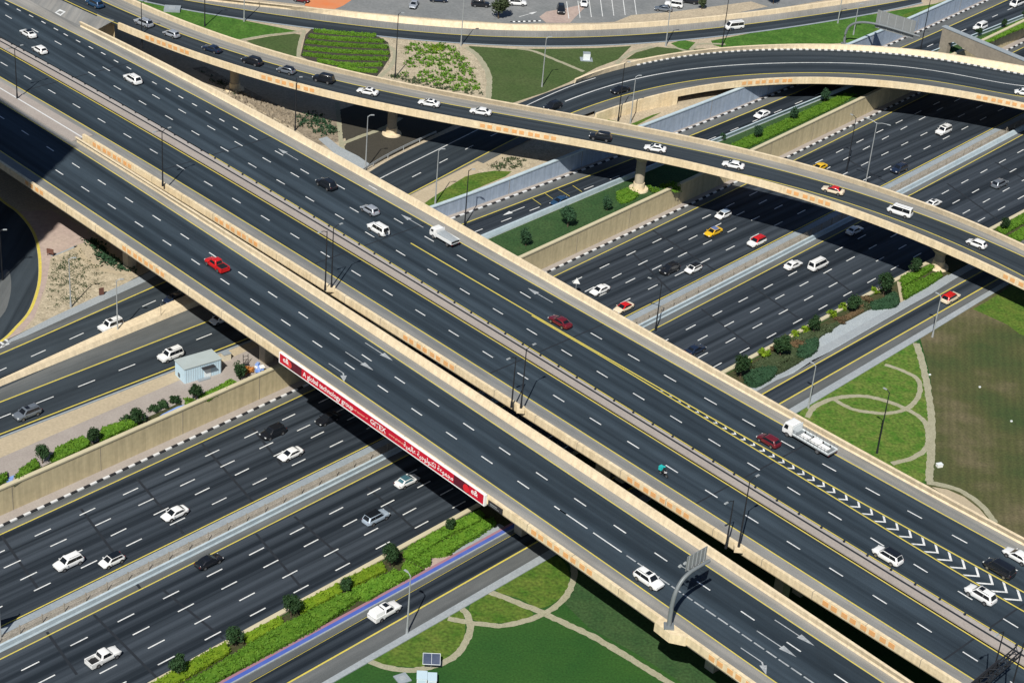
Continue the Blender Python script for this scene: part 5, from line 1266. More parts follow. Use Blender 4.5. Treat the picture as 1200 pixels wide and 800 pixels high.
scatter('ground_cover', ZW + .02, [(102, 283), (112, 282), (130, 300), (150, 312), (160, 318), (140, 317), (118, 306)], 60, .6, .34, 'blue', 'dark green ground cover beside the curved path under the near deck')
scatter('scrub', ZW + .02, [(62, 306), (92, 293), (112, 312), (135, 322), (100, 350), (60, 362), (56, 335)], 150, .2, .15, 'olive', 'sparse low scrub on the rippled sand triangle')
scatter('ground_cover', ZN + .02, [(345, 140), (362, 132), (385, 140), (396, 158), (378, 160), (352, 150)], 60, .6, .32, 'blue', 'dark green ground cover on rubble between overpass and flyover')
scatter('scrub', ZN + .02, [(235, 84), (255, 92), (285, 108), (278, 114), (252, 98)], 22, .3, .25, 'olive', 'dry scrub on the sand strip beside the overpass parapet')
scatter('ground_cover', ZN + .02, [(575, 192), (600, 185), (622, 190), (600, 198), (580, 200)], 26, .35, .28, 'olive', 'olive tufts on the sand above the blue grey wall')
for y0 in (0,):
    mb = MB()
    for _ in range(420):
        x, y = rng.uniform(270, 395), 0; y = 92 + (x - 240) * .42 + rng.uniform(-2, 26)
        if x > 335 and y > 150: continue
        p = at(x, y, ZN + .02); r = rng.uniform(.12, .42)
        mb.box((p.x, p.y, p.z + r * .4), (r * 2, r * 1.5, r * 1.1), rng.uniform(0, 3.1), 0, .6)
    o = mb.build('rubble', [ROCKY]); o['kind'] = 'stuff'; tag(o, 'pale broken rubble on the slope between overpass parapet and flyover', 'rubble')

# ------------------------------------------------------------------ lamps
def lamp(base, z, top, label, arms=1, dark=True, side=(1, 0), group=None, plinth=False, reach=1.1, h=None, base_pt=None):
    p = base_pt or at(base[0], base[1], z)
    if h is None:
        h = min((abs_(p, k * .1, top), k * .1) for k in range(40, 160))[1]
    e = empty('street_lamp', p, 0, label, 'street lamp', group)
    m = METD if dark else METG
    d = Vector((side[0], side[1], 0)).normalized()
    mb = MB(); mb.tube([(0, 0, 0), (0, 0, h * .12), (0, 0, h - .1)], [.13, .11, .06], 8); mb.cyl((0, 0, 0), .17, .14, .8, 8); mb.build('pole', [m], e, smooth=True)
    for sg in ((1, -1) if arms == 2 else (1,)):
        mb = MB(); mb.tube([(0, 0, h - .25), d * sg * reach * .5 + Vector((0, 0, h + .05)), d * sg * reach + Vector((0, 0, h + .12))], .05, 6); mb.build('arm', [m], e, smooth=True)
        mb = MB(); mb.box(tuple(d * sg * (reach + .2) + Vector((0, 0, h + .12))), (.62, .24, .10), math.atan2(d.y, d.x), 0, .8); hd = mb.build('lamp_head', [LENS], e)
    if plinth:
        mb = MB(); mb.box((0, 0, -.1), (1.0, 1.0, .5)); mb.build('plinth', [PARA], e)
    return e
def abs_(p, h, top):
    q = _M @ np.array([p.x, p.y, p.z + h - HC]); x, y = 600 + F * q[0] / q[2], 400 + F * q[1] / q[2]
    return math.hypot(x - top[0], y - top[1])
nB = (FB.n[0], FB.n[1]); nBm = (-FB.n[0], -FB.n[1]); nH = (FH.n[0], FH.n[1])
GL_ = 'dark lamps standing on the overpass'
lamp((20.2, 115.4), DK + .15, (16.8, 56), 'dark twin arm lamp on the paved separator near the top left corner', 2, side=nB, group=GL_, reach=1.1)
lamp((190.7, 218), DK + .95, (189.2, 153), 'dark twin arm lamp on the beige parapet where the decks part', 2, side=nB, group=GL_, reach=1.1)
for (a, ta), (b, tb_), w in ((((381, 340), (383.2, 270)), ((388.3, 337.5), (391, 266)), 'upper lamp pair'), (((599.3, 477), (605, 417)), ((610.3, 479), (617, 408)), 'middle lamp pair'), (((850.5, 642), (859, 585)), ((865.4, 641.5), (879, 563)), 'lower lamp pair past the gantry')):
    lamp(a, DK + .95, ta, 'dark lamp with arm over the near deck, in the %s' % w, 1, side=nBm, group=GL_)
    lamp(b, DK + .95, tb_, 'dark lamp with arm over the far deck, in the %s' % w, 1, side=nB, group=GL_, plinth=True)
sL = sB(1152, 792)
for dt, ds, sd, lab in ((-.2, 1.0, nBm, 'lamp with its arm over the near deck at the lower right corner'), (-.2, 3.4, nB, 'lamp with its arm over the far deck at the lower right corner')):
    lamp(None, DK + .95, None, lab, 1, side=sd, group=GL_, h=9.2, base_pt=MCpup.p(sL + ds + 1.9, DK + .95, dt))
lamp((768.1, 387), HW + .1, (774, 331), 'dark lamp on the highway median just right of the overpass', 1, side=(-FH.d[0] * .3 + FH.n[0], -FH.d[1] * .3 + FH.n[1]), reach=1.8)
lamp((1009, 243), HW + .1, (1032.7, 114), 'tall pale lamp with a double head rising behind the slim flyover', 2, False, side=(1, -.55), reach=1.9, h=None)
lamp((992, 200), HW + .1, (1001, 137), 'thin dark lamp between the yellow car and the beige wall, past the flyover', 1, side=nH, reach=.8)
for b, z, t, dk, lab in (((510, 239), ZN, (513.3, 175), 0, 'pale lamp in the grass beside the top of the blue grey wall'), ((544.5, 264), ZW, (549.4, 199), 1, 'dark lamp on the blue wall kerb behind the overpass parapet'),
                         ((428.3, 199), ZN, (430.6, 136), 0, 'pale lamp at the corner of the dark soil bed'), ((345.8, 153), ZN, (345.8, 91), 1, 'dark lamp on the rubble slope beside the overpass'),
                         ((166.5, 57), ZN + 5, (165, 2), 1, 'dark lamp in the gap where the flyover leaves the overpass'), ((240, 31), ZN, (239.5, -28), 1, 'dark lamp on the lush grass wedge at the top'),
                         ((286, 25.5), ZN, (286.5, -38), 0, 'pale lamp on the lush grass wedge beside the service road'), ((463, 91), ZN, (465, 16), 1, 'dark lamp at the left border of the planted sand'),
                         ((540, 54), ZN, (541.5, -6), 0, 'pale lamp by the service road above the planted sand'), ((635, 102), ZN, (641, 44), 0, 'pale lamp in the dull grass near the start of the loop ramp'),
                         ((780, 54.5), ZN, (785.5, -4), 0, 'pale lamp by the service road left of the white van'), ((846, 55), ZN, (851.5, -4), 1, 'dark lamp passing in front of the white van'),
                         ((724.3, 142), ZN, (730.2, 73), 1, 'dark lamp rising in front of the dark car on the loop ramp'), ((738.6, 144.5), ZN, (744.5, 89), 0, 'pale lamp on the grass under the loop ramp wall'),
                         ((981.7, 27.5), ZN, (986.5, -25), 0, 'pale lamp on the lush strip right of the service road'), ((1000, 41), ZN, (1006.5, 5), 0, 'pale lamp just left of the grey sign gantry'),
                         ((1079, 57.5), ZW, (1088.5, -5), 1, 'dark lamp on the collector road left of the concrete frame'),
                         ((947, 478), ZS, (955, 428), 0, 'pale lamp on the ramp pavement beside the striped meadow'), ((1092.5, 395), ZS, (1100.5, 346), 0, 'pale lamp on the ramp pavement near the red roofed taxi'),
                         ((476.7, 742.5), ZS, (482, 673), 0, 'pale lamp on the ramp pavement beside the white pickup with canopy'), ((1027.5, 531), ZS, (1039.5, 458), 1, 'dark lamp standing in the middle of the meadow with looping paths'),
                         ((138, 391), ZW, (138, 328), 0, 'pale lamp on the beige barrier in front of the white off roader'), ((83, 360), ZW, (82, 303), 0, 'pale lamp on the rippled sand triangle'),
                         ((3, 328), ZW, (3, 270), 1, 'dark lamp inside the turning road at the left edge')):
    sd = nH if (z in (ZS, HW)) else ((1, .25) if y0 == 0 else nH)
    lamp(b, z, t, lab, 1, bool(dk), side=sd, reach=.55)

# ------------------------------------------------------------------ signs and gantries
STEEL = mat('grey_steel', (0.22, 0.245, 0.265), 0.5, (0.17, 0.195, 0.21), 1.0, metallic=0.2)
def gantry(base, z, e1, label, nrm, h, span, panel, dark=False, lights=True):
    """curved pole that bends over the lanes and carries a sign panel"""
    p = base
    e = empty('sign_gantry', p, 0, label, 'sign gantry')
    d = Vector((e1[0], e1[1], 0)).normalized()
    path = [Vector((0, 0, 0)), Vector((0, 0, h * .45)), d * span * .06 + Vector((0, 0, h * .72)), d * span * .2 + Vector((0, 0, h * .9)), d * span * .42 + Vector((0, 0, h * .985)), d * span * .7 + Vector((0, 0, h)), d * span + Vector((0, 0, h))]
    path = smoothpoly(path, 5)
    mb = MB(); mb.tube(path, [.26 - .07 * k / len(path) for k in range(len(path))], 12); mb.build('pole', [STEEL], e, smooth=True)
    mb = MB(); mb.box((0, 0, .1), (1.1, 1.1, .2)); mb.build('base_plate', [STEEL], e)
    nn = Vector((nrm[0], nrm[1], 0)).normalized(); ang = math.atan2(d.y, d.x)
    a, b, zlo, zhi = panel
    mb = MB(); c = d * (a + b) / 2 + nn * .42 + Vector((0, 0, (zlo + zhi) / 2)); mb.box(tuple(c), (b - a, .08, zhi - zlo), ang, 0)
    for k in range(5):
        q = d * (a + (b - a) * (k + .5) / 5) + nn * .36 + Vector((0, 0, (zlo + zhi) / 2)); mb.box(tuple(q), (.12, .1, zhi - zlo - .1), ang, 1)
    mb.build('sign_panel', [SIGNB, METG], e)
    if lights:
        for k in range(4):
            q = d * (a + (b - a) * (k + .5) / 4) + nn * 1.5 + Vector((0, 0, zlo - .1))
            mb = MB(); mb.tube([d * (a + (b - a) * (k + .5) / 4) + Vector((0, 0, h)), q], .04, 5, 0); mb.box(tuple(q), (.45, .3, .22), ang, 1, .6); mb.build('sign_light', [METG, LENS], e)
    return e
gb = LCly.p(sg, DK + .96, LO - .35)
gantry(gb, DK, FB.n, 'grey curved sign gantry reaching over the near deck from the parapet', -FB.d, 6.4, 5.4, (2.0, 5.2, 6.3, 8.2))
gantry(at(989, 52, ZN), ZN, (1, -.62), 'grey curved sign gantry half hidden behind the loop ramp', (.5, .8), 6.0, 15.0, (5.5, 13.5, 5.0, 8.6), lights=False)
t1, t2 = at(1128, 820, DK + 6.5), at(1193, 765, DK + 6.5)
e = empty('sign_gantry', (t1.x, t1.y, DK + .9), 0, 'dark lattice truss gantry over the far deck at the lower right corner', 'sign gantry')
td = (t2 - t1).normalized(); tn = Vector((-td.y, td.x, 0)); tl = (t2 - t1).length
def tp(u, a, zz): q = td * u + tn * a; return Vector((q.x, q.y, 5.6 + zz))
mb = MB()
for a, zz in ((-.38, 0), (.38, 0), (-.38, .65), (.38, .65)): mb.tube([tp(0, a, zz), tp(tl, a, zz)], .08, 6)
n_ = int(tl / .9)
for k in range(n_):
    u0, u1 = tl * k / n_, tl * (k + 1) / n_
    for a in (-.38, .38): mb.tube([tp(u0, a, 0 if k % 2 else .65), tp(u1, a, .65 if k % 2 else 0)], .045, 5)
    for zz in (0, .65): mb.tube([tp(u0, -.38 if k % 2 else .38, zz), tp(u1, .38 if k % 2 else -.38, zz)], .045, 5)
mb.build('truss', [METD], e)
mb = MB(); mb.box(tuple(tp(0, 0, -2.6)), (.5, .5, 6.0), math.atan2(td.y, td.x)); mb.build('post', [METD], e)
mb = MB(); mb.box(tuple(tp(tl * .45, .5, .2)), (tl * .5, .08, 1.0), math.atan2(td.y, td.x)); mb.build('sign_panel', [SIGND], e)
e = empty('road_sign', at(1, 747, HW + .1), 0, 'grey sign post on the highway median cut by the left edge', 'road sign')
mb = MB(); mb.tube([(0, 0, 0), (0, 0, 5.2)], .1, 8); mb.build('post', [METG], e)
mb = MB(); mb.box((-2.1, -1.6, 3.9), (5.2, .1, 2.4), FH.ang - math.pi / 2 + 1.35); mb.build('sign_panel', [SIGNB], e)
e = empty('road_sign', at(674, 346, HW + .1), 0, 'small triangular warning sign on the highway seen over the overpass parapet', 'road sign')
mb = MB(); mb.tube([(0, 0, 0), (0, 0, 2.2)], .05, 6); mb.build('post', [METG], e)
mb = MB(); mb.ring_loft([[(-.55, yy, 2.1), (.55, yy, 2.1), (0, yy, 3.1)] for yy in (-.1, -.04)]); mb.build('sign_panel', [BWHITE], e)
e = empty('board', at(59, 300, ZW), -.2, 'small brown board on legs at the corner of the rippled sand', 'board'); e.scale = (.72, .72, .6)
mb = MB(); mb.box((0, 0, 1.35), (1.5, .12, 1.3)); mb.build('panel', [RUSTY], e)
for sx in (-.6, .6):
    mb = MB(); mb.box((sx, 0, .4), (.1, .1, .8)); mb.build('leg', [RUSTY], e)
e = empty('board', at(119, 346, ZW), .6, 'dark brown board standing in for the lamp shadow at the edge of the rippled sand', 'board'); e.scale = (.8, .8, .7)  # board added in place of the shadow of the lamp head and sign
mb = MB(); mb.box((0, 0, .95), (.9, .12, 1.6)); mb.build('panel', [RUSTY], e)
mb = MB(); mb.box((.3, .1, .5), (.08, .3, 1.0)); mb.build('leg', [RUSTY], e)

# the long red banner on the near deck
s_a, s_b = sB(331, 413, DK + .95), sB(574, 580, DK + .95)
bz1, bz0 = DK + 1.22, DK - .32
ban = empty('advertising_banner', LCly.p((s_a + s_b) / 2, DK, LO - .3), 0, 'long red advertising banner with white lettering hung on the side of the near deck', 'banner')
IBn = Matrix.Translation(-ban.location)
BSs = rrange(s_a, s_b, 2)
mb = MB(); sweep(mb, LCly, [(LO - .02, bz0), (LO - .42, bz0), (LO - .42, bz1), (LO - .02, bz1)], BSs, 0); o = mb.build('frame', [BWHITE], ban); o.data.transform(IBn)
mb = MB()
def bp(s, z, o_=.0): return LCly.p(s, z, LO - .425 - o_)
nB_ = len(BSs) - 1
mb.strip([bp(s, bz0 + .16, .004) for s in rrange(s_a + .2, s_b - .2, 2)], [bp(s, bz1 - .05, .004) for s in rrange(s_a + .2, s_b - .2, 2)], 0)
Lb = s_b - s_a
for a, b in ((.055, .12), (.862, .93)): mb.face([bp(s_a + Lb * a, bz0 + .16, .007), bp(s_a + Lb * b, bz0 + .16, .007), bp(s_a + Lb * b, bz1 - .05, .007), bp(s_a + Lb * a, bz1 - .05, .007)], 1)
for c in (.054, .918):
    mb.face([bp(s_a + Lb * c + .55 * math.cos(k * .39), (bz0 + bz1) / 2 + .55 * math.sin(k * .39), .010) for k in range(16)], 2)
o = mb.build('panel', [RED, DRED, paint('banner_bright_red', (.70, .02, .03))], ban, fix=False); o.data.transform(IBn)
def text_mesh(body, size, font=None):
    cu = bpy.data.curves.new('lettering', 'FONT'); cu.body = body; cu.size = size; cu.align_x = 'CENTER'; cu.align_y = 'CENTER'; cu.resolution_u = 3
    cu.offset = .014 * size
    if font: cu.font = font
    o = bpy.data.objects.new('lettering', cu); COL.objects.link(o)
    dg = bpy.context.evaluated_depsgraph_get(); me = bpy.data.meshes.new_from_object(o.evaluated_get(dg)); bpy.data.objects.remove(o); return me
def letter(body, frac, size, m, zc=None, width=None):
    me = text_mesh(body, size)
    if width:
        xs = [v.co.x for v in me.vertices]; w = (max(xs) - min(xs)) or 1; me.transform(Matrix.Diagonal((width / w, 1, 1, 1)))
    me.materials.clear(); me.materials.append(m)
    sc_, zc = s_a + Lb * frac, zc if zc else (bz0 + bz1) / 2 + .05
    for v in me.vertices: v.co = bp(sc_ + v.co.x, zc + v.co.y, .02)
    me.transform(IBn); link('lettering', me, ban)
letter('A global technology group', .255, .98, BWHITE, None, Lb * .255)
letter('e&', .037, 1.05, BWHITE, (bz0 + bz1) / 2 + .18)
letter('e&', .955, 1.05, BWHITE, (bz0 + bz1) / 2 + .18)
letter('GITEX', .505, .95, BWHITE, None, Lb * .075)
letter('GLOBAL', .522, .22, BPINK, bz0 + .34, Lb * .05)
letter('Proud sponsor of', .412, .42, BPINK, None, Lb * .085)
letter('www.gitex.com', .60, .42, BPINK, None, Lb * .085)
ar = 'مجموعة تكنولوجية عالمية'
FORMS = {'م': 'ﻡﻢﻣﻤ', 'ج': 'ﺝﺞﺟﺠ', 'و': 'ﻭﻮ', 'ع': 'ﻉﻊﻋﻌ', 'ة': 'ﺓﺔ', 'ت': 'ﺕﺖﺗﺘ', 'ك': 'ﻙﻚﻛﻜ', 'ن': 'ﻥﻦﻧﻨ', 'ل': 'ﻝﻞﻟﻠ', 'ي': 'ﻱﻲﻳﻴ', 'ا': 'ﺍﺎ'}
def shape(word):
    out = []
    for i, ch in enumerate(word):
        f = FORMS[ch]; prev = i > 0 and len(FORMS[word[i - 1]]) == 4; nxt = i < len(word) - 1 and len(f) == 4
        out.append(f[(1 if prev else 0) + (2 if nxt else 0)])
    return ''.join(reversed(out))
letter(' '.join(shape(w) for w in reversed(ar.split())),   .745, 1.0, BWHITE, None, Lb * .23)
e = empty('info_plate', LCly.p(sB(583.5, 588, DK + .95), DK + .35, LO - .12), FB.ang, 'small black plate on the parapet right of the red banner', 'plate')
mb = MB(); mb.box((0, 0, 0), (2.4, .1, .75)); mb.box((-.3, -.055, .08), (1.2, .012, .14), 0, 1); mb.box((-.1, -.055, -.15), (1.5, .012, .08), 0, 1); mb.build('plate_board', [SIGND, SIGNB], e)

# ------------------------------------------------------------------ kiosk, equipment and odds and ends
ka, kb = at(216.5, 450, ZW), at(259, 437.5, ZW)
kd = (kb - ka); kang = math.atan2(kd.y, kd.x); kl = kd.length
e = empty('kiosk', ka, kang, 'pale blue sheet metal kiosk cabin with a flat grey roof beside the slip road', 'kiosk')
def kbx(name, c, d, m, par=None):
    mb = MB(); mb.box(c, d, 0, 0); return mb.build(name, [m], par or e)
KW, KH = 2.7, 2.25
mb = MB(); mb.box((kl / 2, KW / 2, KH / 2), (kl, KW, KH))
for k in range(16): mb.box((kl * (k + .5) / 16, -.02, KH / 2), (.06, .05, KH - .1))
for k in range(8): mb.box((-.02, KW * (k + .5) / 8, KH / 2), (.05, .06, KH - .1))
mb.build('wall', [KIOSKW], e)
mb = MB(); mb.box((kl / 2, KW / 2, KH + .09), (kl + .2, KW + .2, .12)); mb.build('roof', [KIOSKR], e)
kbx('awning', (kl * .62, -.35, 1.85), (1.9, .7, .06), SIGND)
kbx('door', (kl * .62, -.04, .95), (1.0, .06, 1.7), WPLAST)
kbx('step', (kl * .5, -.3, .1), (1.8, .5, .2), STRIP)
e = empty('air_conditioner', at(212, 443, ZW), kang, 'white air conditioner box at the left end of the kiosk', 'air conditioner')
mb = MB(); mb.box((0, 0, .55), (.5, 1.0, 1.1)); mb.build('casing', [WPLAST], e)
mb = MB(); mb.cyl((0, 0, 0), .36, .36, .04, 16); o = mb.build('fan_grille', [SIGND], e); o.rotation_euler = (0, -math.pi / 2, 0); o.location = (-.26, 0, .6)
e = empty('equipment_box', at(265, 421, ZW), kang, 'small cream equipment box behind the right end of the kiosk', 'box')
mb = MB(); mb.box((0, 0, .5), (1.1, .8, 1.0)); mb.build('casing', [CREAM], e); mb = MB(); mb.box((0, 0, 1.03), (1.2, .9, .06)); mb.build('lid', [STRIP], e)
e = empty('tarpaulin_heap', at(304, 437, ZW), .4, 'blue and white tarpaulin heap beside the orange bush', 'tarpaulin')
mb = MB()
for k in range(9): mb.box((rng.normal(0, .35), rng.normal(0, .35), .3 + .12 * k), (.9 - .05 * k, .7, .25), k * .7, k % 2, .8)
mb.build('folded_sheet', [BLUEC, BWHITE], e)
e = empty('handcart', at(288, 427, ZW), .5, 'dark upright handcart frame above the orange flowering bush', 'handcart')
mb = MB()
for sx in (-.35, .35): mb.tube([(sx, 0, 0), (sx, .1, 1.6)], .05, 5)
for zz in (.3, .8, 1.3): mb.tube([(-.35, .03 * zz, zz), (.35, .03 * zz, zz)], .04, 5)
mb.build('frame', [SIGND], e); mb = MB(); mb.box((0, -.25, .12), (.8, .5, .08)); mb.build('load_plate', [SIGND], e)
e = empty('solar_panel', at(505, 783, ZS), math.radians(4), 'dark solar panel on a stand between path and lawn at the bottom', 'solar panel')
mb = MB(); e.scale = (.56, .62, .6); mb.box((0, 0, 0), (3.4, 2.5, .1)); o = mb.build('panel', [SOLAR], e); o.location = (0, .2, 2.1); o.rotation_euler = (math.radians(12), 0, 0)
mb = MB()
for a, b, c, d in ((0, 1.25, 3.5, .08), (0, -1.25, 3.5, .08), (1.7, 0, .08, 2.5), (-1.7, 0, .08, 2.5), (0, 0, .06, 2.5)): mb.box((a, b, .04), (c, d, .1))
f = mb.build('frame', [WPLAST], e); f.location = (0, .2, 2.1); f.rotation_euler = (math.radians(12), 0, 0)
mb = MB(); mb.tube([(0, .2, 0), (0, .2, 2.05)], .12, 8); mb.build('post', [METG], e)
for x, y, w, lab in ((494, 799, 1.6, 'pale cabinet left of a pair below the solar panel'), (506, 801, 1.4, 'pale cabinet right of a pair below the solar panel')):
    e = empty('cabinet', at(x, y, ZS), math.radians(4), lab, 'cabinet', 'cabinets at the solar panel'); e.scale = (.68, .68, .68)
    mb = MB(); mb.box((0, 0, .75), (w, 2.0, 1.5)); mb.build('casing', [WPLAST], e); mb = MB(); mb.box((0, 0, 1.53), (w + .12, 2.1, .06)); mb.build('lid', [KIOSKW], e); mb = MB(); mb.box((0, -1.01, .75), (w - .3, .03, 1.2)); mb.build('door', [KIOSKW], e)
e = empty('manhole_slab', at(471.5, 795, ZS), .6, 'square pale concrete slab in the lawn left of the cabinets', 'slab')
mb = MB(); mb.box((0, 0, .06), (1.5, 1.5, .14)); mb.build('slab_top', [STRIP], e); mb = MB(); mb.box((0, 0, .14), (.7, .7, .03)); mb.build('lid', [SIDEW], e)
e = empty('utility_box', at(687, 70, ZN), .1, 'white utility box on a pale slab in the dull grass by the service road', 'utility box'); e.scale = (.68, .68, .68)
mb = MB(); mb.box((0, 0, 1.0), (1.9, 1.4, 1.9)); mb.build('casing', [WPLAST], e); mb = MB(); mb.box((0, 0, .04), (3.4, 2.8, .12)); mb.build('slab', [STRIP], e); mb = MB(); mb.box((0, 0, 1.98), (2.0, 1.5, .06)); mb.build('lid', [STRIP], e)
e = empty('utility_box', at(202, 12, ZN), .1, 'pale concrete chamber in the lush grass at the top left', 'utility box')
mb = MB(); mb.box((0, 0, .25), (3.0, 2.4, .5)); mb.build('casing', [STRIP], e); mb = MB(); mb.box((0, 0, .53), (1.2, 1.0, .06)); mb.build('lid', [SIDEW], e)
for x, y, lab in ((1100.5, 546.5, 'small white box on the dry field near the path corner'), (1185, 494, 'small white marker in the middle of the dry field'), (1148, 454, 'tiny white marker in the upper dry field'), (1089.5, 439.5, 'tiny white marker beside the upper field path')):
    e = empty('marker_box', at(x, y, ZS), .4, lab, 'box', 'white markers on the dry field'); k = .7 if x == 1100.5 else .25
    mb = MB(); mb.box((0, 0, .3 * k), (1.1 * k, .8 * k, .6 * k)); mb.build('casing', [BWHITE], e); mb = MB(); mb.box((0, 0, .62 * k), (1.2 * k, .9 * k, .05)); mb.build('lid', [WPLAST], e)
# concrete frame beyond the loop ramp
pa, pb = at(1099, 61, ZW), at(1204, 106, ZW)
pd = pb - pa; pl = pd.length; pang = math.atan2(pd.y, pd.x)
e = empty('concrete_frame', pa, pang, 'grey brown concrete frame with an opening behind the loop ramp at upper right', 'concrete frame')
mb = MB(); H_ = 5.2
out = [(0, 0), (pl * .09, 0), (pl * .09, H_ * .5), (pl * .15, H_ * .62), (pl * .55, H_ * .3), (pl * .6, 0), (pl * 1.12, 0), (pl * 1.12, H_), (0, H_)]
mb.ring_loft([[(x, y, z) for x, z in out] for y in (0, 1.1)]); mb.build('beam', [GIRD], e)
mb = MB(); mb.box((pl * .56, .55, H_ + .08), (pl * 1.14, 1.3, .16)); mb.build('coping', [STRIP], e)

# tall building beyond the left side of the view: only its shadow reaches the roads
HT = 95.0
c0 = at(90, 172.5, DK); c1 = at(18.75, 127.5, DK); c2 = at(67.5, 200, DK)
def roof(p): k = HT - p.z; return Vector((p.x - LX * k, p.y - LY * k, HT))
r0 = roof(c0); u = (c1 - c0).normalized(); v = Vector((-.62, -.78, 0)).normalized()
r1, r2 = r0 + u * 60, r0 + v * 45; r3 = r0 + u * 60 + v * 45
e = empty('tower', (r0.x, r0.y, 0), 0, 'tall grey tower standing out of view on the left, shading the roads', 'building')
mb = MB(); mb.prism([(p.x - r0.x, p.y - r0.y) for p in (r0, r1, r3, r2)], ZW - .1, HT, 0)
mb.build('wall', [TOWERM], e)
mb = MB()
cx = (r3 - r0) / 2
for k in range(1, 26):
    z = ZW + k * 3.6
    mb.ring_loft([[((p.x - r0.x - cx.x) * 1.004 + cx.x, (p.y - r0.y - cx.y) * 1.004 + cx.y, zz) for p in (r0, r1, r3, r2)] for zz in (z, z + 1.5)], 0)
mb.build('window', [GLASS], e)

# ------------------------------------------------------------------ vehicles
SPEC = {  # L, W, H, floor, [(x, top z, half width factor)...] of the lower body, cabin: base front/rear x, roof front/rear x, belt z
    'sedan': dict(L=4.75, W=1.84, H=1.46, body=[(2.37, .62, .80), (2.25, .72, .90), (1.6, .84, .98), (.95, .95, 1.0), (0, .97, 1.0), (-1.3, 1.0, 1.0), (-1.75, 1.04, .98), (-2.2, 1.00, .92), (-2.37, .72, .84)], cab=(1.32, -2.02, .22, -1.0), belt=.90, axle=(1.42, -1.40)),
    'hatch': dict(L=4.15, W=1.78, H=1.54, body=[(2.07, .62, .80), (1.95, .74, .92), (1.45, .90, .98), (.95, 1.0, 1.0), (0, 1.02, 1.0), (-1.3, 1.05, 1.0), (-1.85, 1.04, .95), (-2.07, .85, .88)], cab=(1.28, -2.0, .36, -1.5), belt=.95, axle=(1.27, -1.25)),
    'suv': dict(L=4.85, W=1.95, H=1.78, body=[(2.42, .72, .82), (2.30, .94, .93), (1.7, 1.06, .99), (1.0, 1.14, 1.0), (0, 1.14, 1.0), (-1.6, 1.16, 1.0), (-2.2, 1.14, .97), (-2.42, .95, .90)], cab=(1.36, -2.36, .52, -1.88), belt=1.06, axle=(1.47, -1.42)),
    'jeep': dict(L=4.75, W=1.95, H=1.92, body=[(2.37, .78, .88), (2.30, 1.04, .96), (1.7, 1.12, 1.0), (1.0, 1.16, 1.0), (0, 1.16, 1.0), (-1.6, 1.18, 1.0), (-2.25, 1.18, .98), (-2.37, 1.0, .95)], cab=(1.22, -2.34, .68, -2.12), belt=1.10, axle=(1.45, -1.38)),
    'van': dict(L=5.2, W=1.95, H=2.12, body=[(2.60, .74, .86), (2.50, 1.0, .95), (2.15, 1.12, 1.0), (1.7, 1.16, 1.0), (0, 1.18, 1.0), (-1.8, 1.18, 1.0), (-2.45, 1.18, .99), (-2.60, 1.0, .95)], cab=(2.18, -2.56, 1.40, -2.46), belt=1.12, axle=(1.65, -1.55)),
    'minivan': dict(L=4.95, W=1.92, H=1.88, body=[(2.47, .70, .84), (2.36, .92, .94), (1.95, 1.05, 1.0), (1.4, 1.12, 1.0), (0, 1.14, 1.0), (-1.7, 1.16, 1.0), (-2.3, 1.14, .98), (-2.47, .95, .93)], cab=(1.75, -2.40, .95, -2.25), belt=1.08, axle=(1.5, -1.5)),
    'pickup': dict(L=5.35, W=1.92, H=1.80, body=[(2.67, .74, .84), (2.55, .96, .94), (1.95, 1.08, 1.0), (1.2, 1.15, 1.0), (0, 1.15, 1.0), (-.78, 1.15, 1.0)], cab=(1.42, -.84, .66, -.58), belt=1.08, axle=(1.72, -1.55), bed=True),
}
CACHE = {}
def cached(key, fn):
    if key not in CACHE:
        o = fn(); CACHE[key] = o.data; bpy.data.objects.remove(o)
    return CACHE[key]
def wheel_mesh(r=.34, w=.24):
    def f():
        mb = MB(); n = 18
        def ring(rad, y): return [(rad * math.cos(2 * math.pi * k / n), y, rad * math.sin(2 * math.pi * k / n)) for k in range(n)]
        mb.ring_loft([ring(r * .92, -w / 2), ring(r, -w * .35), ring(r, w * .35), ring(r * .92, w / 2)], 0)
        mb.face(ring(r * .66, w / 2 + .012), 1); mb.face(ring(r * .66, -w / 2 - .012), 1)
        for k in range(5):
            a = 2 * math.pi * k / 5
            for sg in (1, -1): mb.face([(r * .6 * math.cos(a + .25 * q) , sg * (w / 2 + .018), r * .6 * math.sin(a + .25 * q)) for q in (0, 1)] + [(r * .2 * math.cos(a + .12), sg * (w / 2 + .018), r * .2 * math.sin(a + .12))], 0)
        return mb.build('wheel', [TYRE, RIM])
    return cached(('wheel', r), f)
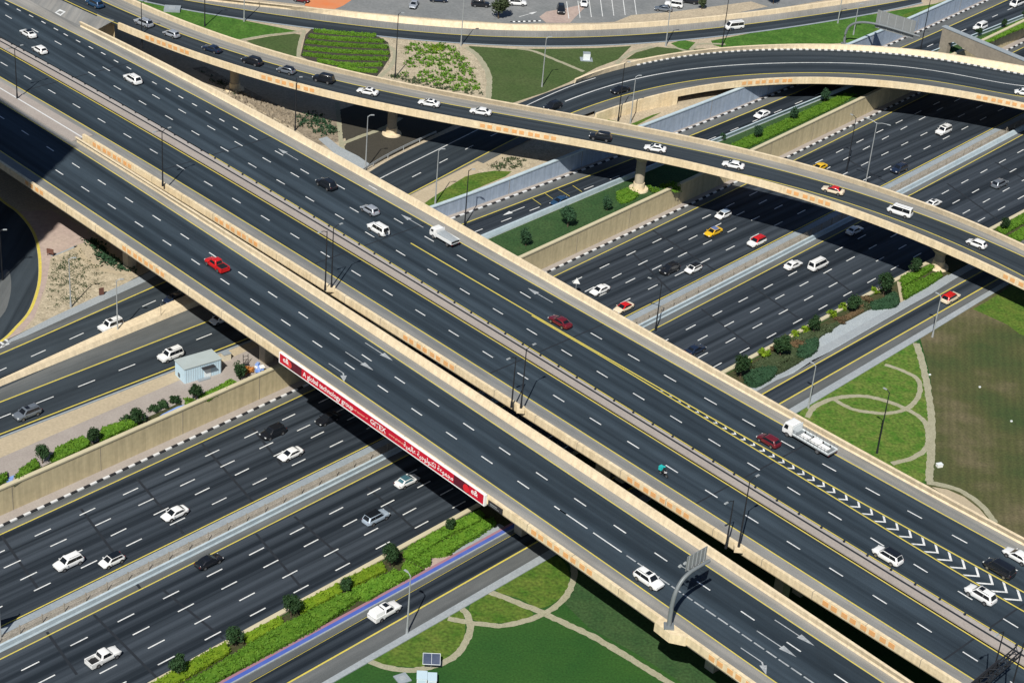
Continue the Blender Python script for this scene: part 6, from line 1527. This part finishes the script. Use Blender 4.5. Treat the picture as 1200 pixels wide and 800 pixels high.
def car_body(kind, pm, cab=None):
    S = SPEC[kind]
    def f():
        mb = MB(); W = S['W'] / 2; rings = []
        ax = S['axle']; L2 = S['L'] / 2
        st = smoothpoly([Vector((x, zt, k)) for x, zt, k in S['body']], 4)
        st = [q for i, q in enumerate(st) if i == 0 or q.x < st[i - 1].x - 1e-4]
        for q in st:
            x, zt, k = q
            u = max(0.0, (abs(x) - (L2 - .55)) / .55)
            if S.get('bed') and x < 0: u = 0.0
            w = W * k * (1 - .10 * u ** 2.2); z0 = .27 + .10 * u
            h = zt - z0
            half = [(w * .86, z0), (w * .955, z0 + h * .10), (w * .995, z0 + h * .32), (w, z0 + h * .58), (w * .985, z0 + h * .78), (w * .94, zt - h * .07), (w * .84, zt - h * .005), (w * .45, zt + .03)]
            rings.append([(x, y, z) for y, z in half] + [(x, -y, z) for y, z in reversed(half)])
        mb.ring_loft(rings, 0)
        a, b, c, d = S['cab']; bz, H = S['belt'], S['H']
        # cabin: base ring, shoulder ring, roof ring with rounded edges
        def cabring(xf, xr, wf, wr, z, crown=0.0):
            return [(xf, wf * .72, z), (xf + (-.10), wf, z), (xr + .12, wr, z), (xr, wr * .8, z), (xr, -wr * .8, z), (xr + .12, -wr, z), (xf - .10, -wf, z), (xf, -wf * .72, z)]
        e = .90
        xf1, xr1 = c + (a - c) * .12, d + (b - d) * .12
        mb.ring_loft([cabring(a, b, W * .93, W * .91, bz - .06), cabring(xf1, xr1, W * .76, W * .76, H - .09), cabring(c, d, W * .70, W * .70, H - .025), cabring(c - .25, d + .25, W * .5, W * .5, H)], 2)
        if S.get('bed'):
            L2 = S['L'] / 2
            for sg in (1, -1): mb.box((-.8 - (L2 - .8) / 2, sg * (W - .09), .72), (L2 - .8, .16, .80), 0, 0)
            mb.box((-L2 + .06, 0, .78), (.10, S['W'] - .16, .66), 0, 0); mb.box((-.8 - (L2 - .8) / 2, 0, .48), (L2 - .8, S['W'] - .1, .32), 0, 0)
            mb.box((-.86, 0, .85), (.08, S['W'] - .1, .55), 0, 0)
            mb.box((-.8 - (L2 - .8) / 2, 0, .66), (L2 - .95, S['W'] - .42, .06), 0, 1)
        for sg in (1, -1):                                  # sills, arches and mirrors
            for q in ax:
                n = 12; mb.face([(q + .41 * math.cos(math.pi * k / n), sg * (W * 1.0 + .004), .36 + .41 * math.sin(math.pi * k / n)) for k in range(n + 1)], 1)
            mb.box((a - .38, sg * (W + .09), bz + .05), (.12, .22, .15), 0, 0)
        mb.box((S['L'] / 2 - .03, 0, .42), (.1, S['W'] * .62, .2), 0, 1)
        if kind in ('suv', 'jeep', 'van'): 
            for sg in (1, -1): mb.box(((c + d) / 2, sg * W * .62, H + .01), (abs(c - d) * .8, .05, .05), 0, 1)
        return mb.build('body', [PAINT[pm], TRIM, PAINT[cab or pm]], smooth=True)
    return cached((kind, pm, cab, 'body'), f)
def car_glass(kind, gm):
    S = SPEC[kind]; W = S['W'] / 2; a, b, c, d = S['cab']; bz, H = S['belt'], S['H']
    xf1, xr1 = c + (a - c) * .12, d + (b - d) * .12
    zt, zb = H - .09, bz - .06
    def L(z): return (z - zb) / (zt - zb)
    def front(z): return a + (xf1 - a) * L(z)
    def rear(z): return b + (xr1 - b) * L(z)
    def wid(z): return W * .92 + (W * .76 - W * .92) * L(z)
    g = GLASS if gm == 'dark' else GLASSB
    z0, z1 = zb + (zt - zb) * .13, zb + (zt - zb) * .97
    def ws(): 
        mb = MB(); mb.face([(front(z0) + .012, wid(z0) * .80, z0 + .012), (front(z0) + .012, -wid(z0) * .80, z0 + .012), (front(z1) + .012, -wid(z1) * .78, z1 + .012), (front(z1) + .012, wid(z1) * .78, z1 + .012)])
        return mb.build('windscreen', [g], fix=False)
    def rw():
        mb = MB(); mb.face([(rear(z0) - .015, -wid(z0) * .76, z0 + .01), (rear(z0) - .015, wid(z0) * .76, z0 + .01), (rear(z1) - .015, wid(z1) * .72, z1 + .01), (rear(z1) - .015, -wid(z1) * .72, z1 + .01)])
        return mb.build('rear_window', [g], fix=False)
    def sw(sg):
        def f():
            mb = MB(); z2 = zb + (zt - zb) * .92
            def P(x, z): return (x, sg * (wid(z) + .012), z)
            lo0, lo1 = front(z0) - .20, rear(z0) + .20; hi0, hi1 = front(z2) - .16, rear(z2) + .18
            nw = 1 if kind == 'pickup' else 2
            cuts = [0, .5, 1] if kind in ('sedan', 'pickup') else ([0, .4, .74, 1] if kind == 'jeep' else [0, .6, 1])
            for k in range(len(cuts) - 1):
                u, v = cuts[k] + .004, cuts[k + 1] - .004
                q = [P(lo0 + (lo1 - lo0) * u, z0), P(lo0 + (lo1 - lo0) * v, z0), P(hi0 + (hi1 - hi0) * v, z2), P(hi0 + (hi1 - hi0) * u, z2)]
                mb.face(q if sg > 0 else q[::-1])
            return mb.build('side_window', [g], fix=False)
        return f
    return [('windscreen', cached((kind, gm, 'ws'), ws)), ('rear_window', cached((kind, gm, 'rw'), rw)), ('side_window', cached((kind, gm, 'sl'), sw(1))), ('side_window', cached((kind, gm, 'sr'), sw(-1)))]
def car_lights(kind):
    S = SPEC[kind]; out = []
    xf, zf, kf = S['body'][1]; W = S['W'] / 2; L2 = S['L'] / 2
    for sg in (1, -1):
        def hl(sg=sg):
            mb = MB(); mb.box((xf + .02, sg * W * kf * .74, zf - .11), (.22, W * .38, .15), sg * -.25, 0, .85); return mb.build('headlight', [LAMPW])
        def tl(sg=sg):
            zz = .88 if kind in ('sedan',) else 1.0
            mb = MB(); mb.box((-L2 + .075, sg * W * .72, zz - .06), (.13, W * .26, .13), 0, 0); return mb.build('taillight', [LAMPR])
        out += [('headlight', cached((kind, 'hl', sg), hl)), ('taillight', cached((kind, 'tl', sg), tl))]
    return out
def car_top(kind, tm, sun=False):
    S = SPEC[kind]; a, b, c, d = S['cab']; W = S['W'] / 2; H = S['H']
    def f():
        mb = MB()
        if sun: mb.box((c - .55, 0, H + .008), (.75, W * .9, .03), 0, 0)
        else:
            k = .12; xf1, xr1 = c + (a - c) * k, d + (b - d) * k
            r = lambda xf, xr, w, z: [(xf, w, z), (xr, w * .98, z), (xr, -w * .98, z), (xf, -w, z)]
            mb.ring_loft([r(c + .06, d - .06, W * .735, H - .05), r(c + .02, d - .02, W * .71, H + .006), r(c - .25, d + .25, W * .52, H + .022)], 0)
        return mb.build('sunroof' if sun else 'roof', [tm])
    return cached((kind, tm.name, sun), f)
CARS = []
def car(px, z, heading, kind, pm, label, roof=None, gm='dark', sunroof=False, group=None, sc=1.0, cat=None, cab=None):
    S = SPEC[kind]
    p = at(px[0], px[1], z + S['H'] * .36); p.z = z + .012
    d = Vector((heading[0], heading[1], 0)).normalized()
    nm = {'sedan': 'sedan', 'hatch': 'hatchback', 'suv': 'suv', 'jeep': 'off_road_car', 'van': 'van', 'minivan': 'minivan', 'pickup': 'pickup_truck'}[kind]
    e = empty(nm, p, math.atan2(d.y, d.x), label, cat or {'van': 'van', 'pickup': 'pickup truck'}.get(kind, 'car'), group)
    e.scale = (.755 * sc, .79 * sc, .775 * sc)
    link('body', car_body(kind, pm, cab), e)
    for n, me in car_glass(kind, gm) + car_lights(kind): link(n, me, e)
    wm = wheel_mesh(.38 if kind in ('suv', 'jeep', 'pickup') else .34)
    for q in S['axle']:
        for sg in (1, -1):
            w = link('wheel', wm, e); w.location = (q, sg * (S['W'] / 2 - .09), .38 if kind in ('suv', 'jeep', 'pickup') else .34)
    if roof: link('roof', car_top(kind, roof), e)
    if sunroof: link('sunroof', car_top(kind, GLASS, True), e)
    return e
dB, dH = FB.d, FH.d
uB, uH = (-dB[0], -dB[1]), (-dH[0], -dH[1])
BLK = PAINT['black']
# far deck, heading for the top left
for px, k, pm, lab, kw in (((33, 39), 'sedan', 'white', 'white sedan with a dark glass roof at the top left corner', dict(roof=GLASS)),
                           ((46.5, 58), 'hatch', 'white', 'white hatchback nearest the median at the top left corner', {}),
                           ((155.5, 92), 'suv', 'white', 'all white off roader alone in the lanes below the merging flyover', {}),
                           ((382.5, 215), 'suv', 'black', 'black car on the far deck left of the silver hatchback', {}),
                           ((433.5, 245.5), 'hatch', 'silver', 'small silver hatchback above the white car with dark windows', {}),
                           ((443.5, 267.5), 'jeep', 'white', 'boxy white off roader with a spare wheel beside the silver hatchback', {}),
                           ((656.5, 376.5), 'sedan', 'maroon', 'dark red car next to the double yellow line in mid deck', {}),
                           ((901, 515.5), 'hatch', 'maroon', 'dark red hatchback right in front of the long white truck', {}),
                           ((1040.5, 650), 'suv', 'white', 'white car with a black roof between median and chevrons', dict(roof=BLK)),
                           ((1149.5, 695.5), 'suv', 'white', 'white car with a sunroof touching the chevrons near the right edge', dict(sunroof=True)),
                           ((1171.5, 664.5), 'minivan', 'black', 'black people carrier right of the chevrons at the right edge', {}),
                           ((1193, 651), 'sedan', 'white', 'white saloon cut by the right edge beyond the black people carrier', {})):
    e = car(px, DK, uB, k, pm, lab, **kw)
    if k == 'jeep':
        w = link('spare_wheel', wheel_mesh(.36), e); w.rotation_euler = (0, 0, math.pi / 2); w.location = (-2.45, .15, 1.05)
e = car((254, 309), DK, uB, 'pickup', 'red', 'bright red pickup with a dark cargo bed on the near deck')
mb = MB(); mb.box((-1.72, 0, 1.06), (1.72, 1.62, .1)); mb.build('cargo_cover', [TRIM], e)

car((760, 677.5), DK, dB, 'suv', 'white', 'white off roader with a sunroof left of the curved sign gantry', sunroof=True)
# sunken highway, far carriageway (heading down left)
for px, k, pm, lab, kw in (((320, 505.5), 'suv', 'black', 'black car leftmost of two dark ones just before the overpass shadow', {}),
                           ((384, 490), 'sedan', 'black', 'black car emerging from the shadow under the red banner', {}),
                           ((340.5, 531.5), 'sedan', 'white', 'white saloon below the leftmost black car on the far carriageway', {}),
                           ((205, 601), 'sedan', 'white', 'white saloon alone in mid carriageway, left of the overpass', {}),
                           ((131, 656), 'hatch', 'white', 'white car with a curved black roof next to the median', dict(roof=GLASS)),
                           ((80.5, 657.5), 'suv', 'white', 'large white car with roof rack beside the black roofed one', {}),
                           ((703, 339.5), 'sedan', 'white', 'white saloon nearest the overpass parapet on the far carriageway', {}),
                           ((731, 360), 'sedan', 'cream', 'cream taxi with a red roof half hidden by the overpass parapet', dict(cab='red')),
                           ((785, 314.5), 'suv', 'black', 'large black car beside the black roofed white one near the median lamp', {}),
                           ((812.5, 314.5), 'hatch', 'white', 'white car with a black roof right of the large black car', dict(roof=BLK)),
                           ((847.5, 251.5), 'hatch', 'white', 'white car leaving the flyover shadow, above the yellow taxi', dict(roof=PAINT['paleblue'])),
                           ((836, 271.5), 'sedan', 'yellow', 'yellow taxi with a slate blue roof', dict(roof=PAINT['slate'])),
                           ((887, 282.5), 'suv', 'white', 'white taxi with a red roof close to the median', dict(cab='red')),
                           ((960, 196), 'sedan', 'yellow', 'yellow car peeping out behind the slim flyover parapet', {}),
                           ((1054, 197), 'suv', 'navy', 'dark blue car behind the tall twin headed lamp', {}),
                           ((1106, 152.5), 'jeep', 'white', 'white off roader with sunroof near the loop ramp shadow', dict(sunroof=True))):
    car(px, HW, uH, k, pm, lab, **kw)
# near carriageway (heading up right)
for px, k, pm, lab, kw in (((121, 768.5), 'pickup', 'white', 'white double cab pickup near the bottom left corner', {}),
                           ((244.5, 657), 'sedan', 'black', 'shiny black saloon beside the median on the near carriageway', dict(sunroof=True)),
                           ((440.5, 605), 'suv', 'paleblue', 'pale blue car left of the hedge end under the banner', dict(roof=GLASS)),
                           ((477, 563), 'sedan', 'white', 'white saloon with bluish glass just below the red banner', dict(gm='blue', roof=GLASSB)),
                           ((815, 409), 'sedan', 'navy', 'dark car half hidden behind the overpass parapet on the near carriageway', {}),
                           ((929.5, 310), 'sedan', 'white', 'white saloon right beside the white van', {}),
                           ((959, 309), 'van', 'white', 'white van on the near carriageway beside a white saloon', {}),
                           ((1001.5, 269.5), 'sedan', 'white', 'white saloon inside the flyover shadow', {}),
                           ((1094, 238), 'sedan', 'white', 'white car half hidden behind the slim flyover parapet', dict(sunroof=True)),
                           ((1171.5, 214.5), 'suv', 'grey', 'grey car alone near the right edge on the near carriageway', {})):
    car(px, HW, dH, k, pm, lab, **kw)
hw = at(185, 400, ZW) - at(0, 471, ZW)
for px, k, pm, lab, kw in (((130, 380.5), 'jeep', 'white', 'white off roader on the slip road behind the pale lamp', dict(sunroof=True)), ((203.5, 349.5), 'hatch', 'navy', 'dark car disappearing into the shadow below the near deck', {}),
                           ((200, 415), 'jeep', 'white', 'white off roader passing the pale blue kiosk', dict(sunroof=True)), ((32, 483), 'suv', 'grey', 'grey car on the slip road at the left edge', dict(sunroof=True)),
                           ((258, 373.5), 'hatch', 'white', 'white car mostly hidden under the near deck', {})):
    car(px, ZW, (-hw.x, -hw.y), k, pm, lab, **kw)
hr = at(601, 626.7, ZS) - at(484, 692, ZS)
e = car((451, 715), ZS, hr, 'pickup', 'white', 'white pickup with a canopy on the ramp road beside the hedges', sunroof=True)
mb = MB(); r_ = lambda x, w, z: (x, w, z)
mb.ring_loft([[(-.85, .9, z0), (-2.6, .9, z0), (-2.6, -.9, z0), (-.85, -.9, z0)] if k == 0 else [(-.85, .76, z0), (-2.45, .76, z0), (-2.45, -.76, z0), (-.85, -.76, z0)] for k, z0 in ((0, 1.1), (1, 1.72))]); mb.build('canopy', [PAINT['white']], e)
hr2 = at(1124.7, 332.2, ZS) - at(1060, 369, ZS)
car((1114, 348), ZS, hr2, 'suv', 'cream', 'cream taxi with a bright red roof on the ramp road by the pale lamp', cab='red')
hc = at(812, 159, ZW) - at(888, 127.7, ZW)
for px, k, pm, lab in (((893, 134), 'sedan', 'white', 'white car on the collector road between the two ramps'), ((656, 235.5), 'sedan', 'blue', 'dark blue car on the collector road behind the pale barrier'),
                       ((1149, 31), 'jeep', 'white', 'white off roader on the collector road beyond the concrete frame'), ((1192, 3), 'van', 'white', 'white vehicle cut by the top right corner')):
    car(px, ZW, hc, k, pm, lab)
# slim flyover, heading for the top left
for (x, y), k, pm, lab, kw in (((111, 3.5), 'suv', 'blue', 'dark blue car at the top edge where the flyover meets the deck', {}), ((168.5, 26), 'suv', 'silver', 'larger silver car at the head of the flyover queue', {}),
                               ((201, 39.5), 'hatch', 'silver', 'smaller silver car second in the flyover queue', {}), ((248.5, 57), 'sedan', 'navy', 'dark blue car behind the two silver ones on the flyover', {}),
                               ((295.5, 71), 'suv', 'black', 'first of the black cars on the flyover, with roof rails', {}), ((335.5, 82), 'hatch', 'grey', 'dark grey hatchback between two black cars on the flyover', dict(roof=BLK)),
                               ((379.5, 91.5), 'jeep', 'black', 'boxy black off roader ahead of three white saloons', {}), ((431, 107), 'sedan', 'white', 'first of three white saloons in a row on the flyover', dict(sunroof=True)),
                               ((503, 120.5), 'sedan', 'white', 'middle one of three white saloons in a row on the flyover', dict(sunroof=True)), ((563.5, 130.5), 'sedan', 'white', 'last of three white saloons in a row on the flyover', {}),
                               ((704, 159.5), 'suv', 'black', 'black car alone in mid flyover ahead of two white saloons', {}), ((768, 173.5), 'sedan', 'white', 'white saloon directly behind the lone black car on the flyover', dict(sunroof=True)),
                               ((859.5, 193), 'sedan', 'white', 'white saloon ahead of the red roofed taxi on the flyover', {}), ((976.5, 222.5), 'sedan', 'cream', 'cream taxi with a red roof and red doors on the flyover', dict(cab='red')),
                               ((1055, 246.5), 'van', 'white', 'white minibus on the flyover behind the taxi', {}), ((1144.5, 285), 'hatch', 'white', 'white hatchback last on the flyover near the right edge', {})):
    d = F_ry.p(x - 12) - F_ry.p(x + 12)
    e = car((x, y), zfly(x), d, k, pm, lab, **kw)
    e.rotation_euler[1] = 0.0
for (x, y), k, pm, lab in (((727, 105), 'sedan', 'black', 'dark car on the loop ramp behind the lamp post'), ((648, 124), 'suv', 'black', 'black car where the loop ramp dips behind the flyover'), ((1199, 108), 'hatch', 'white', 'white car cut by the right edge on the loop ramp')):
    car((x, y), zloop(x), L_ry.p(x - 12) - L_ry.p(x + 12), k, pm, lab)
car((860.5, 30), ZN, T_y.p(848) - T_y.p(872), 'van', 'white', 'white minibus on the far service road behind a dark lamp')
nb2 = (FB.n[0] * .2 - .1, 1.0)
for px, k, pm, lab, hd in (((485, 5), 'sedan', 'silver', 'silver car parked at the top in the car park', (-.1, -1)), ((563, 4), 'suv', 'black', 'black car with white trim parked left of the spreading tree', (1, .1)), ((606, 2.5), 'suv', 'white', 'white car parked right of the spreading tree', (1, .1)),
                           ((657.5, 10.5), 'suv', 'black', 'black car parked on the paved island', (.05, -1)), ((684.5, 3), 'sedan', 'white', 'white car parked in the marked bay right of the island', (.0, -1)), ((790, 4.5), 'jeep', 'white', 'white off roader parked on the sandy verge', (-1, .15)),
                           ((777.5, 10), 'sedan', 'grey', 'grey covered car parked in front of the white off roader', (-1, .05)), ((808, 0), 'suv', 'black', 'black car parked beyond the white off roader', (-1, .15)), ((514, -1), 'sedan', 'navy', 'dark car at the top edge between silver and black parked cars', (1, .1)), ((353, -1), 'hatch', 'maroon', 'dark red car at the top edge beside the red sand', (1, -.2))):
    car(px, ZN + .02, hd, k, pm, lab, group='cars parked in the car park')

def truck(px, z, hd, label, long_):
    p = at(px[0], px[1], z + .85); p.z = z + .012; d = Vector((hd[0], hd[1], 0)).normalized()
    e = empty('truck', p, math.atan2(d.y, d.x), label, 'truck'); e.scale = (.86, .82, .76) if long_ else (.80, .80, .78)
    L = 8.6 if long_ else 5.9; W = 2.25 if long_ else 2.0; x1 = L / 2
    cabL = 1.75 if long_ else 1.6; H = 2.55 if long_ else 2.2
    mb = MB()
    ring = lambda xf, xr, w, zz: [(xf, w, zz), (xr, w, zz), (xr, -w, zz), (xf, -w, zz)]
    mb.ring_loft([ring(x1 - .05, x1 - cabL, W / 2 - .04, .5), ring(x1, x1 - cabL, W / 2, .75), ring(x1, x1 - cabL, W / 2, 1.35), ring(x1 - .28, x1 - cabL + .05, W / 2 - .10, H - .08), ring(x1 - .5, x1 - cabL + .15, W / 2 - .3, H)], 0)
    mb.build('cab', [PAINT['white']], e)
    mb = MB(); mb.face([(x1 - .008 + .012, W / 2 - .14, 1.42), (x1 - .008 + .012, -W / 2 + .14, 1.42), (x1 - .22, -W / 2 + .2, H - .22), (x1 - .22, W / 2 - .2, H - .22)]); mb.build('windscreen', [GLASS], e, fix=False)
    for sg in (1, -1):
        mb = MB(); q = [(x1 - .2, sg * (W / 2 + .012), 1.42), (x1 - .95, sg * (W / 2 + .012), 1.42), (x1 - .98, sg * (W / 2 - .05), H - .35), (x1 - .4, sg * (W / 2 - .05), H - .35)]; mb.face(q); mb.build('side_window', [GLASS], e, fix=False)
        mb = MB(); mb.box((x1 - .02, sg * W * .36, .85), (.1, .3, .18)); mb.build('headlight', [LAMPW], e)
        mb = MB(); mb.box((-x1 + .02, sg * W * .40, .75), (.08, .25, .16)); mb.build('taillight', [LAMPR], e)
    mb = MB(); mb.box((-cabL / 2, 0, .62), (L - cabL - .1, W * .5, .22)); mb.build('chassis', [TRIM], e)
    bl_ = L - cabL - .15; bx = -x1 + bl_ / 2
    if long_:
        mb = MB(); mb.box((bx, 0, .92), (bl_, W + .1, .2), 0, 2)
        for k in range(6): mb.box((bx - bl_ / 2 + bl_ * (k + .5) / 6, 0, 1.03), (.05, W, .03), 0, 1)
        mb.build('flatbed', [WPLAST, SIGNB, STEEL], e)
        mb = MB(); mb.box((bx + bl_ / 2 - .04, 0, 1.75), (.09, W, 1.5)); mb.build('headboard', [WPLAST], e)
        for sg in (1, -1):
            mb = MB()
            mb.box((bx, sg * (W / 2 + .02), 1.10), (bl_, .05, .42))
            for k in range(11): mb.box((bx - bl_ / 2 + .1 + (bl_ - .2) * k / 10, sg * (W / 2 + .02), 1.45), (.06, .05, .95), 0, 1)
            for zz in (1.45, 1.85): mb.box((bx, sg * (W / 2 + .02), zz), (bl_, .04, .06), 0, 1)
            mb.build('side_rail', [WPLAST, STEEL], e)
        mb = MB(); mb.box((-x1 + .04, 0, 1.1), (.06, W, .4)); mb.build('tailgate', [WPLAST], e)
        mb = MB()
        for a, b, c_ in ((-2.75, .22, 1.5), (-1.05, -.2, 1.6), (.75, .25, 1.5)): mb.box((a, b, 1.12), (c_, 1.35, .16), 0, 0)
        for a in (-3.2, -1.9, -.1, 1.4): mb.box((a, -.75, 1.2), (.14, .2, .36), 0, 1)
        mb.build('stacked_panels', [BWHITE, TRIM], e)
    else:
        mb = MB(); mb.box((bx, 0, .95), (bl_, W + .1, .14)); mb.build('flatbed', [WPLAST], e)
        for sg in (1, -1):
            mb = MB(); mb.box((bx, sg * (W / 2 + .02), 1.25), (bl_, .06, .5)); mb.build('side_board', [PAINT['white']], e)
        mb = MB(); mb.box((bx + bl_ / 2 - .06, 0, 1.6), (.12, W, 1.2)); mb.build('headboard', [PAINT['white']], e)
        mb = MB(); mb.box((-x1 + .05, 0, 1.15), (.06, W, .42)); mb.build('tailgate', [TRIM], e)
        mb = MB()
        prof = [(-bl_ / 2 + .15, 1.42), (-.3, 1.55), (bl_ / 2 - .2, 1.75)]
        mb.ring_loft([[(bx + x, W / 2 - .06, 1.05), (bx + x, W / 2 - .1, z_ - .08), (bx + x, 0, z_ + .06), (bx + x, -W / 2 + .1, z_ - .08), (bx + x, -W / 2 + .06, 1.05)] for x, z_ in prof]); mb.build('tarpaulin', [SIDEW], e, smooth=True)
    for q in (x1 - .95, -x1 + (2.0 if long_ else 1.2)):
        for sg in (1, -1): w = link('wheel', wheel_mesh(.44, .28), e); w.location = (q, sg * (W / 2 - .14), .44)
    return e
truck((521, 277), DK, uB, 'small white tipper truck with a sheeted load beside the right parapet', False)
truck((949, 514), DK, uB, 'long white flatbed truck with railed sides beside the meadow', True)

# rider on a motorbike
pm = at(778, 552.5, DK + .6); pm.z = DK + .012
hb = math.atan2(FB.d[1], FB.d[0])
e = empty('motorbike', pm, hb, 'small dark delivery motorbike on the far deck', 'motorbike'); e.scale = (.78, .78, .78)
mb = MB(); mb.tube([(.62, 0, .3), (.45, 0, .75), (.38, 0, .98)], [.05, .05, .05], 6); mb.tube([(.45, 0, .7), (0, 0, .55), (-.5, 0, .6)], [.09, .13, .08], 8); mb.box((.15, 0, .42), (.42, .28, .34)); mb.build('frame', [TRIM], e)
mb = MB(); mb.ring_loft([[(.42, .02, .72), (.42, -.02, .72), (.42, 0, .82)], [(.25, .15, .7), (.25, -.15, .7), (.25, 0, .95)], [(-.02, .1, .7), (-.02, -.1, .7), (-.02, 0, .82)]]); mb.build('fuel_tank', [PAINT['white']], e)
mb = MB(); mb.box((-.32, 0, .78), (.62, .26, .1), 0, 0, .85); mb.build('seat', [TRIM], e)
mb = MB(); mb.tube([(.32, -.36, 1.0), (.4, 0, 1.02), (.32, .36, 1.0)], .025, 6); mb.build('handlebar', [TRIM], e)
mb = MB(); mb.box((.5, 0, .85), (.12, .2, .2)); mb.build('headlight', [LAMPW], e)
for x in (.66, -.62): w = link('wheel', wheel_mesh(.29, .12), e); w.location = (x, 0, .29)
bx = empty('delivery_box', pm + Vector((FB.d[0], FB.d[1], 0)) * -.49 + Vector((0, 0, .65)), hb, 'teal delivery box behind the rider on the motorbike', 'box'); bx.scale = (.85, .85, .85)
mb = MB(); mb.box((0, 0, .28), (.55, .58, .56), 0, 0, .96); mb.build('box_body', [TEAL], bx); mb = MB(); mb.box((0, 0, .58), (.57, .60, .06)); mb.build('lid', [TEAL], bx)
# rider: one skinned figure
me = bpy.data.meshes.new('person'); V = [(-.2, 0, .88), (-.16, 0, 1.1), (-.06, 0, 1.38), (-.03, 0, 1.50), (0.02, 0, 1.66), (-.06, .2, 1.38), (.12, .3, 1.18), (.32, .32, 1.03), (-.06, -.2, 1.38), (.12, -.3, 1.18), (.32, -.32, 1.03), (-.15, .12, .86), (.22, .19, .78), (.1, .19, .36), (.26, .19, .32), (-.15, -.12, .86), (.22, -.19, .78), (.1, -.19, .36), (.26, -.19, .32), (.06, 0, 1.76)]
E_ = [(0, 1), (1, 2), (2, 3), (3, 4), (4, 19), (2, 5), (5, 6), (6, 7), (2, 8), (8, 9), (9, 10), (0, 11), (11, 12), (12, 13), (13, 14), (0, 15), (15, 16), (16, 17), (17, 18)]
RAD = [.15, .15, .16, .07, .11, .08, .055, .04, .08, .055, .04, .11, .075, .055, .045, .11, .075, .055, .045, .09]
me.from_pydata(V, E_, []); po = bpy.data.objects.new('person', me); COL.objects.link(po)
sk = po.modifiers.new('skin', 'SKIN')
if not me.skin_vertices: 
    bm = bmesh.new(); bm.from_mesh(me); bm.verts.layers.skin.verify(); bm.to_mesh(me); bm.free()
for k, r in enumerate(RAD): me.skin_vertices[0].data[k].radius = (r, r)
me.skin_vertices[0].data[0].use_root = True
po.modifiers.new('sub', 'SUBSURF').levels = 1
dg = bpy.context.evaluated_depsgraph_get(); me2 = bpy.data.meshes.new_from_object(po.evaluated_get(dg)); bpy.data.objects.remove(po)
me2.name = 'person'; me2.materials.clear(); me2.materials.append(CLOTH); me2.materials.append(SKIN)
for pl in me2.polygons:
    if pl.center.x > .27 and 0.95 < pl.center.z < 1.12: pl.material_index = 1
    pl.use_smooth = True
po = link('person', me2); po.location = pm; po.scale = (.78, .78, .78); po.rotation_euler = (0, 0, hb); tag(po, 'motorbike rider in dark clothes and teal helmet leaning forward on the far deck', 'person')
mb = MB(); n = 14
mb.ring_loft([[(.03 + .145 * math.sin(t) * math.cos(2 * math.pi * k / n), .13 * math.sin(t) * math.sin(2 * math.pi * k / n), 1.70 + .155 * math.cos(t)) for k in range(n)] for t in (.05, .5, .9, 1.3, 1.65, 1.95)]); mb.build('helmet', [TEAL], po, smooth=True)
mb = MB(); mb.box((-.28, 0, 1.22), (.2, .34, .42), 0, 0, .9); mb.build('jacket_back', [TEAL], po)
